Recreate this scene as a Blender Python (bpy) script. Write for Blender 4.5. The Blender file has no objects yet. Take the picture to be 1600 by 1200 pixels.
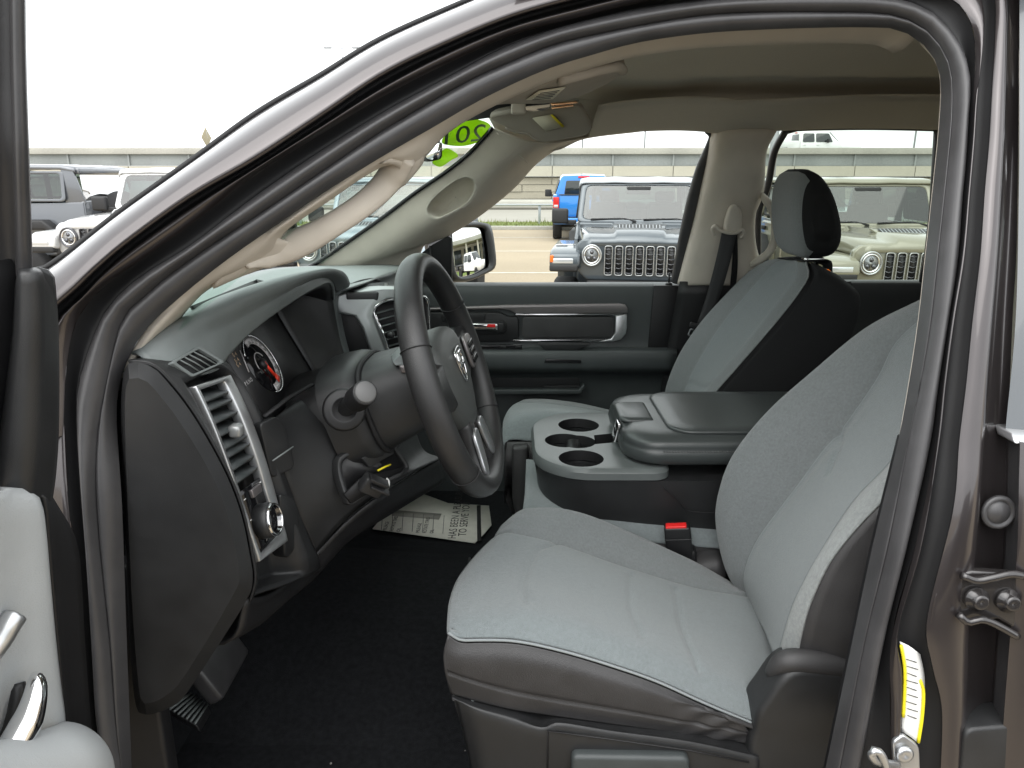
import bpy, bmesh, math, random
from mathutils import Vector, Matrix
random.seed(7)
R = math.radians
SC = bpy.context.scene
COL = SC.collection

# ------------------------------------------------------------------ camera
EYE = 1.90                      # camera height above the lot
FPX = 1150.0                    # focal length in pixels of a 1600 px wide frame
PITCH = math.atan(325.0 / FPX)
cam_d = bpy.data.cameras.new('camera')
cam_d.sensor_width = 36.0
cam_d.lens = FPX / 1600.0 * 36.0
cam_d.clip_start = 0.02
cam_d.clip_end = 2000.0
cam = bpy.data.objects.new('camera', cam_d)
cam.location = (0, 0, EYE)
cam.rotation_euler = (R(90) - PITCH, 0, 0)
COL.objects.link(cam)
SC.camera = cam

# ------------------------------------------------------------------ sky, sun, exposure
SUN_EL, SUN_AZ = R(58), R(205)
world = bpy.data.worlds.new('World')
SC.world = world
world.use_nodes = True
wn = world.node_tree.nodes
wl = world.node_tree.links
for n in list(wn):
    wn.remove(n)
w_out = wn.new('ShaderNodeOutputWorld')
w_bg = wn.new('ShaderNodeBackground')
w_sky = wn.new('ShaderNodeTexSky')
w_sky.sky_type = 'NISHITA'
w_sky.sun_disc = False
w_sky.sun_elevation = SUN_EL
w_sky.sun_rotation = SUN_AZ
w_sky.dust_density = 6.0
w_sky.air_density = 1.0
w_sky.ozone_density = 1.0
w_hsv = wn.new('ShaderNodeHueSaturation')
w_hsv.inputs['Saturation'].default_value = 0.10
w_tc = wn.new('ShaderNodeTexCoord')
w_map = wn.new('ShaderNodeMapping')
w_map.inputs['Scale'].default_value = (2.0, 2.0, 7.0)
w_noise = wn.new('ShaderNodeTexNoise')
w_noise.inputs['Scale'].default_value = 2.2
w_noise.inputs['Detail'].default_value = 6.0
w_ramp = wn.new('ShaderNodeValToRGB')
w_ramp.color_ramp.elements[0].position = 0.30
w_ramp.color_ramp.elements[0].color = (0.80, 0.82, 0.84, 1)
w_ramp.color_ramp.elements[1].position = 0.65
w_ramp.color_ramp.elements[1].color = (1.0, 1.0, 1.0, 1)
w_mix = wn.new('ShaderNodeMix')
w_mix.data_type = 'RGBA'
w_mix.blend_type = 'MULTIPLY'
w_mix.inputs[0].default_value = 1.0
wl.new(w_sky.outputs[0], w_hsv.inputs['Color'])
wl.new(w_tc.outputs['Generated'], w_map.inputs['Vector'])
wl.new(w_map.outputs[0], w_noise.inputs['Vector'])
wl.new(w_noise.outputs['Fac'], w_ramp.inputs['Fac'])
wl.new(w_ramp.outputs[0], w_mix.inputs[7])
w_flat = wn.new('ShaderNodeMix')          # thick overcast: most of the light comes from an even cloud sheet
w_flat.data_type = 'RGBA'
w_flat.inputs[0].default_value = 0.80
w_flat.inputs[6].default_value = (1, 1, 1, 1)
w_flat.inputs[7].default_value = (8.0, 8.15, 8.2, 1)
wl.new(w_hsv.outputs[0], w_flat.inputs[6])
wl.new(w_flat.outputs[2], w_mix.inputs[6])
wl.new(w_mix.outputs[2], w_bg.inputs['Color'])
w_bg.inputs['Strength'].default_value = 0.15
wl.new(w_bg.outputs[0], w_out.inputs['Surface'])

sun_d = bpy.data.lights.new('sun', 'SUN')
sun_d.energy = 1.0
sun_d.angle = R(70)
sun_d.color = (1.0, 0.97, 0.93)
sun = bpy.data.objects.new('sun', sun_d)
sdir = Vector((math.sin(SUN_AZ) * math.cos(SUN_EL), math.cos(SUN_AZ) * math.cos(SUN_EL), math.sin(SUN_EL)))
sun.rotation_euler = sdir.to_track_quat('Z', 'Y').to_euler()
sun.location = (0, -5, 20)
COL.objects.link(sun)

SC.view_settings.view_transform = 'Standard'
SC.view_settings.look = 'None'
SC.view_settings.gamma = 1.0
SC.view_settings.use_curve_mapping = False
SC.view_settings.exposure = 1.08
SC.render.engine = 'CYCLES'
SC.cycles.max_bounces = 10
SC.cycles.diffuse_bounces = 6
SC.cycles.glossy_bounces = 4
SC.cycles.transmission_bounces = 6
SC.cycles.transparent_max_bounces = 16
SC.cycles.use_denoising = True
SC.cycles.caustics_reflective = False
SC.cycles.caustics_refractive = False

# ------------------------------------------------------------------ points
CP, SP = math.cos(PITCH), math.sin(PITCH)

def ray(px, py):
    u = (px - 800.0) / FPX
    v = (600.0 - py) / FPX
    return Vector((u, CP + v * SP, -SP + v * CP))

def P(px, py, Y):               # the point of the plane at distance Y from the camera
    r = ray(px, py)
    return Vector((r.x / r.y * Y, Y, EYE + r.z / r.y * Y))

def PZ(px, py, zr):             # the point of the level plane zr above the camera height
    r = ray(px, py)
    k = zr / r.z
    return Vector((r.x * k, r.y * k, EYE + zr))

def W(x, y, zr):
    return Vector((x, y, EYE + zr))

def lerp(a, b, t):
    return a + (b - a) * t

def itp(x, xs, ys):
    if x <= xs[0]: return ys[0]
    for i in range(1, len(xs)):
        if x <= xs[i]:
            return lerp(ys[i - 1], ys[i], (x - xs[i - 1]) / (xs[i] - xs[i - 1]))
    return ys[-1]

YC = 1.53                       # centre line of the cab

def side_y(zr):                 # the driver's side of the cab: leans inwards towards the roof
    return itp(zr, (-1.2, -0.70, -0.35, -0.10, 0.10, 0.25), (0.69, 0.70, 0.73, 0.80, 0.89, 0.98))

def S(px, py, off=0.0):         # the point of the driver's side surface
    Y = 0.75
    for _ in range(12):
        p = P(px, py, Y)
        Y = side_y(p.z - EYE) + off
    return P(px, py, Y)

def T(px, py, off=0.0):         # the point of the passenger's side surface
    Y = 2.35
    for _ in range(12):
        p = P(px, py, Y)
        Y = 2 * YC - side_y(p.z - EYE) + off
    return P(px, py, Y)

def proj(v):                     # picture position of a point, 1600 px wide frame
    d = Vector(v) - Vector((0, 0, EYE))
    w = d.y * CP - d.z * SP
    return 800 + FPX * d.x / w, 600 - FPX * (d.y * SP + d.z * CP) / w

def inside_poly(x, y, poly):
    c = False
    for (a, b), (e, f) in zip(poly, poly[1:] + poly[:1]):
        if (b > y) != (f > y) and x < (e - a) * (y - b) / (f - b) + a: c = not c
    return c

def drop_faces(o, test):
    bm = bmesh.new()
    bm.from_mesh(o.data)
    bmesh.ops.delete(bm, geom=[f for f in bm.faces if test(f.calc_center_median())], context='FACES')
    bm.to_mesh(o.data)
    bm.free()

def vec(p):
    return p.copy() if isinstance(p, Vector) else P(*p)

def crpt(p0, p1, p2, p3, t):
    return 0.5 * ((2 * p1) + (p2 - p0) * t + (2 * p0 - 5 * p1 + 4 * p2 - p3) * t * t + (3 * p1 - p0 - 3 * p2 + p3) * t ** 3)

def cr(pts, n, closed=False, uniform=True):     # smooth curve through pts, n points
    pts = [vec(p) for p in pts]
    m = len(pts)
    def at(i):
        if closed: return pts[i % m]
        if i < 0: return 2 * pts[0] - pts[1]
        if i >= m: return 2 * pts[-1] - pts[-2]
        return pts[i]
    fine = []
    segs = m if closed else m - 1
    K = 12
    for i in range(segs):
        for k in range(K):
            fine.append(crpt(at(i - 1), at(i), at(i + 1), at(i + 2), k / K))
    fine.append(at(0) if closed else pts[-1].copy())
    if not uniform:
        out = []
        for j in range(n):
            q = j / (n if closed else n - 1) * (len(fine) - 1)
            i = min(int(q), len(fine) - 2)
            out.append(fine[i].lerp(fine[i + 1], q - i))
        return out
    ds = [0.0]
    for i in range(1, len(fine)):
        ds.append(ds[-1] + (fine[i] - fine[i - 1]).length)
    out, i = [], 0
    for j in range(n):
        q = j / (n if closed else n - 1) * ds[-1]
        while i < len(ds) - 2 and ds[i + 1] < q: i += 1
        L = ds[i + 1] - ds[i]
        out.append(fine[i].lerp(fine[i + 1], 0 if L < 1e-9 else min(1, (q - ds[i]) / L)))
    return out

# ------------------------------------------------------------------ materials
MATS = {}

def mat(name, base, rough=0.5, metal=0.0, spec=0.5, coat=0.0, noise=0.0, nscale=40.0, bump=0.0, bscale=400.0, sheen=0.0, emit=0.0, flake=0.0, coat_rough=0.05):
    if name in MATS: return MATS[name]
    m = bpy.data.materials.new(name)
    m.use_nodes = True
    nt = m.node_tree
    b = nt.nodes['Principled BSDF']
    b.inputs['Base Color'].default_value = (*base, 1)
    b.inputs['Roughness'].default_value = rough
    b.inputs['Metallic'].default_value = metal
    b.inputs['Specular IOR Level'].default_value = spec
    b.inputs['Coat Weight'].default_value = coat
    b.inputs['Coat Roughness'].default_value = coat_rough
    b.inputs['Sheen Weight'].default_value = sheen
    if emit:
        b.inputs['Emission Color'].default_value = (*base, 1)
        b.inputs['Emission Strength'].default_value = emit
    tc = nt.nodes.new('ShaderNodeTexCoord')
    if noise:
        n1 = nt.nodes.new('ShaderNodeTexNoise')
        n1.inputs['Scale'].default_value = nscale
        n1.inputs['Detail'].default_value = 5.0
        nt.links.new(tc.outputs['Object'], n1.inputs['Vector'])
        mr = nt.nodes.new('ShaderNodeMapRange')
        mr.inputs['From Min'].default_value = 0.3
        mr.inputs['From Max'].default_value = 0.7
        mr.inputs['To Min'].default_value = 1.0 - noise
        mr.inputs['To Max'].default_value = 1.0 + noise
        nt.links.new(n1.outputs['Fac'], mr.inputs['Value'])
        mx = nt.nodes.new('ShaderNodeMix')
        mx.data_type = 'RGBA'
        mx.blend_type = 'MULTIPLY'
        mx.inputs[0].default_value = 1.0
        mx.inputs[6].default_value = (*base, 1)
        nt.links.new(mr.outputs[0], mx.inputs[7])
        nt.links.new(mx.outputs[2], b.inputs['Base Color'])
        mr2 = nt.nodes.new('ShaderNodeMapRange')
        mr2.inputs['From Min'].default_value = 0.3
        mr2.inputs['From Max'].default_value = 0.7
        mr2.inputs['To Min'].default_value = max(0.02, rough - 0.25 * noise)
        mr2.inputs['To Max'].default_value = min(1.0, rough + 0.35 * noise)
        nt.links.new(n1.outputs['Fac'], mr2.inputs['Value'])
        nt.links.new(mr2.outputs[0], b.inputs['Roughness'])
    if bump:
        n2 = nt.nodes.new('ShaderNodeTexNoise')
        n2.inputs['Scale'].default_value = bscale
        n2.inputs['Detail'].default_value = 3.0
        nt.links.new(tc.outputs['Object'], n2.inputs['Vector'])
        bp = nt.nodes.new('ShaderNodeBump')
        bp.inputs['Strength'].default_value = bump
        bp.inputs['Distance'].default_value = 0.002
        nt.links.new(n2.outputs['Fac'], bp.inputs['Height'])
        nt.links.new(bp.outputs[0], b.inputs['Normal'])
    MATS[name] = m
    return m

def glass(name, tint, refl=1.0, base=0.0):
    if name in MATS: return MATS[name]
    m = bpy.data.materials.new(name)
    m.use_nodes = True
    nt = m.node_tree
    for n in list(nt.nodes): nt.nodes.remove(n)
    o = nt.nodes.new('ShaderNodeOutputMaterial')
    tr = nt.nodes.new('ShaderNodeBsdfTransparent')
    tr.inputs['Color'].default_value = (*tint, 1)
    gl = nt.nodes.new('ShaderNodeBsdfGlossy')
    gl.inputs['Roughness'].default_value = 0.02
    fr = nt.nodes.new('ShaderNodeFresnel')
    fr.inputs['IOR'].default_value = 1.45
    ml = nt.nodes.new('ShaderNodeMath')
    ml.operation = 'MULTIPLY'
    ml.inputs[1].default_value = refl
    mx = nt.nodes.new('ShaderNodeMixShader')
    nt.links.new(fr.outputs[0], ml.inputs[0])
    ab = nt.nodes.new('ShaderNodeMath')
    ab.operation = 'ADD'
    ab.use_clamp = True
    ab.inputs[1].default_value = base
    nt.links.new(ml.outputs[0], ab.inputs[0])
    nt.links.new(ab.outputs[0], mx.inputs[0])
    nt.links.new(tr.outputs[0], mx.inputs[1])
    nt.links.new(gl.outputs[0], mx.inputs[2])
    nt.links.new(mx.outputs[0], o.inputs['Surface'])
    MATS[name] = m
    return m

M_PAINT = mat('granite_paint', (0.064, 0.056, 0.057), rough=0.28, metal=0.65, coat=0.9, coat_rough=0.05)
M_RUBBER = mat('weatherstrip_rubber', (0.050, 0.049, 0.051), rough=0.36, noise=0.12, nscale=30, bump=0.12, bscale=900)
M_RUBBERD = mat('channel_black', (0.008, 0.008, 0.009), rough=0.65)
M_PLASTIC = mat('charcoal_plastic', (0.021, 0.0215, 0.0225), rough=0.36, noise=0.12, nscale=25, bump=0.25, bscale=1500)
M_DOOR = mat('door_card_plastic', (0.047, 0.054, 0.055), rough=0.42, noise=0.08, nscale=18, bump=0.25, bscale=1300)
M_PLASTIC2 = mat('grey_dash_plastic', (0.160, 0.178, 0.176), rough=0.38, noise=0.08, nscale=18, bump=0.25, bscale=1300)
M_PLASTIC3 = mat('black_plastic', (0.012, 0.012, 0.013), rough=0.45, noise=0.1, nscale=30, bump=0.15, bscale=1400)
M_GLOSSBLK = mat('gloss_black', (0.006, 0.006, 0.007), rough=0.12)
M_SILVER = mat('silver_trim', (0.55, 0.56, 0.57), rough=0.30, metal=0.85, noise=0.05, nscale=60)
M_SILVERD = mat('bronze_grey_trim', (0.25, 0.23, 0.23), rough=0.35, metal=0.7)
M_CHROME = mat('chrome', (0.85, 0.85, 0.86), rough=0.07, metal=1.0)
M_FABRIC = mat('grey_seat_fabric', (0.180, 0.203, 0.208), rough=0.92, spec=0.2, noise=0.08, nscale=190, bump=0.8, bscale=700, sheen=0.3)
M_FABRIC2 = mat('grey_bolster_fabric', (0.176, 0.190, 0.193), rough=0.92, spec=0.2, noise=0.10, nscale=230, bump=0.8, bscale=700, sheen=0.3)
M_FABRIC3 = mat('pale_edge_fabric', (0.255, 0.27, 0.268), rough=0.92, spec=0.2, noise=0.16, nscale=200, bump=0.6, bscale=1700, sheen=0.3)
M_VINYL = mat('charcoal_vinyl', (0.040, 0.039, 0.040), rough=0.44, noise=0.12, nscale=22, bump=0.35, bscale=900)
M_BLKCLOTH = mat('black_seat_cloth', (0.018, 0.018, 0.019), rough=0.9, spec=0.2, noise=0.15, nscale=500, bump=0.4, bscale=1500)
M_LEATHER = mat('black_leather', (0.048, 0.054, 0.054), rough=0.31, noise=0.03, nscale=14, bump=0.12, bscale=1100)
M_WHEEL = mat('steering_leather', (0.022, 0.022, 0.0225), rough=0.30, noise=0.10, nscale=25, bump=0.30, bscale=1000)
M_CARPET = mat('black_carpet', (0.019, 0.020, 0.022), rough=1.0, spec=0.1, noise=0.22, nscale=90, bump=0.9, bscale=900)
M_BEIGE = mat('beige_pillar_trim', (0.56, 0.51, 0.44), rough=0.62, noise=0.04, nscale=20, bump=0.2, bscale=1300)
M_HEADL = mat('beige_headliner', (0.60, 0.56, 0.49), rough=0.95, spec=0.15, noise=0.07, nscale=500, bump=0.35, bscale=900)
M_VISOR = mat('visor_vinyl', (0.37, 0.335, 0.285), rough=0.7, noise=0.04, nscale=20, bump=0.2, bscale=1200)
M_HINGE = mat('hinge_shaded_paint', (0.035, 0.032, 0.032), rough=0.22, metal=0.3, coat=0.8)  # body paint again, darkened to paint in the shade on the hinge
M_STITCH = mat('stitch_thread', (0.10, 0.10, 0.10), rough=0.8)
M_PIPING = mat('pale_piping', (0.23, 0.25, 0.255), rough=0.9)
M_SEAM = mat('seam_shadow', (0.15, 0.16, 0.16), rough=0.95)
M_RED = mat('red_button', (0.75, 0.02, 0.02), rough=0.35)
M_BELT = mat('belt_webbing', (0.045, 0.045, 0.047), rough=0.7, noise=0.2, nscale=600, bump=0.5, bscale=1500)
M_PAPER = mat('floor_paper', (0.72, 0.70, 0.63), rough=0.9, noise=0.06, nscale=40)
M_INK = mat('black_ink', (0.02, 0.02, 0.02), rough=0.8)
M_LABEL = mat('cream_label', (0.74, 0.70, 0.55), rough=0.6)
M_YELLOW = mat('yellow_label', (0.80, 0.68, 0.02), rough=0.5)
M_WHITE = mat('white_label', (0.80, 0.80, 0.78), rough=0.5)
M_GREEN = bpy.data.materials.new('lime_sticker')       # thin vinyl: light from outside shines through
M_GREEN.use_nodes = True
_nt = M_GREEN.node_tree
_tl = _nt.nodes.new('ShaderNodeBsdfTranslucent')
_tl.inputs['Color'].default_value = (0.46, 0.68, 0.03, 1)
_mx = _nt.nodes.new('ShaderNodeMixShader')
_mx.inputs[0].default_value = 0.65
_nt.nodes['Principled BSDF'].inputs['Base Color'].default_value = (0.38, 0.60, 0.03, 1)
_nt.links.new(_nt.nodes['Principled BSDF'].outputs[0], _mx.inputs[1])
_nt.links.new(_tl.outputs[0], _mx.inputs[2])
_nt.links.new(_mx.outputs[0], _nt.nodes['Material Output'].inputs['Surface'])
M_REFLECT = mat('copper_reflection_strip', (0.85, 0.50, 0.28), rough=0.15, metal=1.0)
G_WIND = glass('windshield_glass', (0.84, 0.94, 0.89), 0.25)
G_SIDE = glass('side_glass', (0.93, 0.96, 0.94), 0.6)
G_TINT = glass('tinted_rear_glass', (0.66, 0.72, 0.67), 0.6)
M_MIRROR = mat('mirror_glass', (0.92, 0.93, 0.93), rough=0.01, metal=1.0)

# ------------------------------------------------------------------ object helpers
def put(name, me, m, parent=None, smooth=True):
    if m is not None and not me.materials:
        for q in (m if isinstance(m, (list, tuple)) else [m]):
            me.materials.append(q)
    if smooth:
        for p in me.polygons: p.use_smooth = True
    o = bpy.data.objects.new(name, me)
    COL.objects.link(o)
    if parent is not None:
        o.parent = parent
        if parent.name in BASES: o.matrix_parent_inverse = BASES[parent.name]
    return o

BASES = {}                      # roots that stand away from the origin while their parts are drawn in place

def empty(name, loc=(0, 0, 0), parent=None, rz=0.0):
    o = bpy.data.objects.new(name, None)
    o.location = loc
    o.rotation_euler = (0, 0, rz)
    o.empty_display_size = 0.1
    COL.objects.link(o)
    if parent is not None:
        o.parent = parent
        if parent.name in BASES: o.matrix_parent_inverse = BASES[parent.name]
    return o

def tag(o, label=None, cat=None, group=None, kind=None):
    if label: o['label'] = label
    if cat: o['category'] = cat
    if group: o['group'] = group
    if kind: o['kind'] = kind
    return o

def mesh(name, verts, faces):
    me = bpy.data.meshes.new(name)
    me.from_pydata([tuple(v) for v in verts], [], faces)
    me.update()
    return me

def solidify(o, th, off=-1.0):
    md = o.modifiers.new('thickness', 'SOLIDIFY')
    md.thickness = th
    md.offset = off
    return o

def bevel(o, w, seg=3, ang=35):
    md = o.modifiers.new('round', 'BEVEL')
    md.width = w
    md.segments = seg
    md.limit_method = 'ANGLE'
    md.angle_limit = R(ang)
    md.harden_normals = False
    return o

def subsurf(o, n=2):
    md = o.modifiers.new('smooth', 'SUBSURF')
    md.levels = n
    md.render_levels = n
    return o

def fixn(me):
    bm = bmesh.new()
    bm.from_mesh(me)
    bmesh.ops.remove_doubles(bm, verts=bm.verts, dist=1e-6)
    bmesh.ops.recalc_face_normals(bm, faces=bm.faces)
    bm.to_mesh(me)
    bm.free()
    return me

def grid(rows, cu=False, cv=False):             # rows of equal length -> verts, faces
    n, m = len(rows), len(rows[0])
    V = [p for r in rows for p in r]
    F = []
    for i in range(n if cu else n - 1):
        for j in range(m if cv else m - 1):
            a = i * m + j
            b = i * m + (j + 1) % m
            c = ((i + 1) % n) * m + (j + 1) % m
            d = ((i + 1) % n) * m + j
            F.append((a, b, c, d))
    return V, F

def skin(name, rows, m, parent, th=0.0, cu=False, cv=False, caps=False, matfn=None, off=-1.0, fn=None):
    V, F = grid(rows, cu, cv)
    if caps and cv:
        k = len(rows[0])
        F.append(tuple(reversed(range(k))))
        F.append(tuple(range((len(rows) - 1) * k, len(rows) * k)))
    me = mesh(name, V, F)
    if caps: fixn(me)
    o = put(name, me, m, parent)
    if matfn:
        mm = len(rows[0])
        nf = mm if cv else mm - 1
        for p in me.polygons:
            i, j = divmod(p.index, nf)
            p.material_index = matfn((i + 0.5) / max(1, len(rows) - 1), (j + 0.5) / max(1, mm - 1))
    if th: solidify(o, th, off)
    return o

def curves_patch(name, curves, m, parent, nu=40, nv=16, th=0.004, fn=None, matfn=None, off=-1.0, keyed=False):
    """surface through several curves (each a list of control points); fn(u, v, point) may move a point"""
    cs = [cr(c, nu, uniform=not keyed) for c in curves]
    rows = []
    for i in range(nu):
        r = cr([c[i] for c in cs], nv, uniform=False)
        if fn: r = [fn(i / (nu - 1), j / (nv - 1), p) for j, p in enumerate(r)]
        rows.append(r)
    return skin(name, rows, m, parent, th, matfn=matfn, off=off)

def tube(name, path, r, m, parent, n=10, closed=False, flat=1.0, up=None, smooth_n=0):
    """round bar along path; r a number or a list; flat squashes it along `up`"""
    pts = [vec(p) for p in path]
    if smooth_n: pts = cr(pts, smooth_n, closed)
    k = len(pts)
    if closed and (pts[0] - pts[-1]).length < 1e-6:
        pts.pop(); k -= 1
    rows = []
    ref = up.normalized() if up else None
    prev = None
    for i in range(k):
        a = pts[(i - 1) % k] if (closed or i > 0) else pts[i]
        b = pts[(i + 1) % k] if (closed or i < k - 1) else pts[i]
        t = (b - a).normalized()
        if ref is not None:
            e1 = (ref - t * ref.dot(t))
        elif prev is not None:
            e1 = (prev - t * prev.dot(t))
        else:
            q = Vector((0, 0, 1)) if abs(t.z) < 0.9 else Vector((1, 0, 0))
            e1 = q - t * q.dot(t)
        e1.normalize()
        prev = e1
        e2 = t.cross(e1)
        rr = itp(i / max(1, k - 1), [q / (len(r) - 1) for q in range(len(r))], r) if isinstance(r, (list, tuple)) else r
        rows.append([pts[i] + (e1 * math.cos(2 * math.pi * j / n) * flat + e2 * math.sin(2 * math.pi * j / n)) * rr for j in range(n)])
    return skin(name, rows, m, parent, cu=closed, cv=True, caps=not closed)

def box(name, c, s, m, parent, bev=0.004, rot=None, seg=3):
    """bevelled box: centre, full sizes, optional rotation matrix"""
    x, y, z = s[0] / 2, s[1] / 2, s[2] / 2
    V = [Vector((a * x, b * y, d * z)) for a in (-1, 1) for b in (-1, 1) for d in (-1, 1)]
    if rot is not None: V = [rot @ v for v in V]
    V = [v + Vector(c) for v in V]
    F = [(0, 1, 3, 2), (4, 6, 7, 5), (0, 4, 5, 1), (2, 3, 7, 6), (0, 2, 6, 4), (1, 5, 7, 3)]
    me = mesh(name, V, F)
    o = put(name, me, m, parent, smooth=bool(bev))
    if bev: bevel(o, bev, seg)
    return o

def prism(name, loop, ext, m, parent, bev=0.003, seg=3, smooth=True):
    """outline (list of points, one face) pushed along the vector ext into a solid"""
    pts = [vec(p) for p in loop]
    n = len(pts)
    V = pts + [p + ext for p in pts]
    F = [tuple(range(n)), tuple(range(2 * n - 1, n - 1, -1))]
    for i in range(n):
        j = (i + 1) % n
        F.append((i, i + n, j + n, j))
    me = fixn(mesh(name, V, F))
    o = put(name, me, m, parent, smooth)
    if bev: bevel(o, bev, seg, 40)
    return o

def round_loop(pts, k=6, rad=0.25):
    """round the corners of a polygon of vectors: rad as a share of the shorter edge"""
    pts = [vec(p) for p in pts]
    n = len(pts)
    out = []
    for i in range(n):
        a, b, c = pts[i - 1], pts[i], pts[(i + 1) % n]
        d = min((a - b).length, (c - b).length) * rad
        s = b + (a - b).normalized() * d
        e = b + (c - b).normalized() * d
        for j in range(k + 1):
            t = j / k
            out.append(s * (1 - t) ** 2 + b * 2 * t * (1 - t) + e * t * t)
    return out

def ring(name, outer, inner, ext, m, parent, bev=0.002):
    """frame between two loops with the same count, pushed along ext"""
    n = len(outer)
    V = list(outer) + list(inner) + [p + ext for p in outer] + [p + ext for p in inner]
    F = []
    for i in range(n):
        j = (i + 1) % n
        F += [(i, j, n + j, n + i), (2 * n + i, 3 * n + i, 3 * n + j, 2 * n + j), (i, 2 * n + i, 2 * n + j, j), (n + i, n + j, 3 * n + j, 3 * n + i)]
    me = fixn(mesh(name, V, F))
    o = put(name, me, m, parent)
    if bev: bevel(o, bev, 2, 40)
    return o

def shrink(loop, d):
    """loop moved inwards by distance d (planar, convex enough)"""
    c = sum(loop, Vector((0, 0, 0))) / len(loop)
    n = len(loop)
    nrm = Vector((0, 0, 0))
    for i in range(n):
        nrm += (loop[i] - c).cross(loop[(i + 1) % n] - c)
    nrm.normalize()
    out = []
    for i in range(n):
        t = (loop[(i + 1) % n] - loop[i - 1])
        if t.length < 1e-9: t = loop[(i + 2) % n] - loop[i - 2]
        q = nrm.cross(t.normalized())
        out.append(loop[i] + q * d)
    return out

def lathe(name, prof, origin, axis, m, parent, n=32):
    """profile (radius, along) turned about axis at origin"""
    ax = axis.normalized()
    q = Vector((0, 0, 1)) if abs(ax.z) < 0.9 else Vector((1, 0, 0))
    e1 = (q - ax * q.dot(ax)).normalized()
    e2 = ax.cross(e1)
    rows = [[origin + ax * h + (e1 * math.cos(2 * math.pi * j / n) + e2 * math.sin(2 * math.pi * j / n)) * max(r, 1e-4) for j in range(n)] for r, h in prof]
    return skin(name, rows, m, parent, cv=True, caps=True)

def text(name, s, origin, ex, ey, size, m, parent, lift=0.0006, th=0.0, align='LEFT'):
    """lettering lying in the plane of ex (reading direction) and ey (letter up)"""
    cu = bpy.data.curves.new(name, 'FONT')
    cu.body = s
    cu.size = size
    cu.align_x = align
    cu.resolution_u = 3
    cu.extrude = th
    tmp = bpy.data.objects.new(name + '_tmp', cu)
    me = bpy.data.meshes.new_from_object(tmp)
    bpy.data.objects.remove(tmp)
    bpy.data.curves.remove(cu)
    ex, ey = ex.normalized(), ey.normalized()
    ez = ex.cross(ey)
    me.transform(Matrix((( ex.x, ey.x, ez.x, origin.x + ez.x * lift), (ex.y, ey.y, ez.y, origin.y + ez.y * lift), (ex.z, ey.z, ez.z, origin.z + ez.z * lift), (0, 0, 0, 1))))
    me.materials.clear()
    return put(name, me, m, parent, smooth=False)
# ================================================================== the pickup truck
TR = empty('pickup_truck', (0.1, YC, 0.0))
BASES[TR.name] = Matrix.Translation((-0.1, -YC, 0.0))
tag(TR, 'dark grey pickup truck with its front door open on a grey cloth cabin', 'pickup truck')

# ---- door opening of the driver's side: curves from the lower front corner over the roof to the lower rear corner
C0 = [(207,1230),(203,1130),(198,1000),(191,800),(184,690),(182,640),(187,600),(200,560),(230,512),(290,457),(360,402),(430,353),(500,305),(600,243),(675,200),(755,154),(850,110),(925,86),(1000,66),(1100,52),(1200,46),(1300,43),(1360,43),(1402,46),(1437,65),(1460,92),(1470,130),(1467,200),(1457,300),(1446,400),(1435,500),(1420,600),(1403,690),(1364,850),(1332,1000),(1290,1200),(1284,1230)]
C1 = [(196,1230),(182,1130),(172,1000),(156,850),(150,750),(154,670),(167,600),(190,500),(215,474),(250,441),(300,404),(350,370),(400,338),(500,270),(600,203),(725,130),(800,96),(875,67),(1000,40),(1100,24),(1200,19),(1300,19),(1360,20),(1400,25),(1440,42),(1470,75),(1484,110),(1487,150),(1485,200),(1475,300),(1464,400),(1453,500),(1436,600),(1417,690),(1387,850),(1350,1000),(1312,1200),(1306,1230)]
C2 = [(170,1230),(152,1130),(144,1000),(136,850),(128,750),(122,670),(123,600),(155,505),(185,462),(220,432),(260,407),(300,382),(400,306),(500,237),(600,175),(700,121),(785,75),(850,51),(900,36),(1000,14),(1100,1),(1200,-7),(1300,-10),(1370,-8),(1410,0),(1450,15),(1485,50),(1505,82),(1515,125),(1512,175),(1508,250),(1503,300),(1496,400),(1480,500),(1465,600),(1453,690),(1416,850),(1380,1000),(1342,1200),(1336,1230)]
C3 = [(158,1230),(139,1130),(130,1040),(121,950),(113,850),(104,760),(99,680),(103,580),(116,510),(141,470),(170,442),(215,410),(300,350),(400,273),(500,211),(600,150),(700,99),(800,55),(900,28),(1000,4),(1100,-10),(1250,-22),(1400,-22),(1480,-6),(1515,30),(1524,80),(1521,150),(1518,220),(1511,300),(1503,400),(1487,500),(1473,600),(1463,690),(1431,850),(1393,1000),(1392,1200),(1390,1230)]
NB = 110
def side_curve(c, off, n=NB):
    return cr([S(x, y, off) for x, y in c], n)

def bulge_strip(name, A, B, h, m, parent, k=8, both=0.0):
    """rounded band between two matched curves; h pushes its middle towards the outside of the truck"""
    rows = []
    for a, b in zip(A, B):
        r = []
        for j in range(k + 1):
            t = j / k
            p = a.lerp(b, t)
            p = p + Vector((0, -1, 0.0)) * h * math.sin(math.pi * t) ** 0.7 if h > 0 else p + Vector((0, -1, 0.0)) * h * math.sin(math.pi * t) ** 0.6
            r.append(p)
        rows.append(r)
    return skin(name, rows, m, parent)

k0, k1, k2 = side_curve(C0, 0.028), side_curve(C1, 0.010), side_curve(C2, 0.004)
seal = bulge_strip('door_seal', k1, k2, 0.013, M_RUBBER, TR)
bulge_strip('seal_lip', k0, k1, 0.009, M_RUBBER, seal)
# inner return of the seal, so that it is a solid band seen from inside too
k0b = side_curve(C0, 0.062)
bulge_strip('seal_return', k0, k0b, 0.0, M_RUBBER, seal, k=2)
# black channel outside the seal (as far as the bright flange)
k2b = side_curve(C2, 0.014)
k3 = side_curve(C3, -0.004)
bulge_strip('seal_channel', k2b, k3, -0.006, M_RUBBERD, TR, k=6)

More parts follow.
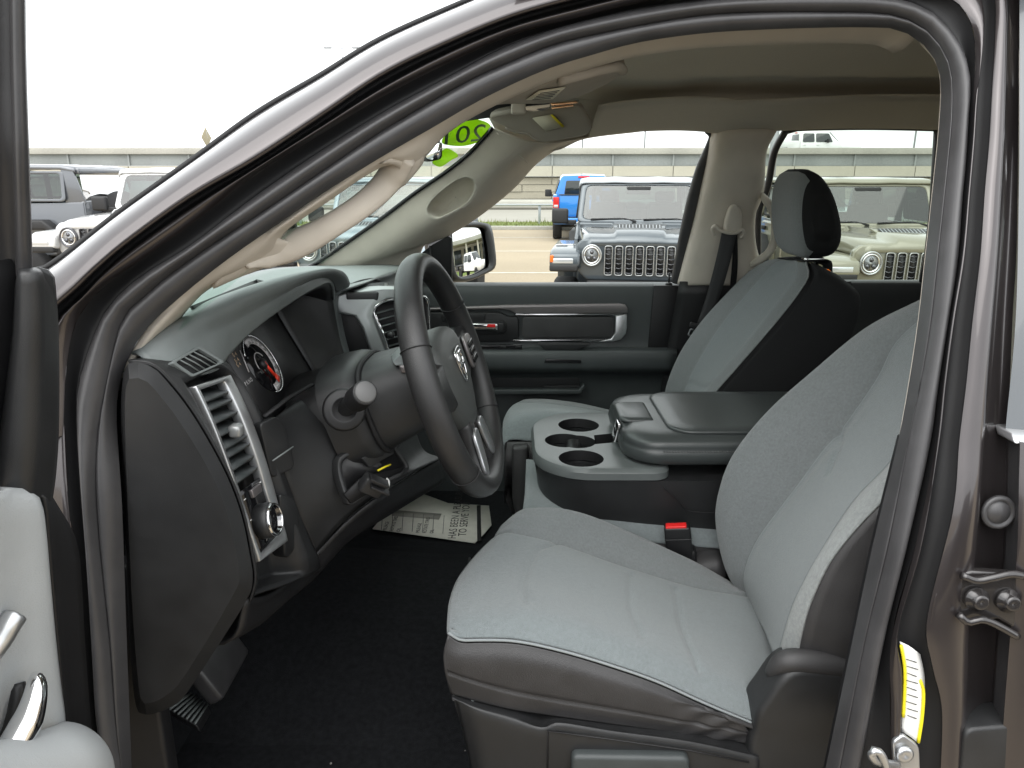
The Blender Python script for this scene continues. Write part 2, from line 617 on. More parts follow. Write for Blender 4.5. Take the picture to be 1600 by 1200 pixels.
# ---- front part: A-pillar skin.  C4/C5 run from the fender up over the windscreen pillar
n = 70
A3 = [(99,680),(103,580),(116,510),(141,470),(170,442),(215,410),(300,350),(400,273),(500,211),(600,150),(700,99),(800,55),(900,28),(1000,4),(1100,-10)]
A4 = [(60,690),(64,592),(86,508),(130,463),(160,430),(210,388),(300,325),(400,262),(500,199),(600,136),(700,83),(800,42),(900,14),(1000,-9),(1100,-22)]
A5 = [(20,640),(40,560),(75,496),(122,452),(155,420),(205,378),(300,310),(400,252),(500,186),(600,119),(700,70),(800,29),(900,1),(1000,-20),(1100,-34)]
A6 = [(-60,560),(-20,480),(71,423),(107,398),(150,364),(199,326),(300,254),(400,181),(500,122),(600,62),(740,0),(800,-25),(900,-60),(1000,-85),(1100,-100)]
a3 = cr([S(x, y, -0.004) for x, y in A3], n)
a3o = cr([S(x, y, -0.018) for x, y in A4], n)
a4 = cr([S(x, y, -0.004) for x, y in A5], n)
a4o = cr([S(x, y - 1, -0.034) for x, y in A5], n)
a5 = cr([S(x, y, 0.030) for x, y in A6], n)
bulge_strip('pillar_flange', a3, a3o, 0.005, M_PAINT, TR, k=6)
bulge_strip('roof_gutter', a3o, a4, -0.010, M_RUBBERD, TR, k=6)
rows = []
for p, q, g in zip(a4, a4o, a5):
    r = [p]
    for j in range(13):
        t = j / 12
        x = q.lerp(g, t)
        x = x + Vector((0, -1, 0.3)) * 0.020 * math.sin(math.pi * min(1, t * 0.9 + 0.08))
        r.append(x)
    r.append(g + Vector((0.0, 0.06, -0.02)))
    r.append(g + Vector((0.03, 0.09, -0.08)))
    rows.append(r)
skin('windscreen_pillar', rows, M_PAINT, TR)
tube('windscreen_moulding', [p + Vector((-0.001, 0.004, 0.003)) for p in a5], 0.0035, M_RUBBERD, TR, 8)

# jamb in front of the seal, behind the open door
jam = curves_patch('door_jamb', [[S(99,660,-0.004),S(104,760,-0.004),S(113,850,-0.004),S(121,950,-0.004),S(130,1040,-0.004),S(139,1130,-0.004),S(158,1240,-0.004)],
                         [S(60,650,0.0),S(64,760,0.0),S(70,850,0.0),S(80,950,0.0),S(90,1040,0.0),S(100,1130,0.0),S(115,1240,0.0)],
                         [S(-60,640,0.02),S(-50,760,0.02),S(-40,850,0.02),S(-20,950,0.02),S(0,1040,0.02),S(0,1130,0.02),S(0,1240,0.02)]], M_PAINT, TR, 24, 8, 0.003)
jam['label'] = 'painted jamb behind the open door'

# ---- rear part: B-pillar skin, from the roof corner down to the sill
nb = 80
B2 = [(1400,-22),(1480,-6),(1515,30),(1524,80),(1521,150),(1518,220),(1511,300),(1503,400),(1487,500),(1473,600),(1463,690),(1431,850),(1393,1000),(1392,1100),(1391,1200),(1390,1230)]
B3 = [(1450,-60),(1520,-30),(1536,10),(1537,60),(1525,150),(1520,220),(1513,300),(1504,400),(1488,500),(1475,600),(1465,690),(1440,850),(1402,985),(1410,1060),(1405,1200),(1404,1230)]
B4 = [(1470,-70),(1540,-45),(1553,0),(1553,60),(1548,150),(1544,220),(1537,300),(1530,400),(1518,500),(1508,600),(1497,690),(1487,800),(1447,967),(1455,1040),(1470,1110),(1467,1230)]
B5 = [(1490,-90),(1560,-60),(1573,0),(1573,60),(1571,150),(1569,220),(1565,300),(1559,400),(1551,500),(1543,600),(1538,690),(1530,800),(1515,967),(1512,1040),(1510,1110),(1505,1230)]
B6 = [(1510,-100),(1580,-70),(1592,0),(1592,60),(1592,150),(1591,220),(1590,300),(1588,400),(1582,500),(1578,600),(1574,690),(1572,800),(1568,967),(1562,1040),(1558,1110),(1552,1230)]
b2 = cr([S(x, y, -0.006) for x, y in B2], nb)
b3 = cr([S(x, y, -0.012) for x, y in B3], nb)
b4 = cr([S(x, y, -0.010) for x, y in B4], nb)
b4b = cr([S(x + 2, y, -0.022) for x, y in B4], nb)
b5 = cr([S(x, y, -0.020) for x, y in B5], nb)
b5b = cr([S(x + 1, y, 0.006) for x, y in B5], nb)
b6 = cr([S(x, y, 0.012) for x, y in B6], nb)
bp = bulge_strip('door_pillar', b2, b3, 0.004, M_PAINT, TR, k=5)
bulge_strip('pillar_groove', b3, b4, -0.012, M_RUBBERD, TR, k=8)
bulge_strip('pillar_face', b4b, b5, 0.006, M_PAINT, bp, k=8)
bulge_strip('groove_edge', b4, b4b, 0.0, M_PAINT, bp, k=2)
bulge_strip('rear_gap', b5, b6, -0.008, M_PAINT, bp, k=6)
# rear door edge: glass frame above, painted skin below
e0 = cr([S(x, y, -0.004) for x, y in [(1593,-40),(1593,150),(1592,300),(1587,500),(1571,672)]], 24)
e1 = cr([S(x, y, -0.010) for x, y in [(1660,-40),(1660,150),(1660,300),(1660,500),(1660,672)]], 24)
rdoor = bulge_strip('rear_door', e0, e1, 0.004, mat('rear_frame_grey', (0.10, 0.11, 0.12), rough=0.25, coat=0.6), TR, k=4)
f0 = cr([S(x, y, -0.028) for x, y in [(1594,690),(1592,760),(1590,850),(1582,950),(1574,1050),(1568,1130),(1562,1240)]], 24)
f1 = cr([S(x, y, -0.040) for x, y in [(1700,690),(1700,760),(1700,850),(1700,950),(1700,1050),(1700,1130),(1700,1240)]], 24)
bulge_strip('outer_skin', f0, f1, 0.012, M_PAINT, rdoor, k=6)
f2 = [p + Vector((0.008, 0.030, 0)) for p in f0]
bulge_strip('door_edge', f2, f0, 0.003, M_RUBBER, rdoor, k=4)
f3 = [p + Vector((0.02, 0.06, 0)) for p in f0]
bulge_strip('inner_flange', f3, f2, 0.0, M_PAINT, rdoor, k=2)
prism('skin_top', [S(1580,676,-0.018), S(1700,676,-0.018), S(1700,694,-0.030), S(1586,694,-0.026)], Vector((0, 0.03, 0)), M_SILVER, rdoor, 0.002)
# rear door hinge on the pillar
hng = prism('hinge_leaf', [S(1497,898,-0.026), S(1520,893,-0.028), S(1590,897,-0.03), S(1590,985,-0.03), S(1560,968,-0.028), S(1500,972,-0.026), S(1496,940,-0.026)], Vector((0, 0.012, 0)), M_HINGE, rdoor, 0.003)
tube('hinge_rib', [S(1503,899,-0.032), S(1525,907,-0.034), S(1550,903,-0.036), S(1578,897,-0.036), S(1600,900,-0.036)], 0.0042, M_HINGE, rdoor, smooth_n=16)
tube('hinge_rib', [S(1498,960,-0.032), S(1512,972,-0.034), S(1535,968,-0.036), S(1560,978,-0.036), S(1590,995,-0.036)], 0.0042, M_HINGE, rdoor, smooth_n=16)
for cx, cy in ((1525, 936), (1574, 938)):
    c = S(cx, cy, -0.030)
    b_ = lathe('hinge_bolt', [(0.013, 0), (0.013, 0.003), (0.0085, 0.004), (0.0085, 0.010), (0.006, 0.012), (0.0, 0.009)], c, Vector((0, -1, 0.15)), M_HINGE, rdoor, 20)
c = S(1559, 800, -0.012)
lathe('jamb_plug', [(0.019, 0), (0.018, 0.003), (0.0145, 0.0045), (0.013, 0.0015), (0.012, 0.0015), (0.011, 0.004), (0.0, 0.0045)], c, Vector((0, -1, 0.1)), M_RUBBER, bp, 28)
c = S(1510, 873, -0.020)
lathe('jamb_button', [(0.0045, 0), (0.0045, 0.003), (0.0, 0.005)], c, Vector((0, -1, 0.1)), M_PAINT, bp, 14)
# lower pillar: latch housing of the rear door
prism('latch_housing', round_loop([S(1508,1140,-0.03), S(1600,1132,-0.03), S(1600,1240,-0.03), S(1500,1240,-0.03)], 5, 0.2), Vector((0, 0.04, 0)), M_PLASTIC, rdoor, 0.004)
# oval stamped dimple
dl = [S(1464 + 8 * math.cos(t) - 4 * math.sin(t), 962 + 40 * math.sin(t), -0.022) for t in [2 * math.pi * i / 24 for i in range(24)]]
tube('stamped_rib', dl, 0.0022, M_PAINT, bp, 8, closed=True)

# airbag / tyre label and the striker
lab = curves_patch('certificate_label', [[S(1406,1002,-0.008), S(1412,1050,-0.008), S(1410,1110,-0.008), S(1408,1142,-0.008)],
                                         [S(1422,1010,-0.012), S(1428,1050,-0.012), S(1426,1110,-0.012), S(1421,1150,-0.012)],
                                         [S(1437,1022,-0.008), S(1444,1060,-0.008), S(1442,1120,-0.008), S(1435,1162,-0.008)]], M_WHITE, bp, 20, 6, 0.0008)
tube('label_edge', [S(1408,1008,-0.011), S(1414,1050,-0.011), S(1412,1110,-0.011), S(1411,1120,-0.011)], 0.0018, M_YELLOW, bp, 8, smooth_n=14)
tube('label_edge', [S(1437,1062,-0.011), S(1443,1080,-0.011), S(1441,1120,-0.011), S(1435,1160,-0.011)], 0.0018, M_YELLOW, bp, 8, smooth_n=14)
for i in range(9):
    y = 1030 + i * 11
    tube('print_line', [S(1416 + (i % 3), y, -0.0155), S(1432 + (i % 2) * 2, y + 5, -0.0135)], 0.0005, M_INK, bp, 5)
st = prism('striker_plate', round_loop([S(1395,1160,-0.016), S(1412,1148,-0.016), S(1437,1166,-0.016), S(1440,1240,-0.016), S(1400,1240,-0.016)], 4, 0.3), Vector((0, 0.006, 0)), M_SILVER, bp, 0.002)
tube('striker_loop', [S(1402,1195,-0.018), S(1370,1190,-0.040), S(1362,1178,-0.046), S(1366,1172,-0.046), S(1376,1178,-0.044), S(1385,1200,-0.040), S(1392,1240,-0.02)], 0.0045, M_SILVER, bp, 10, smooth_n=26)
lathe('striker_screw', [(0.010, 0), (0.010, 0.002), (0.007, 0.004), (0.003, 0.004), (0.0, 0.002)], S(1413,1178,-0.019), Vector((0, -1, 0.1)), M_SILVER, bp, 22)

# ---- roof skin and the body below the sill, so that the cab is closed
rows = []
for i in range(14):
    x = lerp(0.0, 1.95, i / 13)
    zt = 0.345 - 0.45 * max(0, (0.12 - x)) - 0.03 * max(0, x - 1.2)
    r = []
    for j in range(25):
        t = j / 24
        y = lerp(0.90, 2 * YC - 0.90, t)
        e = abs(2 * t - 1)
        r.append(W(x, y, zt - 0.045 * e ** 4 - 0.015 * e ** 2))
    rows.append(r)
skin('roof', rows, M_PAINT, TR, 0.003)
def body_panel(name, x0, x1, zb, zt, y0, y1, m=M_PAINT, bev=0.03):
    return box(name, ((x0 + x1) / 2, (y0 + y1) / 2, (zb + zt) / 2), (x1 - x0, y1 - y0, zt - zb), m, TR, bev)
body_panel('rocker_panel', -0.62, 1.9, 0.58, 0.80, 0.66, 0.80)
body_panel('rocker_panel', -0.62, 1.9, 0.58, 0.80, 2.26, 2.40)
# fender, engine hood and cargo bed
def loft_x(name, secs, m, parent, th=0.0):
    """secs: (x, [(y, z) ...]) sections across the truck"""
    rows = [[Vector((x, y, z)) for y, z in s] for x, s in secs]
    return skin(name, rows, m, parent, th)
hoodz = EYE - 0.40
loft_x('engine_hood', [(x, [(0.80 + 0.03, hoodz - d - 0.05), (0.87, hoodz - d), (1.15, hoodz - d + 0.04), (1.53, hoodz - d + 0.055), (1.91, hoodz - d + 0.04), (2.19, hoodz - d), (2.23, hoodz - d - 0.05)]) for x, d in ((-0.72, 0.0), (-1.1, 0.03), (-1.5, 0.06), (-1.8, 0.10), (-1.86, 0.16))], M_PAINT, TR, 0.004)
for sgn in (-1, 1):
    yo = YC + sgn * 0.98
    yi = YC + sgn * 0.72
    arch = []
    for i in range(19):
        a = math.pi * i / 18
        arch.append((-1.15 + 0.50 * math.cos(a), 0.50 + 0.50 * math.sin(a)))
    out = [(-0.66, 0.50)] + arch[0:] + [(-1.85, 0.50), (-1.9, 0.9), (-1.86, hoodz - 0.18), (-1.5, hoodz - 0.12), (-0.9, hoodz - 0.06), (-0.62, hoodz - 0.06)]
    prism('front_fender', [Vector((x, yo, z)) for x, z in out], Vector((0, -sgn * 0.30, 0)), M_PAINT, TR, 0.02)
    arch2 = [(2.75 + 0.50 * math.cos(math.pi * i / 18), 0.50 + 0.50 * math.sin(math.pi * i / 18)) for i in range(19)][::-1]
    out2 = [(1.98, 0.62)] + [(x, z) for x, z in arch2] + [(3.95, 0.62), (3.98, 1.45), (1.98, 1.45)]
    prism('cargo_bed_side', [Vector((x, yo, z)) for x, z in out2], Vector((0, -sgn * 0.10, 0)), M_PAINT, TR, 0.02)
    # driver's side has its rear door closed; passenger side both doors closed
    prism('cab_side_panel', [Vector((0.78 if sgn < 0 else -0.60, yo - sgn * 0.12, 0.62)), Vector((1.92, yo - sgn * 0.12, 0.62)), Vector((1.92, yo - sgn * 0.12, EYE - 0.40)), Vector((0.78 if sgn < 0 else -0.60, yo - sgn * 0.12, EYE - 0.40))], Vector((0, -sgn * 0.02, 0)), M_PAINT, TR, 0.006)
box('tailgate', (3.96, YC, 1.05), (0.06, 1.85, 0.80), M_PAINT, TR, 0.02)
box('bed_floor', (2.97, YC, 0.85), (1.96, 1.80, 0.05), M_PLASTIC3, TR, 0.01)
box('front_bumper', (-1.98, YC, 0.66), (0.22, 1.95, 0.26), M_CHROME, TR, 0.05)
box('front_grille', (-1.90, YC, 1.04), (0.10, 1.15, 0.44), M_GLOSSBLK, TR, 0.03)
M_TYRE = mat('tyre_rubber', (0.016, 0.016, 0.017), rough=0.8, noise=0.2, nscale=30)
M_RIM = mat('alloy_rim', (0.45, 0.45, 0.46), rough=0.3, metal=0.9)
def wheel(parent, c, r, w, name='wheel'):
    o = lathe(name, [(r * 0.62, -w / 2), (r * 0.90, -w / 2), (r * 0.985, -w * 0.40), (r, -w * 0.2), (r, w * 0.2), (r * 0.985, w * 0.40), (r * 0.90, w / 2), (r * 0.62, w / 2)], Vector(c), Vector((0, 1, 0)) if parent is TR else Vector((1, 0, 0)), M_TYRE, parent, 36)
    lathe('rim', [(r * 0.62, -w * 0.44), (r * 0.55, -w * 0.30), (r * 0.2, -w * 0.34), (r * 0.1, -w * 0.40), (0, -w * 0.40), (0, w * 0.40), (r * 0.1, w * 0.40), (r * 0.2, w * 0.34), (r * 0.55, w * 0.30), (r * 0.62, w * 0.44)], Vector(c), Vector((0, 1, 0)) if parent is TR else Vector((1, 0, 0)), M_RIM, o, 30)
    return o
for x in (-1.15, 2.75):
    for y in (YC - 0.84, YC + 0.84):
        wheel(TR, (x, y, 0.42), 0.42, 0.27)
box('chassis', (0.9, YC, 0.55), (5.6, 0.9, 0.16), M_RUBBERD, TR, 0.02)
box('axle', (-1.15, YC, 0.42), (0.10, 1.5, 0.10), M_RUBBERD, TR, 0.02)
box('axle', (2.75, YC, 0.42), (0.10, 1.5, 0.10), M_RUBBERD, TR, 0.02)

# closed rear door behind the pillar: skin, window frame and glass; roof side above the openings
rows = []
for i in range(12):
    zr = lerp(-1.26, -0.33, i / 11)
    rows.append([W(x, side_y(zr) - 0.045 - 0.018 * math.sin(math.pi * i / 11), zr) for x in (0.60, 0.64, 0.9, 1.3, 1.7, 1.90, 1.92)])
skin('lower_skin', rows, M_PAINT, rdoor, 0.02)
box('pull_handle', W(0.78, side_y(-0.48) - 0.075, -0.48), (0.22, 0.03, 0.035), M_PAINT, rdoor, 0.01)
fo_ = round_loop([W(0.60, side_y(-0.34) - 0.03, -0.34), W(1.86, side_y(-0.34) - 0.03, -0.34), W(1.74, side_y(0.14) - 0.02, 0.14), W(0.60, side_y(0.14) - 0.02, 0.14)], 5, 0.12)
fi_ = round_loop([W(0.66, side_y(-0.30) - 0.03, -0.30), W(1.78, side_y(-0.30) - 0.03, -0.30), W(1.68, side_y(0.09) - 0.02, 0.09), W(0.66, side_y(0.09) - 0.02, 0.09)], 5, 0.16)
ring('glass_frame', fo_, fi_, Vector((0, 0.03, 0)), M_PAINT, rdoor, 0.006)
put('rear_glass', mesh('rear_glass', [p + Vector((0, 0.015, 0)) for p in fi_], [tuple(range(len(fi_)))]), G_TINT, rdoor, False)
rows = [[W(x, side_y(0.24) - 0.03, 0.225 - 0.02 * max(0, x - 1.2)), W(x, side_y(0.25) - 0.02, 0.255 - 0.03 * max(0, x - 1.2)), W(x, 0.93, 0.29 - 0.03 * max(0, x - 1.2))] for x in (0.25, 0.6, 1.0, 1.4, 1.95)]
skin('roof_side', rows, M_PAINT, TR, 0.004)
rows = [[W(x, 2 * YC - y, z) for y, z in ((side_y(0.24) - 0.03, 0.16), (side_y(0.25) - 0.02, 0.24), (0.93, 0.29 - 0.03 * max(0, x - 1.2)))] for x in (0.0, 0.6, 1.0, 1.4, 1.95)]
skin('roof_side', rows, M_PAINT, TR, 0.004)

# ---- the open driver's door at the front edge: it swings towards the viewer
dr = empty('front_door', (0, 0, 0), TR)
dr['label'] = 'driver door swung wide open'
# window frame: dark upright at the edge of the picture
def Dp(px, py, Y): return P(px, py, Y)
fr0 = [(40, -60, 0.56), (42, 100, 0.56), (46, 240, 0.56), (49, 330, 0.57), (52, 450, 0.585)]
rows = []
for (px, py, Y) in cr([Vector(q) for q in fr0], 20):
    rows.append([P(px, py, Y), P(px - 3, py, Y - 0.012), P(px - 16, py, Y - 0.018), P(px - 24, py, Y - 0.012), P(px - 28, py, Y - 0.002), P(px - 50, py, Y - 0.012), P(px - 70, py, Y - 0.02), P(px - 70, py, Y + 0.02), P(px - 20, py, Y + 0.02)])
skin('window_frame', rows, M_RUBBER, dr, cv=True)
prism('belt_panel', [P(-200,395,0.50), P(20,400,0.575), P(34,420,0.58), P(20,600,0.58), P(0,790,0.58), P(-200,800,0.45)], Vector((-0.03, 0.01, 0)), M_PLASTIC3, dr, 0.004)
# mirror sail panel (leatherette block) at the belt line
rows = []
for i, (y, xl, xr) in enumerate([(418, 30, 62), (420, 29, 74), (426, 28, 82), (436, 27, 86), (470, 25, 89), (520, 22, 92), (600, 12, 93), (680, 2, 92), (740, -4, 88), (770, -8, 84), (800, -10, 80), (826, -12, 76)]):
    w = xr - xl
    dpt = 0.03 if i == 0 else (0.01 if i == 1 else 0.0)
    rows.append([P(xl - 8, y, 0.60), P(xl, y, 0.560 + dpt), P(xl + w * 0.15, y, 0.548 + dpt), P(xl + w * 0.60, y, 0.556 + dpt), P(xl + w * 0.72, y, 0.572 + dpt), P(xl + w * 0.95, y, 0.596), P(xr, y, 0.612), P(xr - 4, y, 0.66)])
rows2 = [cr(list(c), 34) for c in zip(*rows)]
skin('sail_panel', rows2, M_PLASTIC, dr, th=0.004)
# door inner card, light grey, with armrest and chrome pull
rows = []
for (y, xr) in [(768, 20), (772, 44), (790, 56), (830, 62), (900, 68), (1000, 77), (1080, 86), (1130, 92), (1240, 96)]:
    rows.append([P(-150, y, 0.40), P(-60, y, 0.46), P(0, y, 0.515), P(xr - 24, y, 0.542), P(xr - 6, y, 0.553), P(xr, y, 0.562), P(xr + 4, y, 0.60)])
rows2 = [cr(list(c), 34) for c in zip(*rows)]
card = skin('door_card', [list(r) for r in zip(*rows2)], mat('pale_grey_door_card', (0.42, 0.435, 0.44), rough=0.6, noise=0.04, nscale=12, bump=0.3, bscale=700), dr, th=0.004)
# dark edge of the door behind the card
curves_patch('door_edge', [[P(44,764,0.575),P(66,780,0.580),P(72,850,0.585),P(86,1000,0.59),P(98,1130,0.595),P(110,1240,0.60)],
                           [P(50,758,0.60),P(78,790,0.605),P(84,850,0.61),P(95,1000,0.615),P(106,1130,0.62),P(118,1240,0.62)],
                           [P(60,752,0.64),P(90,800,0.645),P(118,860,0.65),P(128,1000,0.655),P(138,1130,0.66),P(150,1240,0.66)]], M_PLASTIC3, dr, 24, 8, 0.003)
# armrest: rounded block at the bottom
rows = []
for (px, py, rr) in [(100, 1128, 0.002), (104, 1128, 0.010), (112, 1130, 0.02)]:
    pass
arm = []
for i in range(16):
    t = i / 15
    a = t * math.pi / 2
    xr = 100 + 80 * math.sin(a)
    yt = 1127 + 80 * (1 - math.cos(a))
    arm.append([P(xr, yt, 0.600), P(xr - 3, yt + 1, 0.560), P(xr - 20, yt + 8, 0.525), P(xr - 70, yt + 22, 0.49), P(xr - 160, yt + 40, 0.44), P(xr - 260, yt + 60, 0.39)])
skin('armrest', [cr(r, 16, uniform=False) for r in arm], MATS['pale_grey_door_card'], dr, th=0.004)
tube('pull_handle', [P(-30,1205,0.46), P(10,1180,0.475), P(30,1150,0.487), P(45,1120,0.497), P(54,1090,0.505), P(57,1066,0.512), P(55,1056,0.520)], [0.013, 0.013, 0.012, 0.012, 0.010, 0.008, 0.004], M_CHROME, dr, 14, smooth_n=30)
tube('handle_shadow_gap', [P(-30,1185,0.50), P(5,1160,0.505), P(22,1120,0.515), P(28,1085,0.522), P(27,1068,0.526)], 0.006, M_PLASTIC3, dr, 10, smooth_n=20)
tube('door_trim_bar', [P(-30,1040,0.485), P(0,1000,0.500), P(15,975,0.508), P(24,962,0.514)], 0.009, M_SILVER, dr, 12, smooth_n=20)
# outer half of the door, seen from elsewhere
box('outer_skin', (-0.53, 0.12, EYE - 0.72), (0.05, 1.06, 0.78), M_PAINT, dr, 0.02)
box('inner_panel', (-0.475, -0.02, EYE - 0.70), (0.05, 0.74, 0.70), M_PLASTIC, dr, 0.02)
# ================================================================== cabin shell
def S2(px, py, Y): return P(px, py, Y)
# headliner: from the driver's roof rail across to the passenger's
def head_z(x, y):
    e = abs((y - YC) / 0.66)
    z = 0.232 - 0.060 * e ** 2.2
    z -= 0.14 * max(0.0, 0.06 - x)
    return z
rows = []
for i in range(40):
    r = []
    for j in range(40):
        y = lerp(0.965, 2 * YC - 0.90, j / 39)
        x = lerp(itp(y, (0.98, 1.12, 1.32, 1.53, 1.75, 1.95, 2.12), (0.10, 0.0, -0.04, -0.05, -0.04, 0.0, 0.08)), 1.75, i / 39)
        z = head_z(x, y)
        # stamped bosses of the lining
        if 0.42 < x < 1.9:
            z -= 0.006 * (1 / (1 + math.exp(-(y - 1.55) * 60)) - 1 / (1 + math.exp(-(y - 1.80) * 60)))
        if -0.1 < x < 0.42:
            z -= 0.007 * (1 / (1 + math.exp(-(y - 1.72) * 60)))
        r.append(W(x, y, z))
    rows.append(r)
hl = skin('headliner', rows, M_HEADL, TR, 0.006)
# roof rail trims above the two doors
kk = cr([S(x, y, 0.045) for x, y in C0[11:]], 90)
def rail_in(p):
    # towards the roof inside
    zr = p.z - EYE
    return p
rows = []
rim_pts = cr([S(x, y, 0.060) for x, y in [(600,243),(675,200),(755,154),(850,110),(925,86),(1000,66),(1100,52),(1200,46),(1300,43),(1360,43),(1402,46),(1430,60)]], 50)
for p in rim_pts:
    rows.append([p + Vector((0, -0.03, 0.006)), p + Vector((0, 0.0, 0.0)), p + Vector((0, 0.025, -0.008)), p + Vector((0, 0.05, -0.010)), p + Vector((0, 0.068, -0.002)), p + Vector((0, 0.078, 0.016)), p + Vector((0, 0.08, 0.05)), p + Vector((0, 0.06, 0.09))])
skin('roof_rail_trim', rows, M_BEIGE, TR, 0.003)
# B-pillar trim of the driver's side (thin bright edge beside the seal)
bb = cr([S(x - 1, y, 0.050) for x, y in [(1437,65),(1460,92),(1470,130),(1467,200),(1457,300),(1446,400),(1435,500),(1420,600),(1406,680)]], 40)
rows = [[p + Vector((0.03, -0.02, 0)), p, p + Vector((0.012, 0.02, 0)), p + Vector((0.06, 0.05, 0)), p + Vector((0.15, 0.05, 0))] for p in bb]
skin('pillar_trim', rows, M_BEIGE, TR, 0.003)
bb = cr([S(x - 4, y, 0.050) for x, y in [(1406,680),(1364,850),(1332,1000),(1290,1200),(1284,1230)]], 20)
rows = [[p + Vector((0.03, -0.02, 0)), p, p + Vector((0.02, 0.02, 0)), p + Vector((0.09, 0.04, 0)), p + Vector((0.22, 0.04, 0))] for p in bb]
skin('pillar_trim', rows, M_PLASTIC3, TR, 0.003)

# ---- driver's A-pillar trim with grab handle
tA = [S(193,575,0.04), S(205,553,0.04), S(232,508,0.04), S(290,455,0.04), S(350,407,0.04), S(400,371,0.04), S(430,351,0.04), S(500,303,0.04), S(585,250,0.04), S(612,234,0.04), S(640,218,0.04), S(685,193,0.04), S(755,152,0.04)]
tB = [P(196,590,0.81), P(216,556,0.82), P(262,500,0.83), P(312,454,0.85), P(372,418,0.86), P(412,388,0.865), P(436,359,0.86), P(505,312,0.875), P(590,257,0.90), P(630,245,0.91), P(658,230,0.92), P(692,206,0.94), P(750,162,0.96)]
tC = [P(200,600,0.85), P(219,566,0.87), P(270,512,0.89), P(325,453,0.90), P(400,424,0.91), P(438,405,0.915), P(443,366,0.89), P(510,317,0.90), P(595,262,0.92), P(640,262,0.94), P(668,242,0.95), P(698,210,0.97), P(758,168,1.0)]
apt = curves_patch('windscreen_pillar_trim', [tA, tB, tC], M_BEIGE, TR, 90, 10, 0.004, keyed=True)
# lower and upper feet of the handle
hp = [P(385,416,0.868), P(404,404,0.885), P(430,392,0.90), P(452,385,0.905), P(485,371,0.91), P(520,351,0.915), P(560,325,0.925), P(588,302,0.935), P(606,282,0.94), P(620,262,0.935), P(634,243,0.925)]
tube('grab_handle', hp, [0.004, 0.016, 0.019, 0.018, 0.016, 0.015, 0.015, 0.0155, 0.0165, 0.018, 0.014], M_BEIGE, apt, 20, smooth_n=60, flat=0.62, up=Vector((0.15, 1, 0)))
foot = [P(335,447,0.86), P(380,428,0.875), P(430,410,0.895), P(470,393,0.91), P(510,370,0.918)]
foot2 = [P(340,449,0.88), P(400,421,0.89), P(440,407,0.905), P(476,391,0.918), P(512,369,0.922)]
foot3 = [P(380,395,0.86), P(410,378,0.865), P(430,372,0.875), P(445,376,0.89), P(470,385,0.905)]
curves_patch('handle_base', [foot3, foot, foot2], M_BEIGE, apt, 20, 8, 0.004)
h1 = [P(592,255,0.90), P(610,255,0.91), P(622,262,0.925), P(628,275,0.935), P(620,292,0.94)]
h2 = [P(640,228,0.92), P(650,228,0.93), P(656,236,0.94), P(658,252,0.95), P(630,285,0.95)]
curves_patch('handle_base', [h1, h2], M_BEIGE, apt, 20, 6, 0.004)

# ---- windscreen: one curved sheet of glass from pillar to pillar
wb = [(-0.45, 0.83, -0.225), (-0.61, 1.05, -0.228), (-0.69, 1.30, -0.23), (-0.715, 1.53, -0.23), (-0.71, 1.80, -0.23), (-0.67, 2.06, -0.235), (-0.53, 2.27, -0.26)]
wt = [(0.02, 0.98, 0.175), (-0.06, 1.12, 0.185), (-0.10, 1.32, 0.19), (-0.11, 1.53, 0.19), (-0.10, 1.75, 0.19), (-0.06, 1.95, 0.185), (0.00, 2.12, 0.17)]
ws = curves_patch('windscreen', [[W(*q) for q in wb], [W(*q) for q in wt]], G_WIND, TR, 24, 8, 0.0)
ws['label'] = 'slanted green tinted windscreen'

# ---- passenger A-pillar trim
pL = [P(772,200,2.05), P(735,240,2.08), P(700,268,2.10), P(650,302,2.13), P(600,340,2.16), P(550,375,2.19), P(500,409,2.22), P(470,425,2.24)]
pM = [P(840,222,2.08), P(800,250,2.10), P(757,287,2.13), P(705,330,2.15), P(650,365,2.18), P(600,395,2.21), P(560,415,2.23), P(530,430,2.25)]
pR = [P(925,212,2.18), P(880,226,2.19), P(835,256,2.21), P(795,298,2.23), P(742,340,2.26), P(692,371,2.28), P(655,387,2.30), P(640,440,2.31)]
pQ = [p + Vector((0.0, 0.05, 0.012)) for p in [vec(q) for q in pR]]
ppt = curves_patch('windscreen_pillar_trim', [pL, pM, pR, pQ], M_BEIGE, TR, 140, 60, 0.003)
bl = cr([vec(q) + Vector((-0.004, -0.004, 0)) for q in pL], 40)
tube('glass_border', bl, 0.006, M_GLOSSBLK, ws, 8)
# recessed grab of the passenger pillar: an oval hollow
gpx2 = [(668,332),(672,316),(690,298),(712,282),(730,276),(742,283),(741,300),(728,318),(702,333),(682,341)]
gpoly = [tuple(q) for q in [(v.x, v.y) for v in cr([Vector((a, b, 0)) for a, b in gpx2], 40, True)]]
rimpts = []
for a, b in gpoly:
    best = min(ppt.data.vertices, key=lambda v: (proj(v.co)[0] - a) ** 2 + (proj(v.co)[1] - b) ** 2) if False else None
pv_ = [(proj(v.co), v.co.copy()) for v in ppt.data.vertices]
for a, b in gpoly:
    near4 = sorted(pv_, key=lambda q: (q[0][0] - a) ** 2 + (q[0][1] - b) ** 2)[:4]
    rimpts.append(P(a, b, sum(q[1].y for q in near4) / 4))
drop_faces(ppt, lambda c: inside_poly(*proj(c), gpoly))
gc = sum(rimpts, Vector()) / len(rimpts)
inw = Vector((0.10, 0.99, 0.0)).normalized()
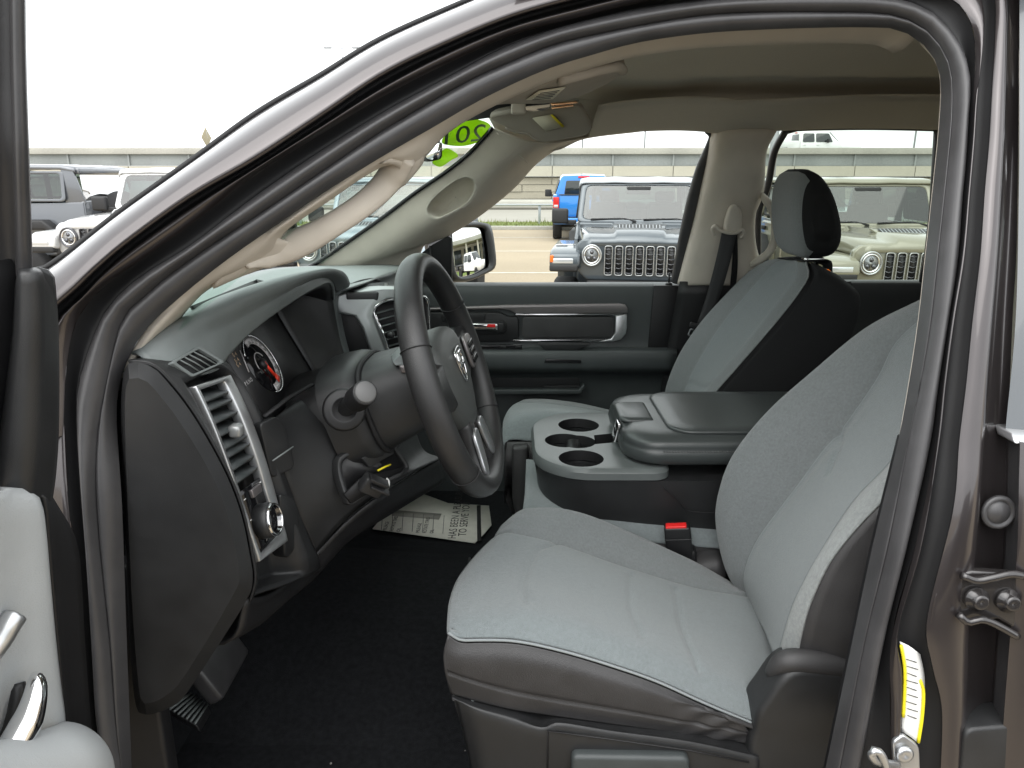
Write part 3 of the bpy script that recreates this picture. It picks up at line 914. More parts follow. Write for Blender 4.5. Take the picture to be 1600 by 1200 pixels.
rows = [[gc + (p - gc) * 1.10 - inw * 0.001 for p in rimpts], [gc + (p - gc) * 1.02 - inw * 0.005 for p in rimpts], [gc + (p - gc) * 0.95 + inw * 0.002 for p in rimpts], [gc + (p - gc) * 0.88 + inw * 0.045 for p in rimpts], [gc + (p - gc) * 0.70 + inw * 0.060 for p in rimpts], [gc + (p - gc) * 0.02 + inw * 0.062 for p in rimpts]]
skin('grab_recess', rows, M_HEADL, ppt, cv=True)
# trim joint line
tube('trim_joint', [P(776,208,2.053), P(797,228,2.075), P(815,246,2.095), P(826,256,2.13)], 0.0016, M_HEADL, ppt, 6, smooth_n=14)

# ---- passenger roof rail trim and window surround
rw = [T(920,213,-0.05), T(960,207,-0.05), T(1010,203,-0.05), T(1060,202,-0.05), T(1100,204,-0.05), T(1120,206,-0.05), T(1200,203,-0.05), T(1300,199,-0.05), T(1400,199,-0.05), T(1500,202,-0.05), T(1620,205,-0.05)]
rr_ = [p + Vector((0, -0.07, 0.022)) for p in rw]
rs_ = [p + Vector((0, -0.22, 0.062)) for p in rw]
curves_patch('roof_rail_trim', [[p + Vector((0, 0.05, 0.03)) for p in rw], rw, rr_, rs_], M_HEADL, TR, 60, 12, 0.004)

# ---- passenger B-pillar trim
q0 = [T(1128,192,-0.02), T(1126,205,-0.06), T(1118,240,-0.06), T(1106,290,-0.06), T(1092,350,-0.06), T(1079,400,-0.06), T(1067,445,-0.06)]
q1 = [T(1152,192,-0.03), T(1148,208,-0.085), T(1140,240,-0.085), T(1130,290,-0.085), T(1120,350,-0.085), T(1108,400,-0.085), T(1098,445,-0.085)]
q2 = [T(1200,192,-0.03), T(1192,208,-0.085), T(1182,245,-0.085), T(1178,290,-0.085), T(1168,350,-0.085), T(1172,400,-0.085), T(1176,445,-0.085)]
q3 = [T(1218,192,-0.02), T(1210,206,-0.06), T(1195,240,-0.06), T(1191,300,-0.06), T(1178,340,-0.06), T(1182,395,-0.06), T(1208,445,-0.06)]
bpt = curves_patch('pillar_trim', [[p + Vector((-0.01, 0.05, 0)) for p in q0], q0, q1, q2, q3, [p + Vector((0.004, 0.04, 0)) for p in q3]], M_BEIGE, TR, 60, 24, 0.004, keyed=True)
bpt['label'] = 'beige pillar trim carrying the seat belt'
# assist handle loop on the pillar
hl_ = [T(1190,302,-0.058), T(1196,312,-0.10), T(1205,324,-0.11), T(1211,342,-0.11), T(1211,370,-0.11), T(1203,392,-0.11), T(1190,404,-0.10), T(1176,412,-0.085), T(1164,416,-0.05)]
tube('assist_handle', hl_, [0.004, 0.011, 0.012, 0.012, 0.012, 0.012, 0.012, 0.011, 0.006], M_BEIGE, bpt, 12, smooth_n=40)
# dark lower part of the pillar
lo0 = [T(1062,440,-0.07), T(1120,440,-0.085), T(1210,440,-0.07), T(1330,440,-0.07)]
lo1 = [T(1040,560,-0.07), T(1110,560,-0.085), T(1210,560,-0.07), T(1330,560,-0.07)]
lo2 = [T(1010,760,-0.07), T(1090,760,-0.085), T(1210,760,-0.07), T(1330,760,-0.07)]
curves_patch('lower_pillar_trim', [lo0, lo1, lo2], M_PLASTIC3, TR, 20, 12, 0.004)

# seat belt, guide and buckle tongue
sb0 = [T(1128,362,-0.115), T(1120,400,-0.12), T(1110,440,-0.13), T(1100,475,-0.135), T(1089,506,-0.14)]
sb1 = [T(1151,364,-0.115), T(1143,400,-0.12), T(1132,440,-0.13), T(1120,475,-0.135), T(1107,506,-0.14)]
belt = curves_patch('seat_belt', [sb0, sb1], M_BELT, TR, 16, 4, 0.0015)
sbd0 = [T(1146,372,-0.112), T(1143,420,-0.112), T(1138,470,-0.11)]
sbd1 = [T(1152,366,-0.108), T(1152,420,-0.106), T(1147,470,-0.104)]
curves_patch('belt_back_run', [sbd0, sbd1], M_BLKCLOTH, belt, 10, 3, 0.0015)
prism('height_adjuster', cr([T(1129,362,-0.098), T(1132,338,-0.098), T(1139,321,-0.098), T(1150,321,-0.098), T(1156,338,-0.098), T(1153,360,-0.098), T(1142,364,-0.098)], 26, True), Vector((0, -0.028, 0.0)), M_BEIGE, belt, 0.008)
tube('belt_guide', [T(1116,368,-0.12), T(1113,358,-0.12), T(1118,353,-0.122), T(1126,360,-0.124), T(1140,364,-0.126), T(1152,363,-0.124), T(1158,359,-0.122), T(1162,364,-0.12), T(1158,372,-0.12)], 0.0055, M_BEIGE, belt, 10, smooth_n=36)
prism('belt_stop', round_loop([T(1078,502,-0.145), T(1100,508,-0.145), T(1097,516,-0.145), T(1076,510,-0.145)], 3, 0.3), Vector((0, -0.012, 0)), M_PLASTIC, belt, 0.003)
ton = [T(1078,512,-0.15), T(1086,515,-0.15), T(1082,526,-0.15), T(1073,524,-0.15)]
tl = round_loop(ton, 4, 0.35)
ring('belt_tongue', tl, shrink(tl, 0.0045), Vector((0, -0.003, 0)), M_CHROME, belt, 0.0006)
prism('adjuster_track', cr([T(1126,420,-0.089), T(1130,330,-0.089), T(1138,262,-0.089), T(1152,248,-0.089), T(1166,262,-0.089), T(1166,330,-0.089), T(1158,420,-0.089)], 40, True), Vector((0, 0.006, 0)), M_BEIGE, bpt, 0.003)

# ---- passenger front window: black seal, glass
win = [(700,446),(676,446),(690,374),(742,341),(795,299),(835,257),(880,227),(925,213),(1010,204),(1070,203),(1100,205),(1108,212),(1105,226),(1094,259),(1086,290),(1070,360),(1055,440)]
fw = [T(x, y, -0.012) for x, y in win[10:]]
fs = cr(fw, 50)
seal2 = tube('window_seal', [p + Vector((0.006, 0, 0)) for p in fs], [0.006, 0.010, 0.016, 0.019, 0.021, 0.021, 0.021, 0.021, 0.021, 0.021], M_RUBBER, TR, 10)
tube('seal_rib', [p + Vector((0.040, -0.02, 0.004)) for p in fs[4:]], 0.012, M_RUBBER, seal2, 10)
tube('seal_rib', [p + Vector((0.050, -0.035, 0.008)) for p in fs[6:]], 0.008, M_PLASTIC3, seal2, 10)
rows = [[T(630, 450, 0.03), T(1066, 450, 0.03)], [T(745, 330, 0.03), T(1092, 330, 0.03)], [T(850, 240, 0.03), T(1112, 240, 0.03)], [T(905, 196, 0.03), T(1116, 196, 0.03)]]
sg = skin('door_glass', rows, G_SIDE, TR)
# passenger door mirror
dm = empty('door_mirror', (0, 0, 0), TR)
dm['label'] = 'black door mirror outside the passenger window'

mir_c = P(731, 395, 2.60)
mn = Vector((0.82, -0.56, 0.10)).normalized()
mu = Vector((0, 0, 1)) - mn * mn.z
mu.normalize()
mr_ = mu.cross(mn)                                   # across the glass
if mr_.x > 0: mr_ = -mr_
def on_mirror(px, py, lift=0.0):
    r = ray(px, py)
    c = Vector((0, 0, EYE))
    t = (mir_c - c).dot(mn) / r.dot(mn)
    return c + r * t + mn * lift
gpx = [(705,362),(712,357),(735,355),(754,357),(758,372),(762,398),(763,415),(756,421),(738,430),(722,433),(713,430),(708,412)]
gl0 = cr([on_mirror(*q) for q in gpx], 48, closed=True)
gc = sum(gl0, Vector()) / 48
RAD = 1.3
def cap(p):
    d = p - gc
    q = d - mn * d.dot(mn)
    return gc + q - mn * (q.length_squared / (2 * RAD))
rows = [[cap(gc.lerp(p, k / 10)) for p in gl0] for k in range(11)]
rows[0] = [gc + (p - gc) * 0.002 for p in gl0]
skin('mirror_glass', rows, M_MIRROR, dm, cv=True)
hpx = [(690,366),(698,355),(712,350),(740,347),(762,350),(768,360),(772,385),(774,408),(771,420),(758,428),(735,438),(718,440),(704,436),(699,415),(693,390)]
ho = cr([on_mirror(x, y, 0.004) for x, y in hpx], 48, closed=True)
hi = cr([on_mirror(x, y, 0.006) for x, y in gpx], 48, closed=True)
hgc = sum(ho, Vector()) / 48
back = -mn
rows = [[p + back * 0.004 for p in hi], hi, [a.lerp(b, 0.5) + mn * 0.008 for a, b in zip(hi, ho)], ho, [hgc + (p - hgc) * 1.04 + back * 0.02 for p in ho], [hgc + (p - hgc) * 1.02 + back * 0.07 for p in ho], [hgc + (p - hgc) * 0.8 + back * 0.11 for p in ho], [hgc + (p - hgc) * 0.1 + back * 0.13 for p in ho]]
skin('mirror_housing', rows, M_PLASTIC, dm, cv=True)
# mirror foot to the door
prism('mirror_foot', [P(672,386,2.44), P(700,368,2.46), P(704,436,2.46), P(672,446,2.44)], Vector((-0.02, 0.10, 0)), M_PLASTIC3, dm, 0.006)
prism('sail_corner', [T(640,444,-0.004), T(655,398,-0.004), T(676,382,-0.004), T(700,369,-0.004), T(706,372,-0.004), T(706,446,-0.004)], Vector((0, 0.02, 0)), M_PLASTIC3, dm, 0.002)
tube('sail_joint', [T(672,384,-0.008), T(676,446,-0.008)], 0.003, M_RUBBER, dm, 6)

# ---- passenger door card
def row(y, Y, xs=(520, 640, 720, 850, 980, 1040, 1058)):
    return [P(x, y, Y) for x in xs]
prof = [(441, 2.40), (441.5, 2.345), (445, 2.318), (452, 2.308), (472, 2.303), (538, 2.300), (543, 2.285), (547, 2.245), (553, 2.228), (572, 2.226), (580, 2.240), (586, 2.275), (600, 2.295), (640, 2.295), (720, 2.29), (900, 2.28)]
V = [row(y, Y) for y, Y in prof]
pd = skin('passenger_door', [cr(list(c), 60, uniform=False) for c in zip(*V)], M_DOOR, TR, 0.004)
pd['label'] = 'charcoal door card with silver trim strip'
def dprism(name, pts, Y, dep, m, bev=0.002, rnd=0.0, par=None):
    lp = [P(x, y, Y) for x, y in pts]
    if rnd: lp = round_loop(lp, 5, rnd)
    return prism(name, lp, Vector((0, dep, 0)), m, par or pd, bev)
dprism('trim_bar', [(640,482),(716,480),(795,477),(968,475),(978,477),(981,482),(981,490),(806,490),(796,485),(782,483),(640,486)], 2.284, 0.02, M_SILVERD, 0.003)
dprism('chrome_line', [(806,490.5),(976,490.5),(976,493),(804,493)], 2.286, 0.015, M_CHROME, 0.0005)
dprism('trim_end', [(962,493.5),(980,491),(980,512),(978,522),(970,531),(958,534),(935,534),(955,529),(961,520)], 2.284, 0.02, M_SILVER, 0.003)
dprism('chrome_line', [(802,531),(950,531),(950,533.5),(800,533.5)], 2.286, 0.015, M_CHROME, 0.0005)
dprism('inset_pad', [(816,495),(959,495),(960,528),(814,529)], 2.287, 0.02, M_VINYL, 0.004, 0.2)
dprism('handle_bezel', [(640,488),(780,488),(793,494),(808,495),(811,500),(811,528),(795,534),(640,536)], 2.288, 0.02, M_PLASTIC3, 0.004)
dprism('handle_pocket', [(700,500),(786,500),(792,506),(792,518),(786,523),(700,523)], 2.285, 0.006, M_RUBBERD, 0.002)
dprism('inner_handle', [(700,505),(775,506),(781,508),(781,517),(772,516),(700,515)], 2.270, 0.012, M_CHROME, 0.003)
dprism('handle_pivot', [(777,505),(787,505),(788,519),(777,520)], 2.268, 0.014, M_PLASTIC3, 0.002)
dprism('red_mark', [(762,506.5),(774,506.5),(774,511.5),(760,511)], 2.2685, 0.003, M_RED, 0.0004)
dprism('upper_pocket', [(690,490),(759,490),(757,503),(690,503)], 2.284, 0.006, M_PLASTIC3, 0.002)
dprism('switch_plate', [(690,540),(815,539),(816,546),(690,548)], 2.252, 0.012, M_GLOSSBLK, 0.002)
for x in (782, 805):
    dprism('window_switch', [(x, 540), (x + 9, 540), (x + 9, 544), (x, 544)], 2.249, 0.01, M_PLASTIC, 0.001)
dprism('pull_cup', [(840,537),(925,537),(905,548),(852,548)], 2.243, 0.02, M_PLASTIC3, 0.003)
dprism('reflector', [(853,561),(908,563),(908,568),(850,567)], 2.221, 0.006, M_GLOSSBLK, 0.001)
pk = dprism('map_pocket', [(690,590),(905,590),(906,606),(900,610),(690,610)], 2.286, 0.012, M_RUBBERD, 0.002)
dprism('pocket_ledge', [(690,609),(905,609),(912,600),(914,604),(908,616),(690,618)], 2.255, 0.03, M_DOOR, 0.003)
dprism('pocket_strap', [(850,603),(905,602),(905,607),(850,608)], 2.278, 0.008, M_PLASTIC3, 0.001)
dprism('door_end_panel', [(1022,446),(1062,446),(1050,548),(1012,548)], 2.296, 0.02, M_PLASTIC3, 0.003)
tube('lock_knob', [P(1045,446,2.315), P(1046,426,2.315)], 0.0035, M_PLASTIC3, pd, 10)
lathe('knob_collar', [(0.012, 0), (0.010, 0.006), (0.006, 0.008), (0, 0.008)], P(1045,445,2.315), Vector((0, 0, 1)), M_PLASTIC, pd, 16)

# ---- rear half of the cabin
prof = [(437, 2.42), (437.5, 2.36), (440, 2.335), (450, 2.325), (500, 2.32), (620, 2.30), (900, 2.28)]
V = [[P(x, y, Y) for x in (1200, 1320, 1500, 1700)] for y, Y in prof]
rd2 = skin('rear_passenger_door', [cr(list(c), 20, uniform=False) for c in zip(*V)], M_PLASTIC3, TR, 0.004)
rr0 = [T(1228,204,-0.012), T(1210,238,-0.012), T(1200,290,-0.012), T(1186,330,-0.012), T(1184,380,-0.012), T(1186,440,-0.012)]
tube('window_seal', rr0, 0.010, M_RUBBER, rd2, 8, smooth_n=30)
tube('window_seal', [T(1226,205,-0.012), T(1240,200,-0.012), T(1300,198,-0.012), T(1400,198,-0.012), T(1600,204,-0.012)], 0.010, M_RUBBER, rd2, 8, smooth_n=20)
rows = [[T(1180, 448, 0.03), T(1640, 448, 0.03)], [T(1180, 320, 0.03), T(1640, 320, 0.03)], [T(1190, 240, 0.03), T(1640, 240, 0.03)], [T(1200, 196, 0.03), T(1640, 196, 0.03)]]
skin('rear_door_glass', rows, G_TINT, rd2)
tube('rear_frame', [T(1442,440,-0.02), T(1450,400,-0.02), T(1458,330,-0.02), T(1466,200,-0.02)], 0.012, M_RUBBER, rd2, 8)

FLOOR = -1.02
fl = box('cabin_floor', (0.55, YC, EYE + FLOOR - 0.02), (2.7, 1.76, 0.04), M_CARPET, TR, 0.004)
rows = []
for x in [-0.75, -0.5, -0.2, 0.2, 0.6, 1.0, 1.6]:
    h = itp(x, (-0.75, -0.5, -0.2, 0.6), (0.16, 0.12, 0.075, 0.05))
    rows.append([W(x, YC + dy * 1.0, FLOOR + 0.005 + h * hh) for dy, hh in ((-0.44, -0.12), (-0.36, 0.02), (-0.28, 0.28), (-0.20, 0.75), (-0.12, 1.0), (0.12, 1.0), (0.20, 0.75), (0.28, 0.28), (0.36, 0.02), (0.44, -0.12))])
skin('tunnel_carpet', rows, M_CARPET, fl)
box('firewall', (-0.80, YC, EYE - 0.72), (0.04, 1.60, 0.66), M_CARPET, TR, 0.004)
curves_patch('cowl_panel', [[W(q[0] - 0.01, q[1], q[2] - 0.012) for q in wb], [W(q[0] * 0.5 - 0.39, lerp(q[1], YC, 0.02), -0.33) for q in wb], [W(-0.76, lerp(q[1], YC, 0.02), -0.40) for q in wb]], M_PLASTIC3, TR, 24, 8, 0.004)
skin('toe_board', [[W(-0.79, 0.76, -0.72), W(-0.79, 2.30, -0.72)], [W(-0.60, 0.76, FLOOR + 0.03), W(-0.60, 2.30, FLOOR + 0.03)]], M_CARPET, fl, 0.01)
box('kick_panel', (-0.62, 0.84, EYE - 0.74), (0.30, 0.03, 0.54), M_PLASTIC3, TR, 0.006)
box('kick_panel', (-0.50, 2.33, EYE - 0.68), (0.52, 0.03, 0.74), M_PLASTIC3, TR, 0.006)
box('sill_plate', (0.15, 0.735, EYE + FLOOR - 0.026), (1.3, 0.10, 0.05), M_CARPET, TR, 0.012)
# back wall with its window
box('rear_wall', (1.90, YC, EYE - 0.72), (0.05, 1.58, 0.74), M_PLASTIC3, TR, 0.01)
box('rear_header', (1.83, YC, EYE + 0.16), (0.05, 1.30, 0.10), M_HEADL, TR, 0.01)
skin('rear_glass', [[W(1.88, 0.90, -0.36), W(1.88, 2.16, -0.36)], [W(1.84, 0.98, 0.12), W(1.84, 2.08, 0.12)]], G_TINT, TR)
for y in (0.86, 2.20):
    box('rear_corner_trim', (1.80, y, EYE - 0.12), (0.20, 0.10, 0.55), M_BEIGE, TR, 0.02)
# rear bench
rb = box('rear_bench', (1.42, YC, EYE - 0.66), (0.52, 1.40, 0.20), M_BLKCLOTH, TR, 0.05)
box('rear_backrest', (1.72, YC, EYE - 0.34), (0.16, 1.40, 0.60), M_BLKCLOTH, rb, 0.05)

# windscreen header and the roof corners beside it
hd_a = [W(*q) for q in wt]
hd_b = [W(q[0] + 0.05, q[1], q[2] - 0.004) for q in wt]
hd_c = [W(q[0] + 0.14, q[1], 0.228) for q in wt]
curves_patch('windscreen_header', [[p + Vector((-0.02, 0, 0.012)) for p in hd_a], hd_a, hd_b, hd_c], M_HEADL, TR, 30, 12, 0.004)
cA = [P(764,184,2.05), P(790,176,2.06), P(850,168,2.05), P(910,150,2.02), P(1000,140,2.02)]
cB = [P(772,198,2.06), P(800,205,2.09), P(850,205,2.12), P(905,200,2.15), P(1000,190,2.16)]
cC = [P(774,206,2.07), P(815,236,2.12), P(870,235,2.17), P(915,217,2.20), P(1000,206,2.22)]
curves_patch('roof_corner_trim', [cA, cB, cC], M_BEIGE, TR, 30, 12, 0.004)
# ================================================================== dashboard
M_DASHSIDE = mat('satin_grey_bezel', (0.34, 0.36, 0.36), rough=0.34, metal=0.4)
lip = [P(256,578,0.80), P(300,588,0.83), P(336,579,0.88), P(356,553,0.93), P(385,522,0.97), P(425,490,1.02), P(465,464,1.08), P(495,448,1.14), P(510,443,1.19), P(517,449,1.24), P(519,468,1.28)]
mid = [P(206,556,0.815), P(240,528,0.84), P(285,502,0.88), P(335,478,0.93), P(380,456,0.98), P(425,440,1.04), P(460,432,1.10), P(485,428,1.15), P(500,429,1.20), P(511,434,1.25), P(520,446,1.30)]
mid0 = [P(232,568,0.805), P(272,545,0.835), P(315,527,0.88), P(352,510,0.93), P(392,488,0.975), P(436,462,1.03), P(468,444,1.09), P(493,434,1.145), P(507,434,1.195), P(516,440,1.245), P(521,455,1.29)]
cowl = [W(-0.47, 0.83, -0.232), W(-0.53, 0.90, -0.238), W(-0.585, 0.98, -0.24), W(-0.625, 1.06, -0.242), W(-0.65, 1.13, -0.244), W(-0.67, 1.18, -0.244), W(-0.68, 1.21, -0.244), W(-0.69, 1.25, -0.244), W(-0.695, 1.28, -0.244), W(-0.70, 1.30, -0.244), W(-0.70, 1.34, -0.244)]
DB = curves_patch('dashboard', [lip, mid0, mid, cowl], M_PLASTIC2, TR, 80, 26, 0.004)
DB['label'] = 'grey dashboard with hooded instrument cluster'
# underside of the hood, going forward to the cluster
lip2 = [p + Vector((-0.012, 0.002, -0.010)) for p in cr(lip[2:], 60)]
lipa = cr(lip[2:], 60)
und = [p + Vector((-0.07, 0.0, -0.004)) for p in lip2]
rows = [[a, b, b.lerp(c, 0.5), c] for a, b, c in zip(lipa, lip2, und)]
skin('hood_underside', rows, M_PLASTIC3, DB, 0.002)
# passenger half of the top
t0 = [W(-0.70, 1.26, -0.246), W(-0.71, 1.53, -0.248), W(-0.71, 1.80, -0.248), W(-0.67, 2.06, -0.248), W(-0.53, 2.27, -0.262)]
t1 = [P(519,452,1.30), P(556,440,1.45), P(575,428,1.70), P(600,420,1.95), P(618,414,2.27)]
t2 = [P(518,470,1.30), P(557,452,1.45), P(598,446,1.70), P(622,436,1.95), P(645,424,2.27)]
t3 = [P(530,540,1.31), P(566,500,1.45), P(606,500,1.70), P(632,500,1.95), P(650,480,2.27)]
t4 = [P(580,660,1.33), P(600,640,1.45), P(622,600,1.70), P(640,580,1.95), P(655,560,2.27)]
curves_patch('dash_pad', [t0, t1, t2, t3, t4], M_PLASTIC2, DB, 40, 24, 0.004)

# ---- instrument face
FB, FT_ = (-0.335, -0.314), (-0.414, -0.162)
fu = Vector((FT_[0] - FB[0], 0, FT_[1] - FB[1])).normalized()
fnrm = Vector((fu.z, 0, -fu.x))
F0 = W(FB[0], 0, FB[1])
def face(px, py, lift=0.0):
    r = ray(px, py)
    c = Vector((0, 0, EYE))
    t = (F0 - c).dot(fnrm) / r.dot(fnrm)
    return c + r * t + fnrm * lift
def facey(y, h, lift=0.0):
    return Vector((F0.x, y, F0.z)) + fu * h + fnrm * lift
fc = skin('instrument_cluster', [[facey(y, h) for y in (0.945, 1.02, 1.10, 1.19)] for h in (-0.01, 0.06, 0.12, 0.172)], M_PLASTIC3, DB, 0.004)
dc = face(408, 570)
def on_face(r, a, lift): return dc + (Vector((0, 1, 0)) * math.sin(a) + fu * math.cos(a)) * r + fnrm * lift
RD = 0.044
lathe('dial_face', [(RD * 0.98, 0.0), (RD * 0.98, 0.001), (0.0, 0.001)], dc, fnrm, M_GLOSSBLK, DB, 40)
def arc_band(name, r0, r1, a0, a1, lift, m, par, n=40):
    rows = [[on_face(r0, lerp(a0, a1, i / n), lift), on_face(r1, lerp(a0, a1, i / n), lift)] for i in range(n + 1)]
    return skin(name, rows, m, par, 0.0008)
M_DIALW = mat('dial_silver', (0.55, 0.53, 0.53), rough=0.4, metal=0.2)
arc_band('dial_ring', RD * 0.74, RD * 1.0, R(-20), R(190), 0.002, M_DIALW, DB)
arc_band('dial_rim', RD * 1.0, RD * 1.05, R(-60), R(200), 0.0035, M_CHROME, DB)
arc_band('inner_arc', RD * 0.40, RD * 0.43, R(-100), R(60), 0.002, M_DIALW, DB)
for k in range(12):
    a = R(-20 + k * 17)
    s_ = str(k * 10)
    o_ = on_face(RD * 0.80, a, 0.003)
    text('dial_number', s_, o_ - Vector((0, 1, 0)) * 0.003 - fu * 0.002, Vector((0, 1, 0)), fu, 0.0075, M_INK, DB, 0.0006)
for k in range(36):
    a = R(-20 + k * 5.8)
    tube('dial_tick', [on_face(RD * 0.94, a, 0.0032), on_face(RD * 0.99, a, 0.0032)], 0.0004, M_INK, DB, 4)
M_NEEDLE = mat('red_needle', (0.85, 0.05, 0.02), rough=0.4)
tube('needle', [on_face(-RD * 0.05, R(150), 0.006), on_face(RD * 0.55, R(162), 0.006)], 0.0022, M_NEEDLE, DB, 8)
arc_band('red_zone', RD * 0.62, RD * 0.86, R(140), R(160), 0.0036, M_NEEDLE, DB, 8)
lathe('needle_cap', [(0.008, 0), (0.008, 0.006), (0.005, 0.008), (0, 0.008)], dc, fnrm, M_PLASTIC3, DB, 20)
M_AMBER = mat('amber_display', (0.36, 0.25, 0.15), rough=0.5, emit=0.06)
for yy in (556, 565, 572):
    text('display_text', 'E- 4', face(364 + (yy - 556) * 0.4, yy + 3, 0.001), Vector((0, 1, 0)), fu, 0.008, M_AMBER, DB)
tube('display_divider', [face(374, 548, 0.001), face(388, 582, 0.001)], 0.0008, M_DIALW, DB, 5)
text('mode_text', 'P R N D', face(383, 604, 0.001), Vector((0, 1, 0)), fu, 0.008, M_DIALW, DB)
# inner right wall of the binnacle and lower shelf
wall_a = [facey(1.19, 0.172), facey(1.19, 0.12), facey(1.19, 0.06), facey(1.19, -0.01)]
wall_b = [P(519,468,1.28), P(524,500,1.28), P(532,540,1.275), P(546,580,1.265)]
curves_patch('binnacle_wall', [wall_a, [a.lerp(b, 0.5) + Vector((0, 0.008, 0)) for a, b in zip(wall_a, wall_b)], wall_b], M_PLASTIC, DB, 16, 10, 0.003)
wl_a = [facey(0.945, 0.16), facey(0.945, 0.11), facey(0.945, 0.05), facey(0.945, -0.01)]
wl_b = [P(354,556,0.925), P(366,580,0.925), P(385,612,0.925), P(412,656,0.925)]
curves_patch('binnacle_wall', [wl_a, wl_b], M_PLASTIC3, DB, 16, 6, 0.003)
sh_a = [facey(0.94, -0.012), facey(1.02, -0.012), facey(1.10, -0.012), facey(1.20, -0.012), facey(1.27, 0.0)]
sh_b = [P(418,664,0.935), P(455,636,1.00), P(505,604,1.08), P(560,578,1.17), P(588,566,1.28)]
sh_c = [P(430,690,0.935), P(475,664,0.99), P(535,640,1.05), P(590,600,1.15), P(610,585,1.28)]
sh_d = [P(445,745,0.94), P(490,700,0.985), P(545,672,1.04), P(605,665,1.12), P(640,640,1.28)]
sh_e = [P(470,820,0.955), P(515,770,0.985), P(570,740,1.03), P(630,720,1.12), P(660,700,1.28)]
sh_f = [P(490,870,0.98), P(540,812,1.01), P(595,770,1.05), P(650,735,1.13), P(690,715,1.28)]
lowd = curves_patch('knee_panel', [sh_a, sh_b, sh_c, sh_d, sh_e, sh_f], M_PLASTIC, DB, 40, 30, 0.004)
tube('storage_slot', [P(412,651,0.925), P(450,622,0.985), P(488,601,1.03)], 0.004, M_RUBBERD, DB, 8, flat=0.6)

# ---- outer fascia with the side vent and headlamp switch
fA = [P(200,566,0.79), P(237,571,0.79), P(268,600,0.79), P(300,642,0.79), P(332,695,0.79), P(360,750,0.79), P(380,807,0.79), P(392,865,0.79), P(397,905,0.79), P(388,940,0.79)]
fB = [P(225,562,0.808), P(262,572,0.808), P(298,602,0.812), P(320,645,0.812), P(345,700,0.812), P(369,760,0.812), P(386,815,0.812), P(400,868,0.812), P(406,900,0.812), P(400,930,0.812)]
fC = [P(280,552,0.84), P(318,562,0.865), P(359,582,0.892), P(380,628,0.892), P(403,690,0.892), P(423,755,0.892), P(438,812,0.892), P(450,852,0.892), P(456,885,0.892), P(452,912,0.892)]
fD = [P(325,560,0.90), P(345,562,0.915), P(362,580,0.928), P(385,615,0.93), P(414,665,0.93), P(440,735,0.94), P(465,800,0.955), P(485,850,0.97), P(495,872,0.98), P(497,890,0.99)]
def dent(u, v, p):
    w = max(0.0, min(1.0, (v - 0.24) / 0.06)) * max(0.0, min(1.0, (0.84 - v) / 0.08)) * max(0.0, min(1.0, (u - 0.15) / 0.04)) * max(0.0, min(1.0, (0.99 - u) / 0.03))
    return p - Vector((0.93, 0, 0.22)) * 0.045 * w
curves_patch('dash_fascia', [fA, fB, fC, fD], M_PLASTIC, DB, 60, 40, 0.003, fn=dent)
tube('fascia_seam', [vec(p) + Vector((0.002, -0.001, 0.0)) for p in fA], 0.0016, M_RUBBERD, DB, 6, smooth_n=50)
# silver frame
oL = [P(301,604,0.810), P(328,664,0.810), P(357,742,0.810), P(383,822,0.810), P(402,879,0.810)]
oR = [P(357,586,0.890), P(384,642,0.890), P(410,712,0.890), P(430,782,0.890), P(447,846,0.890)]
iL = [P(309,610,0.817), P(335,668,0.817), P(363,744,0.817), P(389,822,0.817), P(404,866,0.817)]
iR = [P(346,597,0.876), P(370,648,0.876), P(396,718,0.876), P(416,786,0.876), P(432,836,0.876)]
nF = 24
def lp(L, Rr):
    a, b = cr(L, nF), cr(Rr, nF)
    return a + b[::-1]
vent_n = Vector((0.93, 0, 0.22)).normalized()
fo = [p + vent_n * 0.004 for p in lp(oL, oR)]
fi = [p + vent_n * 0.004 for p in lp(iL, iR)]
ring('vent_frame', fo, fi, -vent_n * 0.012, M_SILVER, DB, 0.002)
il, ir = cr(iL, 40), cr(iR, 40)
skin('vent_cavity', [[a - vent_n * 0.03, b - vent_n * 0.03] for a, b in zip(il[:24], ir[:24])], M_RUBBERD, DB, 0.002)
for k in range(8):
    i = 1 + int(k * 2.75)
    a, b = il[i], ir[i]
    a2, b2 = il[i + 2], ir[i + 2]
    rows = [[a - vent_n * 0.020, b - vent_n * 0.020], [a2 + vent_n * 0.001, b2 + vent_n * 0.001]]
    skin('vent_slat', rows, M_DOOR, DB, 0.0035)
vk = il[11].lerp(ir[11], 0.55) + vent_n * 0.006
box('vent_slider', vk, (0.016, 0.018, 0.016), mat('vent_slider_grey', (0.35, 0.36, 0.36), rough=0.3, metal=0.5), DB, 0.005)
sp_ = skin('switch_panel', [[a - vent_n * 0.002, b - vent_n * 0.002] for a, b in zip(il[24:], ir[24:])], M_GLOSSBLK, DB, 0.003)
def onp(i, t, lift=0.001): return il[i].lerp(ir[i], t) + vent_n * lift
bx_ = [onp(25, 0.40, 0.0), onp(25, 0.85, 0.0), onp(27, 0.85, 0.0), onp(27, 0.40, 0.0)]
prism('dimmer_button', bx_, vent_n * 0.005, M_SILVERD, DB, 0.0015)
for i, t in ((26, 0.15), (25, 1.0), (30, 0.30), (30, 0.55), (30, 0.75), (31, 0.15), (32, 0.32)):
    prism('switch_icon', [onp(i, t - 0.06, 0.0), onp(i, t + 0.05, 0.0), onp(i, t + 0.05, 0.0) + Vector((0, 0, -0.004)), onp(i, t - 0.06, 0.0) + Vector((0, 0, -0.004))], vent_n * 0.0012, M_WHITE, DB, 0)
text('switch_text', 'PANEL', onp(38, 0.45, 0.001), Vector((0, 1, 0.2)), Vector((-0.2, 0, 0.97)), 0.006, M_WHITE, DB)
kc = onp(33, 0.46, 0.0)
ka = Vector((0.97, -0.05, 0.2))
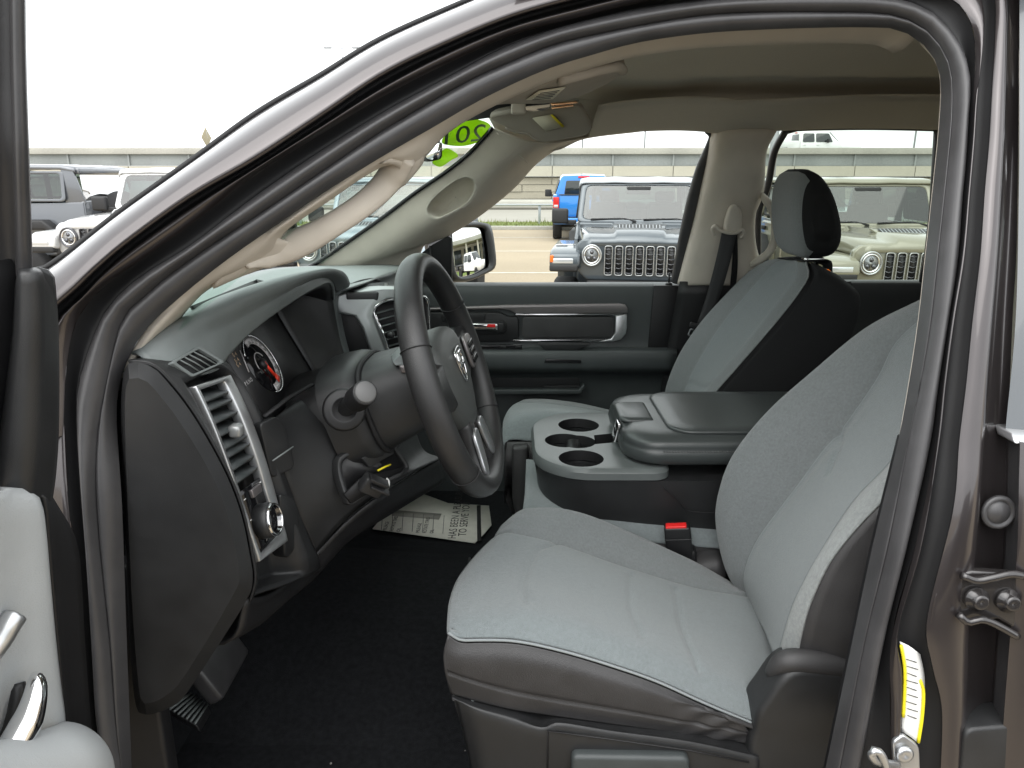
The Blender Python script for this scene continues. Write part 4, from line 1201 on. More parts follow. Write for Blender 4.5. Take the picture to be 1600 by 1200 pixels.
lathe('headlamp_knob', [(0.0225, 0), (0.0225, 0.014), (0.0215, 0.018), (0.0205, 0.019)], kc, ka, M_PLASTIC, DB, 36)
lathe('knob_ring', [(0.0212, 0.0185), (0.0206, 0.022), (0.0182, 0.0235), (0.0176, 0.022), (0.0176, 0.018)], kc, ka, M_CHROME, DB, 36)
lathe('knob_face', [(0.0178, 0.016), (0.0178, 0.0215), (0.0, 0.0225)], kc, ka, M_GLOSSBLK, DB, 30)
# small defroster vent on the end of the top
dv = [P(257,571,0.806), P(302,545,0.858), P(342,570,0.876), P(290,594,0.822)]
dvn = (dv[1] - dv[0]).cross(dv[3] - dv[0]).normalized()
if dvn.z < 0: dvn = -dvn
do = round_loop([p + dvn * 0.011 for p in dv], 4, 0.12)
di = round_loop([p + dvn * 0.011 for p in [dv[0].lerp(dv[2], 0.08), dv[1].lerp(dv[3], 0.10), dv[2].lerp(dv[0], 0.08), dv[3].lerp(dv[1], 0.10)]], 4, 0.12)
ring('side_vent_frame', do, di, -dvn * 0.020, M_PLASTIC2, DB, 0.001)
prism('side_vent_cavity', [p - dvn * 0.005 for p in di], -dvn * 0.006, M_RUBBERD, DB, 0)
e0, e1, e2, e3 = [p + dvn * 0.013 for p in (dv[0].lerp(dv[2], 0.08), dv[1].lerp(dv[3], 0.10), dv[2].lerp(dv[0], 0.08), dv[3].lerp(dv[1], 0.10))]
for k in range(1, 5):
    a = e0.lerp(e1, k / 5 - 0.02)
    b = e3.lerp(e2, k / 5 + 0.02)
    tube('side_vent_slat', [a - dvn * 0.003, a.lerp(b, 0.5) - dvn * 0.002, b - dvn * 0.003], 0.0009, M_PLASTIC2, DB, 6)

# ---- end cover of the dashboard (faces the door)
seam = [(200,568),(237,573),(266,602),(298,644),(330,697),(358,752),(378,808),(390,866),(395,905),(386,936),(340,1010),(290,1085),(272,1102),(240,1115),(216,1112),(207,1060),(200,950),(194,800),(189,680),(190,610)]
inner = [(202,592),(226,594),(248,616),(280,658),(312,709),(340,762),(358,814),(369,866),(374,905),(364,930),(322,1003),(280,1068),(262,1085),(240,1097),(222,1096),(215,1056),(207,950),(200,800),(196,680),(196,618)]
nS = 90
s0 = cr([P(x, y, 0.800) for x, y in seam], nS, True)
s1 = cr([P(x, y, 0.786) for x, y in seam], nS, True)
s2 = cr([P(x, y, 0.768) for x, y in inner], nS, True)
s3 = cr([P(x, y, 0.768) for x, y in [(lerp(a, 285, 0.02), lerp(b, 850, 0.01)) for a, b in inner]], nS, True)
cc = sum(s3, Vector()) / nS
rows = [s0, s1, s2, s3, [p.lerp(cc, 0.5) for p in s3]]
ec = skin('dash_end_cover', rows, M_PLASTIC, DB, cv=True, caps=True)
md = ec.modifiers.new('edges', 'EDGE_SPLIT')
md.split_angle = R(24)
# filler behind the cover down to the floor side
prism('dash_core', [P(215,585,0.83), P(300,660,0.83), P(360,760,0.83), P(385,890,0.83), P(275,1080,0.83), P(225,1080,0.83)], Vector((-0.02, 0.10, 0)), M_RUBBERD, DB, 0.0)
# lower dash: dark skirt in front of the footwell
ske = [P(386,936,0.80), P(420,930,0.86), P(455,905,0.93), P(492,868,0.985), P(545,815,1.01), P(600,772,1.05), P(690,716,1.28)]
skf = [P(340,1010,0.80), P(385,985,0.86), P(430,945,0.93), P(470,915,1.0), P(525,855,1.05), P(588,815,1.10), P(680,760,1.30)]
skg = [p + Vector((-0.22, 0.06, -0.02)) for p in [vec(q) for q in skf]]
curves_patch('dash_skirt', [ske, skf, skg], M_PLASTIC3, DB, 30, 12, 0.004)
# pods beside the knee panel
def quad_pod(name, pts, Y0, dep, m, bev=0.006, rnd=0.2):
    return prism(name, round_loop([P(x, y, Y) for x, y, Y in pts], 5, rnd), dep, m, DB, bev)
quad_pod('trim_pod', [(406,662,0.90), (432,650,0.93), (445,662,0.945), (461,722,0.945), (458,732,0.945), (425,748,0.91)], 0, Vector((-0.04, 0.02, -0.01)), M_PLASTIC, 0.006, 0.25)
tube('pod_seam', [P(426,720,0.905), P(458,698,0.94)], 0.0012, M_PLASTIC2, DB, 6)
quad_pod('switch_pod', [(436,770,0.90), (460,777,0.925), (468,800,0.935), (469,850,0.94), (450,872,0.915), (445,868,0.90)], 0, Vector((-0.03, 0.02, -0.01)), M_PLASTIC, 0.005, 0.3)

# ---- cubby with connector below the column
cb = [p + Vector((0.02, -0.012, 0.003)) for p in [P(502,730,1.005), P(512,707,1.015), P(560,688,1.05), P(575,684,1.06), P(590,692,1.07), P(612,722,1.075), P(612,732,1.07), P(600,742,1.05), P(560,760,1.02), P(524,786,0.995), P(515,776,0.99)]]
cn = Vector((0.86, -0.45, 0.12)).normalized()
cbl = cr([p + cn * 0.010 for p in cb], 44, True)
cbi = shrink(cbl, 0.006)
cm = sum(cbl, Vector()) / 44
if (cbi[0] - cm).length > (cbl[0] - cm).length: cbi = shrink(cbl, -0.006)
ring('cubby_rim', cbl, cbi, -cn * 0.012, M_PLASTIC, DB, 0.002)
prism('cubby_back', [p - cn * 0.004 for p in cbi], -cn * 0.006, M_PLASTIC3, DB, 0)
prism('fuse_flap', round_loop([P(536,714,1.02) + cn * 0.036, P(575,692,1.05) + cn * 0.036, P(588,706,1.06) + cn * 0.036, P(548,728,1.025) + cn * 0.036], 4, 0.15), -cn * 0.006, M_PLASTIC, DB, 0.002)
prism('cubby_opening', [P(514,770,0.985) + cn * 0.030, P(540,745,1.0) + cn * 0.030, P(605,728,1.055) + cn * 0.030, P(600,738,1.05) + cn * 0.030, P(525,784,0.985) + cn * 0.030], -cn * 0.004, M_RUBBERD, DB, 0)
rt = Matrix.Rotation(R(35), 3, 'Y') @ Matrix.Rotation(R(20), 3, 'Z')
pl = box('wiring_plug', P(556,756,0.985) + cn * 0.03, (0.034, 0.022, 0.026), M_PLASTIC, DB, 0.004, rt)
for dx in (-0.006, 0.006):
    box('plug_rib', P(556,756,0.985) + cn * 0.044 + Vector((0.0, -0.004, 0.004 + dx)), (0.030, 0.018, 0.004), M_PLASTIC3, DB, 0.001, rt)
tube('yellow_wire', [P(562,733,1.02) + cn * 0.034, P(572,727,1.03) + cn * 0.036, P(582,724,1.04) + cn * 0.034], 0.0016, M_YELLOW, DB, 6)
tube('wire_loop', [P(566,762,0.985) + cn * 0.036, P(575,760,0.99) + cn * 0.036, P(577,750,1.0) + cn * 0.036, P(574,745,1.01) + cn * 0.036], 0.0014, M_WHITE, DB, 6, smooth_n=12)

# ---- centre stack, side towards the driver
cs = [P(517,472,1.335), P(530,462,1.335), P(545,456,1.345), P(600,452,1.37), P(640,452,1.40), P(640,466,1.40), P(605,468,1.37), P(588,478,1.355), P(583,496,1.345), P(607,560,1.35), P(592,567,1.34), P(585,564,1.335), P(566,512,1.33), P(555,495,1.33), P(530,490,1.33)]
prism('centre_stack_bezel', cs, Vector((-0.02, 0.05, 0.0)), M_DASHSIDE, DB, 0.006)
prism('stack_side', [P(519,486,1.345), P(556,492,1.345), P(568,512,1.345), P(590,570,1.345), P(560,592,1.345), P(540,580,1.345), P(528,540,1.345)], Vector((0.0, 0.05, 0.0)), M_PLASTIC3, DB, 0.004)
vo = cr([P(580,488,1.355), P(586,476,1.36), P(600,468,1.375), P(640,463,1.42), P(665,466,1.45), P(670,510,1.45), P(672,560,1.44), P(640,566,1.40), P(609,556,1.365), P(595,525,1.355)], 44, True)
vi = shrink(vo, 0.005)
vc = sum(vo, Vector()) / 44
if (vi[0] - vc).length > (vo[0] - vc).length: vi = shrink(vo, -0.005)
cvn = Vector((0.85, -0.45, 0.2)).normalized()
ring('centre_vent_frame', [p + cvn * 0.006 for p in vo], [p + cvn * 0.006 for p in vi], -cvn * 0.014, M_CHROME, DB, 0.001)
prism('centre_vent_cavity', [p - cvn * 0.004 for p in vi], -cvn * 0.006, M_RUBBERD, DB, 0)
for k in range(7):
    y = 484 + k * 10.5
    x = 585 + k * 3.0
    tube('centre_vent_slat', [P(x, y + 6, 1.362) + cvn * 0.004, P(x + 22, y, 1.385) + cvn * 0.004, P(x + 60, y - 6, 1.43) + cvn * 0.004], 0.0042, M_DOOR, DB, 8, flat=0.35)
lathe('centre_vent_knob', [(0.007, 0), (0.007, 0.008), (0.004, 0.011), (0, 0.011)], P(604,524,1.365) + cvn * 0.006, cvn, M_PLASTIC, DB, 18)
bin_ = [P(540,456,1.34), P(562,444,1.42), P(607,441,1.50), P(607,452,1.43), P(590,457,1.36)]
prism('top_tray', bin_, Vector((0, 0.0, -0.02)), M_PLASTIC, DB, 0.003)
prism('tray_well', [bin_[0].lerp(bin_[2], 0.12) + Vector((0, 0, 0.001)), bin_[1].lerp(bin_[3], 0.15) + Vector((0, 0, 0.001)), bin_[2].lerp(bin_[0], 0.1) + Vector((0, 0, 0.001)), bin_[3].lerp(bin_[1], 0.15) + Vector((0, 0, 0.001))], Vector((0, 0, 0.0008)), M_RUBBERD, DB, 0)
tube('tray_seam', [P(517,466,1.31), P(535,452,1.36), P(560,441,1.44), P(580,437,1.52), P(592,438,1.56)], 0.0035, M_RUBBERD, DB, 8, smooth_n=24)

# ---- turn-signal lever, pointing at the door
lv0 = P(538,640,0.972)
lathe('lever_boot', [(0.030, -0.01), (0.030, 0.003), (0.026, 0.008), (0.022, 0.006), (0.018, 0.012), (0.016, 0.010)], lv0, Vector((0.25, -1, 0.30)), M_PLASTIC3, DB, 36)
lva = (P(571,613,0.895) - lv0)
lathe('signal_lever', [(0.011, 0.0), (0.0125, lva.length * 0.45), (0.0155, lva.length * 0.55), (0.0165, lva.length * 0.6), (0.0165, lva.length * 0.97), (0.0155, lva.length * 1.0), (0.0145, lva.length), (0, lva.length * 1.005)], lv0, lva, M_PLASTIC3, DB, 32)
lathe('lever_end_cap', [(0.0142, lva.length * 0.99), (0.0142, lva.length + 0.0015), (0.0125, lva.length + 0.003), (0, lva.length + 0.003)], lv0, lva, mat('lever_cap_grey', (0.10, 0.10, 0.10), rough=0.5), DB, 32)

# ================================================================== steering wheel
WC = W(-0.088, 1.085, -0.292)
WT = R(18)
wnv = Vector((math.cos(WT), 0, math.sin(WT)))
wup = Vector((-math.sin(WT), 0, math.cos(WT)))
_wyaw = Matrix.Rotation(R(-4.5), 3, wup)
wnv = _wyaw @ wnv
wy = _wyaw @ Vector((0, 1, 0))
def wp(a, b, c=0.0): return WC + wy * a + wup * b + wnv * c
RW, RT = 0.1745, 0.0180
rows = []
for i in range(96):
    a = 2 * math.pi * i / 96
    rad = wy * math.sin(a) + wup * math.cos(a)
    rows.append([WC + rad * (RW + RT * math.cos(t) * 0.92) + wnv * (RT * 1.12 * math.sin(t)) for t in [2 * math.pi * j / 18 for j in range(18)]])
SW = skin('steering_wheel', rows, M_WHEEL, TR, cu=True, cv=True)
SW['label'] = 'black leather steering wheel with badge'
for a in (R(-62), R(62), R(-128), R(128)):
    rad = wy * math.sin(a) + wup * math.cos(a)
    tube('rim_stitch', [WC + rad * (RW + (RT + 0.0006) * math.cos(t) * 0.92) + wnv * ((RT + 0.0006) * 1.12 * math.sin(t)) for t in [2 * math.pi * j / 24 for j in range(24)]], 0.0009, M_RUBBERD, SW, 5, closed=True)
# airbag cover: domed rounded shield
rows = []
out = [(-0.085, 0.048), (-0.055, 0.068), (0, 0.075), (0.055, 0.068), (0.085, 0.048), (0.088, 0.0), (0.070, -0.045), (0.035, -0.080), (0, -0.088), (-0.035, -0.080), (-0.070, -0.045), (-0.088, 0.0)]
ol = cr([Vector((a, b, 0)) for a, b in out], 48, True)
for k, (s_, h) in enumerate(((1.0, -0.02), (1.0, -0.004), (0.97, 0.006), (0.88, 0.012), (0.70, 0.016), (0.4, 0.018), (0.02, 0.0185))):
    rows.append([wp(p.x * s_, p.y * s_, h - 0.004) for p in ol])
skin('airbag_cover', rows, mat('airbag_vinyl', (0.060, 0.064, 0.062), rough=0.42, noise=0.08, nscale=20, bump=0.4, bscale=900), SW, cv=True)
# spokes
def spoke(name, path, widths, depth, m):
    """flat bar along (a, b, c) points with half-widths across"""
    pts = cr([Vector(q) for q in path], 12)
    rows = []
    for i, p in enumerate(pts):
        t = (pts[min(i + 1, 11)] - pts[max(i - 1, 0)])
        t.z = 0
        t.normalize()
        q = Vector((-t.y, t.x, 0))
        w = itp(i / 11, [k / (len(widths) - 1) for k in range(len(widths))], widths)
        prof_ = [(-w, -depth), (-w, depth * 0.4), (-w * 0.8, depth), (w * 0.8, depth), (w, depth * 0.4), (w, -depth)]
        rows.append([wp(p.x + q.x * a, p.y + q.y * a, p.z + b) for a, b in prof_])
    return skin(name, rows, m, SW, cv=True, caps=True)
for sg_ in (-1, 1):
    spoke('spoke', [(sg_ * 0.07, 0.005, -0.004), (sg_ * 0.115, 0.008, -0.006), (sg_ * 0.165, 0.012, -0.004)], (0.040, 0.030, 0.034), 0.012, M_WHEEL)
    pod = cr([Vector((sg_ * x, y, 0)) for x, y in [(0.092, 0.030), (0.125, 0.034), (0.146, 0.024), (0.146, -0.006), (0.125, -0.016), (0.094, -0.018)]], 24, True)
    lf = 0.008 if sg_ > 0 else -0.012
    prism('button_bezel', [wp(p.x, p.y, lf) for p in pod], wnv * 0.006, M_SILVERD, SW, 0.002)
    for k in range(3):
        prism('wheel_button', round_loop([wp(sg_ * 0.100, 0.022 - k * 0.013, lf + 0.005), wp(sg_ * 0.138, 0.022 - k * 0.013, lf + 0.005), wp(sg_ * 0.138, 0.012 - k * 0.013, lf + 0.005), wp(sg_ * 0.100, 0.012 - k * 0.013, lf + 0.005)], 3, 0.25), wnv * 0.004, M_GLOSSBLK, SW, 0.001)
for sg_ in (-1, 1):
    spoke('lower_spoke', [(sg_ * 0.026, -0.070, -0.004), (sg_ * 0.034, -0.115, -0.006), (sg_ * 0.046, -0.166, -0.004)], (0.018, 0.013, 0.018), 0.011, M_WHEEL)
    ins = cr([Vector((sg_ * x, y, 0)) for x, y in [(0.014, -0.088), (0.044, -0.088), (0.052, -0.120), (0.056, -0.148), (0.038, -0.154), (0.022, -0.130)]], 28, True)
    prism('spoke_insert', [wp(p.x, p.y, 0.004) for p in ins], wnv * 0.006, M_SILVER, SW, 0.002)
# badge: chrome shield with a horned head
bd = [(-0.020, 0.030), (0.020, 0.030), (0.022, 0.010), (0.014, -0.012), (0.0, -0.024), (-0.014, -0.012), (-0.022, 0.010)]
bo = cr([Vector((a, b, 0)) for a, b in bd], 36, True)
ring('badge', [wp(p.x, p.y + 0.008, 0.0145) for p in bo], [wp(p.x * 0.86, p.y * 0.86 + 0.009, 0.0145) for p in bo], wnv * 0.003, M_CHROME, SW, 0.0008)
for sg_ in (-1, 1):
    tube('badge_horn', [wp(sg_ * 0.003, 0.032, 0.017), wp(sg_ * 0.011, 0.032, 0.017), wp(sg_ * 0.015, 0.022, 0.017), wp(sg_ * 0.012, 0.012, 0.017), wp(sg_ * 0.008, 0.016, 0.017)], 0.0026, M_CHROME, SW, 8, smooth_n=20)
prism('badge_head', [wp(a, b + 0.008, 0.0155) for a, b in [(-0.007, 0.024), (0.007, 0.024), (0.006, 0.006), (0.004, -0.010), (0, -0.015), (-0.004, -0.010), (-0.006, 0.006)]], wnv * 0.003, M_CHROME, SW, 0.001)
# steering column shroud
rows = []
for k, (c, ra, rb, dz) in enumerate(((-0.010, 0.052, 0.050, 0.0), (-0.035, 0.060, 0.056, 0.0), (-0.060, 0.075, 0.062, 0.0), (-0.12, 0.085, 0.070, -0.006), (-0.19, 0.090, 0.078, -0.012), (-0.26, 0.095, 0.085, -0.018))):
    rr = []
    for j in range(32):
        t = 2 * math.pi * j / 32
        x_, y_ = math.cos(t), math.sin(t)
        sx = math.copysign(abs(x_) ** 0.65, x_)
        sy = math.copysign(abs(y_) ** 0.65, y_)
        rr.append(wp(sx * ra, sy * rb + dz, c))
    rows.append(rr)
cs_ = skin('column_shroud', rows, M_PLASTIC, SW, cv=True, caps=True)
gap = [p for p in rows[3]]
gcen = sum(gap, Vector()) / len(gap)
tube('column_gap', [gcen + (p - gcen) * 1.02 for p in gap], 0.0045, M_RUBBERD, SW, 8, closed=True)
col_ = [[gcen + (p - gcen) * k_ - wnv * d_ for p in gap] for k_, d_ in ((1.03, 0.004), (1.10, 0.008), (1.16, 0.022), (1.20, 0.06))]
skin('column_collar', col_, M_PLASTIC, SW, cv=True)
prism('shifter_stub', round_loop([P(614,566,1.02), P(632,548,1.04), P(650,540,1.05), P(655,560,1.05), P(640,570,1.03), P(618,572,1.02)], 4, 0.25), Vector((-0.01, 0.04, 0)), M_PLASTIC2, SW, 0.004)
prism('ignition_cap', round_loop([P(624,572,1.02), P(642,570,1.02), P(642,582,1.02), P(627,583,1.02)], 3, 0.2), Vector((-0.01, 0.03, 0)), M_SILVERD, SW, 0.002)
tube('tilt_lever', [P(676,664,1.02), P(688,684,1.015), P(698,698,1.01), P(704,704,1.01)], 0.0035, M_PLASTIC2, SW, 8, smooth_n=12)

# ---- pedals
pf = prism('parking_pedal', [P(262,1108,0.99), P(298,1082,1.05), P(326,1104,1.04), P(308,1134,0.98)], Vector((0.004, 0.0, -0.014)), M_PLASTIC3, TR, 0.003)
for k in range(7):
    t = (k + 0.5) / 7
    a = P(262,1108,0.99).lerp(P(308,1134,0.98), t)
    b = P(298,1082,1.05).lerp(P(326,1104,1.04), t)
    tube('pedal_rib', [a + Vector((0, 0, 0.002)), b + Vector((0, 0, 0.002))], 0.0022, M_PLASTIC2, pf, 6)
tube('pedal_arm', [P(290,1100,1.02) + Vector((0, 0, -0.01)), P(250,1080,1.05) + Vector((-0.08, 0, 0.10))], 0.008, M_PLASTIC3, pf, 8)
bpd = box('brake_pedal', W(-0.50, 1.08, -0.80), (0.03, 0.13, 0.07), M_RUBBER, TR, 0.008, Matrix.Rotation(R(-30), 3, 'Y'))
tube('pedal_arm', [W(-0.51, 1.08, -0.78), W(-0.60, 1.10, -0.55)], 0.010, M_PLASTIC3, bpd, 8)
# ================================================================== seats
def groove(poly, w, depth):
    """poly: list of (u, v); returns depth of a seam groove at (u, v)"""
    def f(u, v):
        best = 9.0
        for (a, b), (c, d) in zip(poly[:-1], poly[1:]):
            L = (c - a) ** 2 + (d - b) ** 2
            t = max(0, min(1, ((u - a) * (c - a) + (v - b) * (d - b)) / L)) if L else 0
            q = math.hypot(u - a - t * (c - a), v - b - t * (d - b))
            best = min(best, q)
        return depth * math.exp(-(best / w) ** 2)
    return f

DS = empty('driver_seat', (0, 0, 0), TR)
DS['label'] = 'grey cloth driver seat'
N_ = [P(700,986,0.86), P(714,997,0.86), P(800,999,0.86), P(875,1014,0.86), P(950,1036,0.86), P(1025,1062,0.86), P(1100,1096,0.86), P(1172,1126,0.86), P(1240,1152,0.86)]
S_ = [P(774,827,1.22), P(795,829,1.22), P(855,843,1.22), P(915,862,1.22), P(980,886,1.22), P(1040,905,1.22), P(1100,920,1.22), P(1166,934,1.22), P(1235,955,1.22)]
F_ = [P(800,807,1.30), P(819,801,1.30), P(870,800,1.30), P(920,811,1.30), P(980,834,1.30), P(1047,866,1.30), P(1100,892,1.30), P(1168,932,1.30), P(1235,965,1.30)]
N_, S_, F_ = [cr(c, 24) for c in (N_, S_, F_)]
def across(t, h, fr=0.0):
    out = []
    for i, (a, b) in enumerate(zip(N_, S_)):
        u = i / 23
        p = a.lerp(b, t)
        # front edge rounded in plan
        p = p + Vector((fr * (1 - u) ** 6, 0, h * min(1.0, 0.35 + u * 3.0)))
        out.append(p)
    return out
low = [p + Vector((0.0, 0.03, -0.10)) for p in F_]
cs_list = [N_, across(0.10, 0.020, -0.008), across(0.28, 0.018, -0.02), across(0.5, 0.010, -0.025), across(0.78, 0.006, -0.014), S_, [a.lerp(b, 0.5) + Vector((0, 0, 0.010)) for a, b in zip(S_, F_)], F_, low]
g1 = groove([(0.0, 0.615), (0.3, 0.62), (0.6, 0.62), (1.0, 0.63)], 0.011, 0.008)
g2 = groove([(0.20, 0.60), (0.17, 0.52), (0.18, 0.40), (0.19, 0.28), (0.21, 0.20)], 0.011, 0.006)
g3 = groove([(0.46, 0.55), (0.50, 0.32), (0.53, 0.18)], 0.011, 0.005)
g4 = groove([(0.61, 0.55), (0.66, 0.30), (0.70, 0.12)], 0.011, 0.006)
def cush(u, v, p):
    d = g1(u, v) + g2(u, v) + g3(u, v) + g4(u, v)
    d -= 0.0012 * math.sin(u * 17 + v * 9) * math.sin(v * 13)
    # rounded front nose
    if u < 0.06:
        d += 0.016 * (1 - u / 0.06) ** 2 * (1 if v > 0.03 else 0.3)
    return p - Vector((0, 0, 1)) * d
curves_patch('seat_cushion', cs_list, [M_FABRIC, M_FABRIC2], DS, 110, 90, 0.004, fn=cush, matfn=lambda u, v: 1 if v > 0.62 else 0)
# front nose going down
nose0 = [c[0] for c in cs_list]
nose = [[p + Vector((0.004 + 0.012 * k, 0, -0.014 - 0.045 * k)) for p in cr(nose0[:8], 30)] for k in range(4)]
skin('cushion_nose', nose, M_FABRIC, DS, 0.003)
tube('piping', [p + Vector((0, -0.002, -0.001)) for p in N_], 0.0020, M_PIPING, DS, 8, smooth_n=60)
# vinyl side of the cushion
v0 = [p + Vector((0, -0.004, -0.004)) for p in N_]
v1 = cr([P(693,1020,0.852), P(720,1030,0.848), P(800,1036,0.846), P(880,1050,0.846), P(960,1070,0.846), P(1040,1092,0.848), P(1110,1114,0.85), P(1172,1134,0.855)], 24)
v2 = cr([P(695,1050,0.852), P(735,1064,0.85), P(800,1082,0.85), P(880,1097,0.85), P(960,1110,0.85), P(1040,1124,0.85), P(1110,1136,0.852), P(1170,1146,0.857)], 24)
v3 = cr([P(704,1084,0.862), P(745,1096,0.858), P(800,1109,0.856), P(880,1121,0.856), P(960,1132,0.856), P(1040,1143,0.858), P(1110,1153,0.86), P(1169,1162,0.862)], 24)
def vin(u, v, p):
    d = 0.004 * math.exp(-((v - 0.66) / 0.02) ** 2)
    w = 0.0025 * math.exp(-((u - 0.88) / 0.10) ** 2) * math.sin(u * 60 + v * 14)
    return p + Vector((0, d + w, 0))
curves_patch('cushion_side', [v0, v1, v2, v3], M_VINYL, DS, 90, 40, 0.003, fn=vin)
curves_patch('cushion_front', [[v0[0], v1[0], v2[0], v3[0]], [p + Vector((0.045, 0.20, -0.02)) for p in (v0[0], v1[0], v2[0], v3[0])], [p + Vector((0.10, 0.42, -0.04)) for p in (v0[0], v1[0], v2[0], v3[0])]], M_VINYL, DS, 12, 14, 0.003)
# plastic base
u0 = cr([P(706,1086,0.864), P(745,1099,0.858), P(800,1113,0.856), P(848,1133,0.852), P(872,1126,0.852), P(960,1138,0.85), P(1080,1154,0.85), P(1180,1176,0.85)], 40)
u1 = cr([P(712,1098,0.858), P(745,1112,0.846), P(800,1128,0.842), P(848,1140,0.838), P(874,1132,0.838), P(960,1146,0.838), P(1080,1163,0.838), P(1186,1186,0.838)], 40)
u2 = cr([P(722,1140,0.860), P(750,1152,0.846), P(800,1164,0.842), P(848,1176,0.838), P(874,1176,0.836), P(960,1186,0.836), P(1080,1204,0.836), P(1186,1226,0.836)], 40)
u3 = cr([P(745,1240,0.868), P(760,1240,0.850), P(800,1250,0.846), P(848,1260,0.842), P(874,1260,0.842), P(960,1270,0.842), P(1080,1280,0.842), P(1186,1300,0.842)], 40)
curves_patch('seat_base', [[p + Vector((0, 0.05, 0)) for p in u0], u0, u1, u2, u3], M_PLASTIC, DS, 60, 20, 0.004)
curves_patch('seat_base_front', [[u0[0], u2[0], u3[0]], [p + Vector((0.0, 0.40, -0.01)) for p in (u0[0], u2[0], u3[0])]], M_PLASTIC, DS, 8, 8, 0.004)
tube('base_panel_seam', [P(855,1240,0.8385), P(856,1142,0.8345), P(960,1156,0.8335), P(1080,1173,0.8335), P(1170,1191,0.8335)], 0.0014, M_RUBBERD, DS, 6)
prism('adjuster_lever', round_loop([P(893,1182,0.822), P(1078,1185,0.822), P(1080,1240,0.822), P(893,1240,0.822)], 6, 0.18), Vector((0, 0.02, 0)), M_DOOR, DS, 0.006)
# recliner cover
rcv = cr([P(1172,1172,0.842), P(1180,1140,0.842), P(1184,1116,0.842), P(1200,1093,0.842), P(1220,1065,0.842), P(1243,1049,0.842), P(1285,1049,0.842), P(1340,1058,0.842), P(1400,1075,0.842), P(1400,1260,0.842), P(1180,1260,0.842)], 70, True)
prism('recliner_cover', rcv, Vector((0, 0.06, 0)), M_PLASTIC, DS, 0.010, 4)

# backrest
bF = [P(1168,938,1.29), P(1138,885,1.30), P(1121,825,1.30), P(1122,775,1.30), P(1145,711,1.30), P(1200,642,1.30), P(1270,580,1.30), P(1335,527,1.30), P(1385,497,1.29), P(1450,470,1.27)]
bS = [P(1170,944,1.24), P(1160,900,1.22), P(1178,846,1.21), P(1217,790,1.20), P(1240,760,1.20), P(1280,705,1.20), P(1313,667,1.20), P(1367,590,1.20), P(1400,530,1.19), P(1470,470,1.17)]
bN = [P(1213,1034,0.93), P(1219,1010,0.93), P(1230,970,0.93), P(1246,928,0.93), P(1283,860,0.93), P(1333,783,0.93), P(1387,726,0.93), P(1440,660,0.93), P(1490,590,0.95), P(1540,520,0.98)]
bK = [P(1242,1040,0.87), P(1247,1017,0.865), P(1253,985,0.86), P(1264,945,0.86), P(1295,878,0.86), P(1343,818,0.86), P(1400,760,0.86), P(1455,690,0.865), P(1510,610,0.89), P(1560,530,0.93)]
bF, bS, bN, bK = [cr(c, 30) for c in (bF, bS, bN, bK)]
bM = [a.lerp(b, 0.5) + Vector((0.004, 0, 0)) for a, b in zip(bS, bN)]
bM1 = [a.lerp(b, 0.2) + Vector((0.002, 0, 0)) for a, b in zip(bS, bN)]
bM2 = [a.lerp(b, 0.85) + Vector((0.001, 0, 0)) for a, b in zip(bS, bN)]
bFm = [a.lerp(b, 0.55) + Vector((-0.016, 0, 0.006)) for a, b in zip(bF, bS)]
bFr = [p + Vector((0.09, 0.03, -0.03)) for p in bF]
gb1 = groove([(0.0, 0.425), (1.0, 0.425)], 0.009, 0.009)
gb2 = groove([(0.60, 0.44), (0.585, 0.52), (0.57, 0.58), (0.50, 0.66)], 0.010, 0.007)
def backf(u, v, p):
    d = gb1(u, v) + gb2(u, v)
    return p + Vector((0.9, 0, -0.4)) * d
curves_patch('seat_back', [bFr, bF, bFm, bS, bM1, bM, bM2, bN], [M_FABRIC, M_FABRIC2], DS, 100, 80, 0.003, fn=backf, matfn=lambda u, v: 1 if v < 0.425 else 0)
curves_patch('back_bolster_edge', [bN, [a.lerp(b, 0.5) + Vector((-0.012, -0.006, 0.0)) for a, b in zip(bN, bK)], bK], M_FABRIC3, DS, 60, 12, 0.003)
bB = [p + Vector((0.10 + 0.05 * (1 - i / 29), 0.0, -0.02)) for i, p in enumerate(bK)]
bB2 = [p + Vector((0.20, 0.03, -0.05)) for p in bK]
curves_patch('back_side', [[p + Vector((0.002, 0.001, 0)) for p in bK], [a.lerp(b, 0.5) + Vector((0, -0.012, 0)) for a, b in zip(bK, bB)], bB, bB2], M_VINYL, DS, 50, 14, 0.003)
bR = [p + Vector((0.20, 0.0, -0.06)) for p in bF]
curves_patch('back_rear', [bB2, [a.lerp(b, 0.5) for a, b in zip(bB2, bR)], bR, bFr], M_BLKCLOTH, DS, 40, 14, 0.003)
tube('bolster_foot', [P(1206,1052,0.875), P(1222,1036,0.862), P(1246,1032,0.858), P(1300,1038,0.858), P(1360,1052,0.86)], [0.010, 0.016, 0.017, 0.016, 0.015], M_VINYL, DS, 14, smooth_n=24)
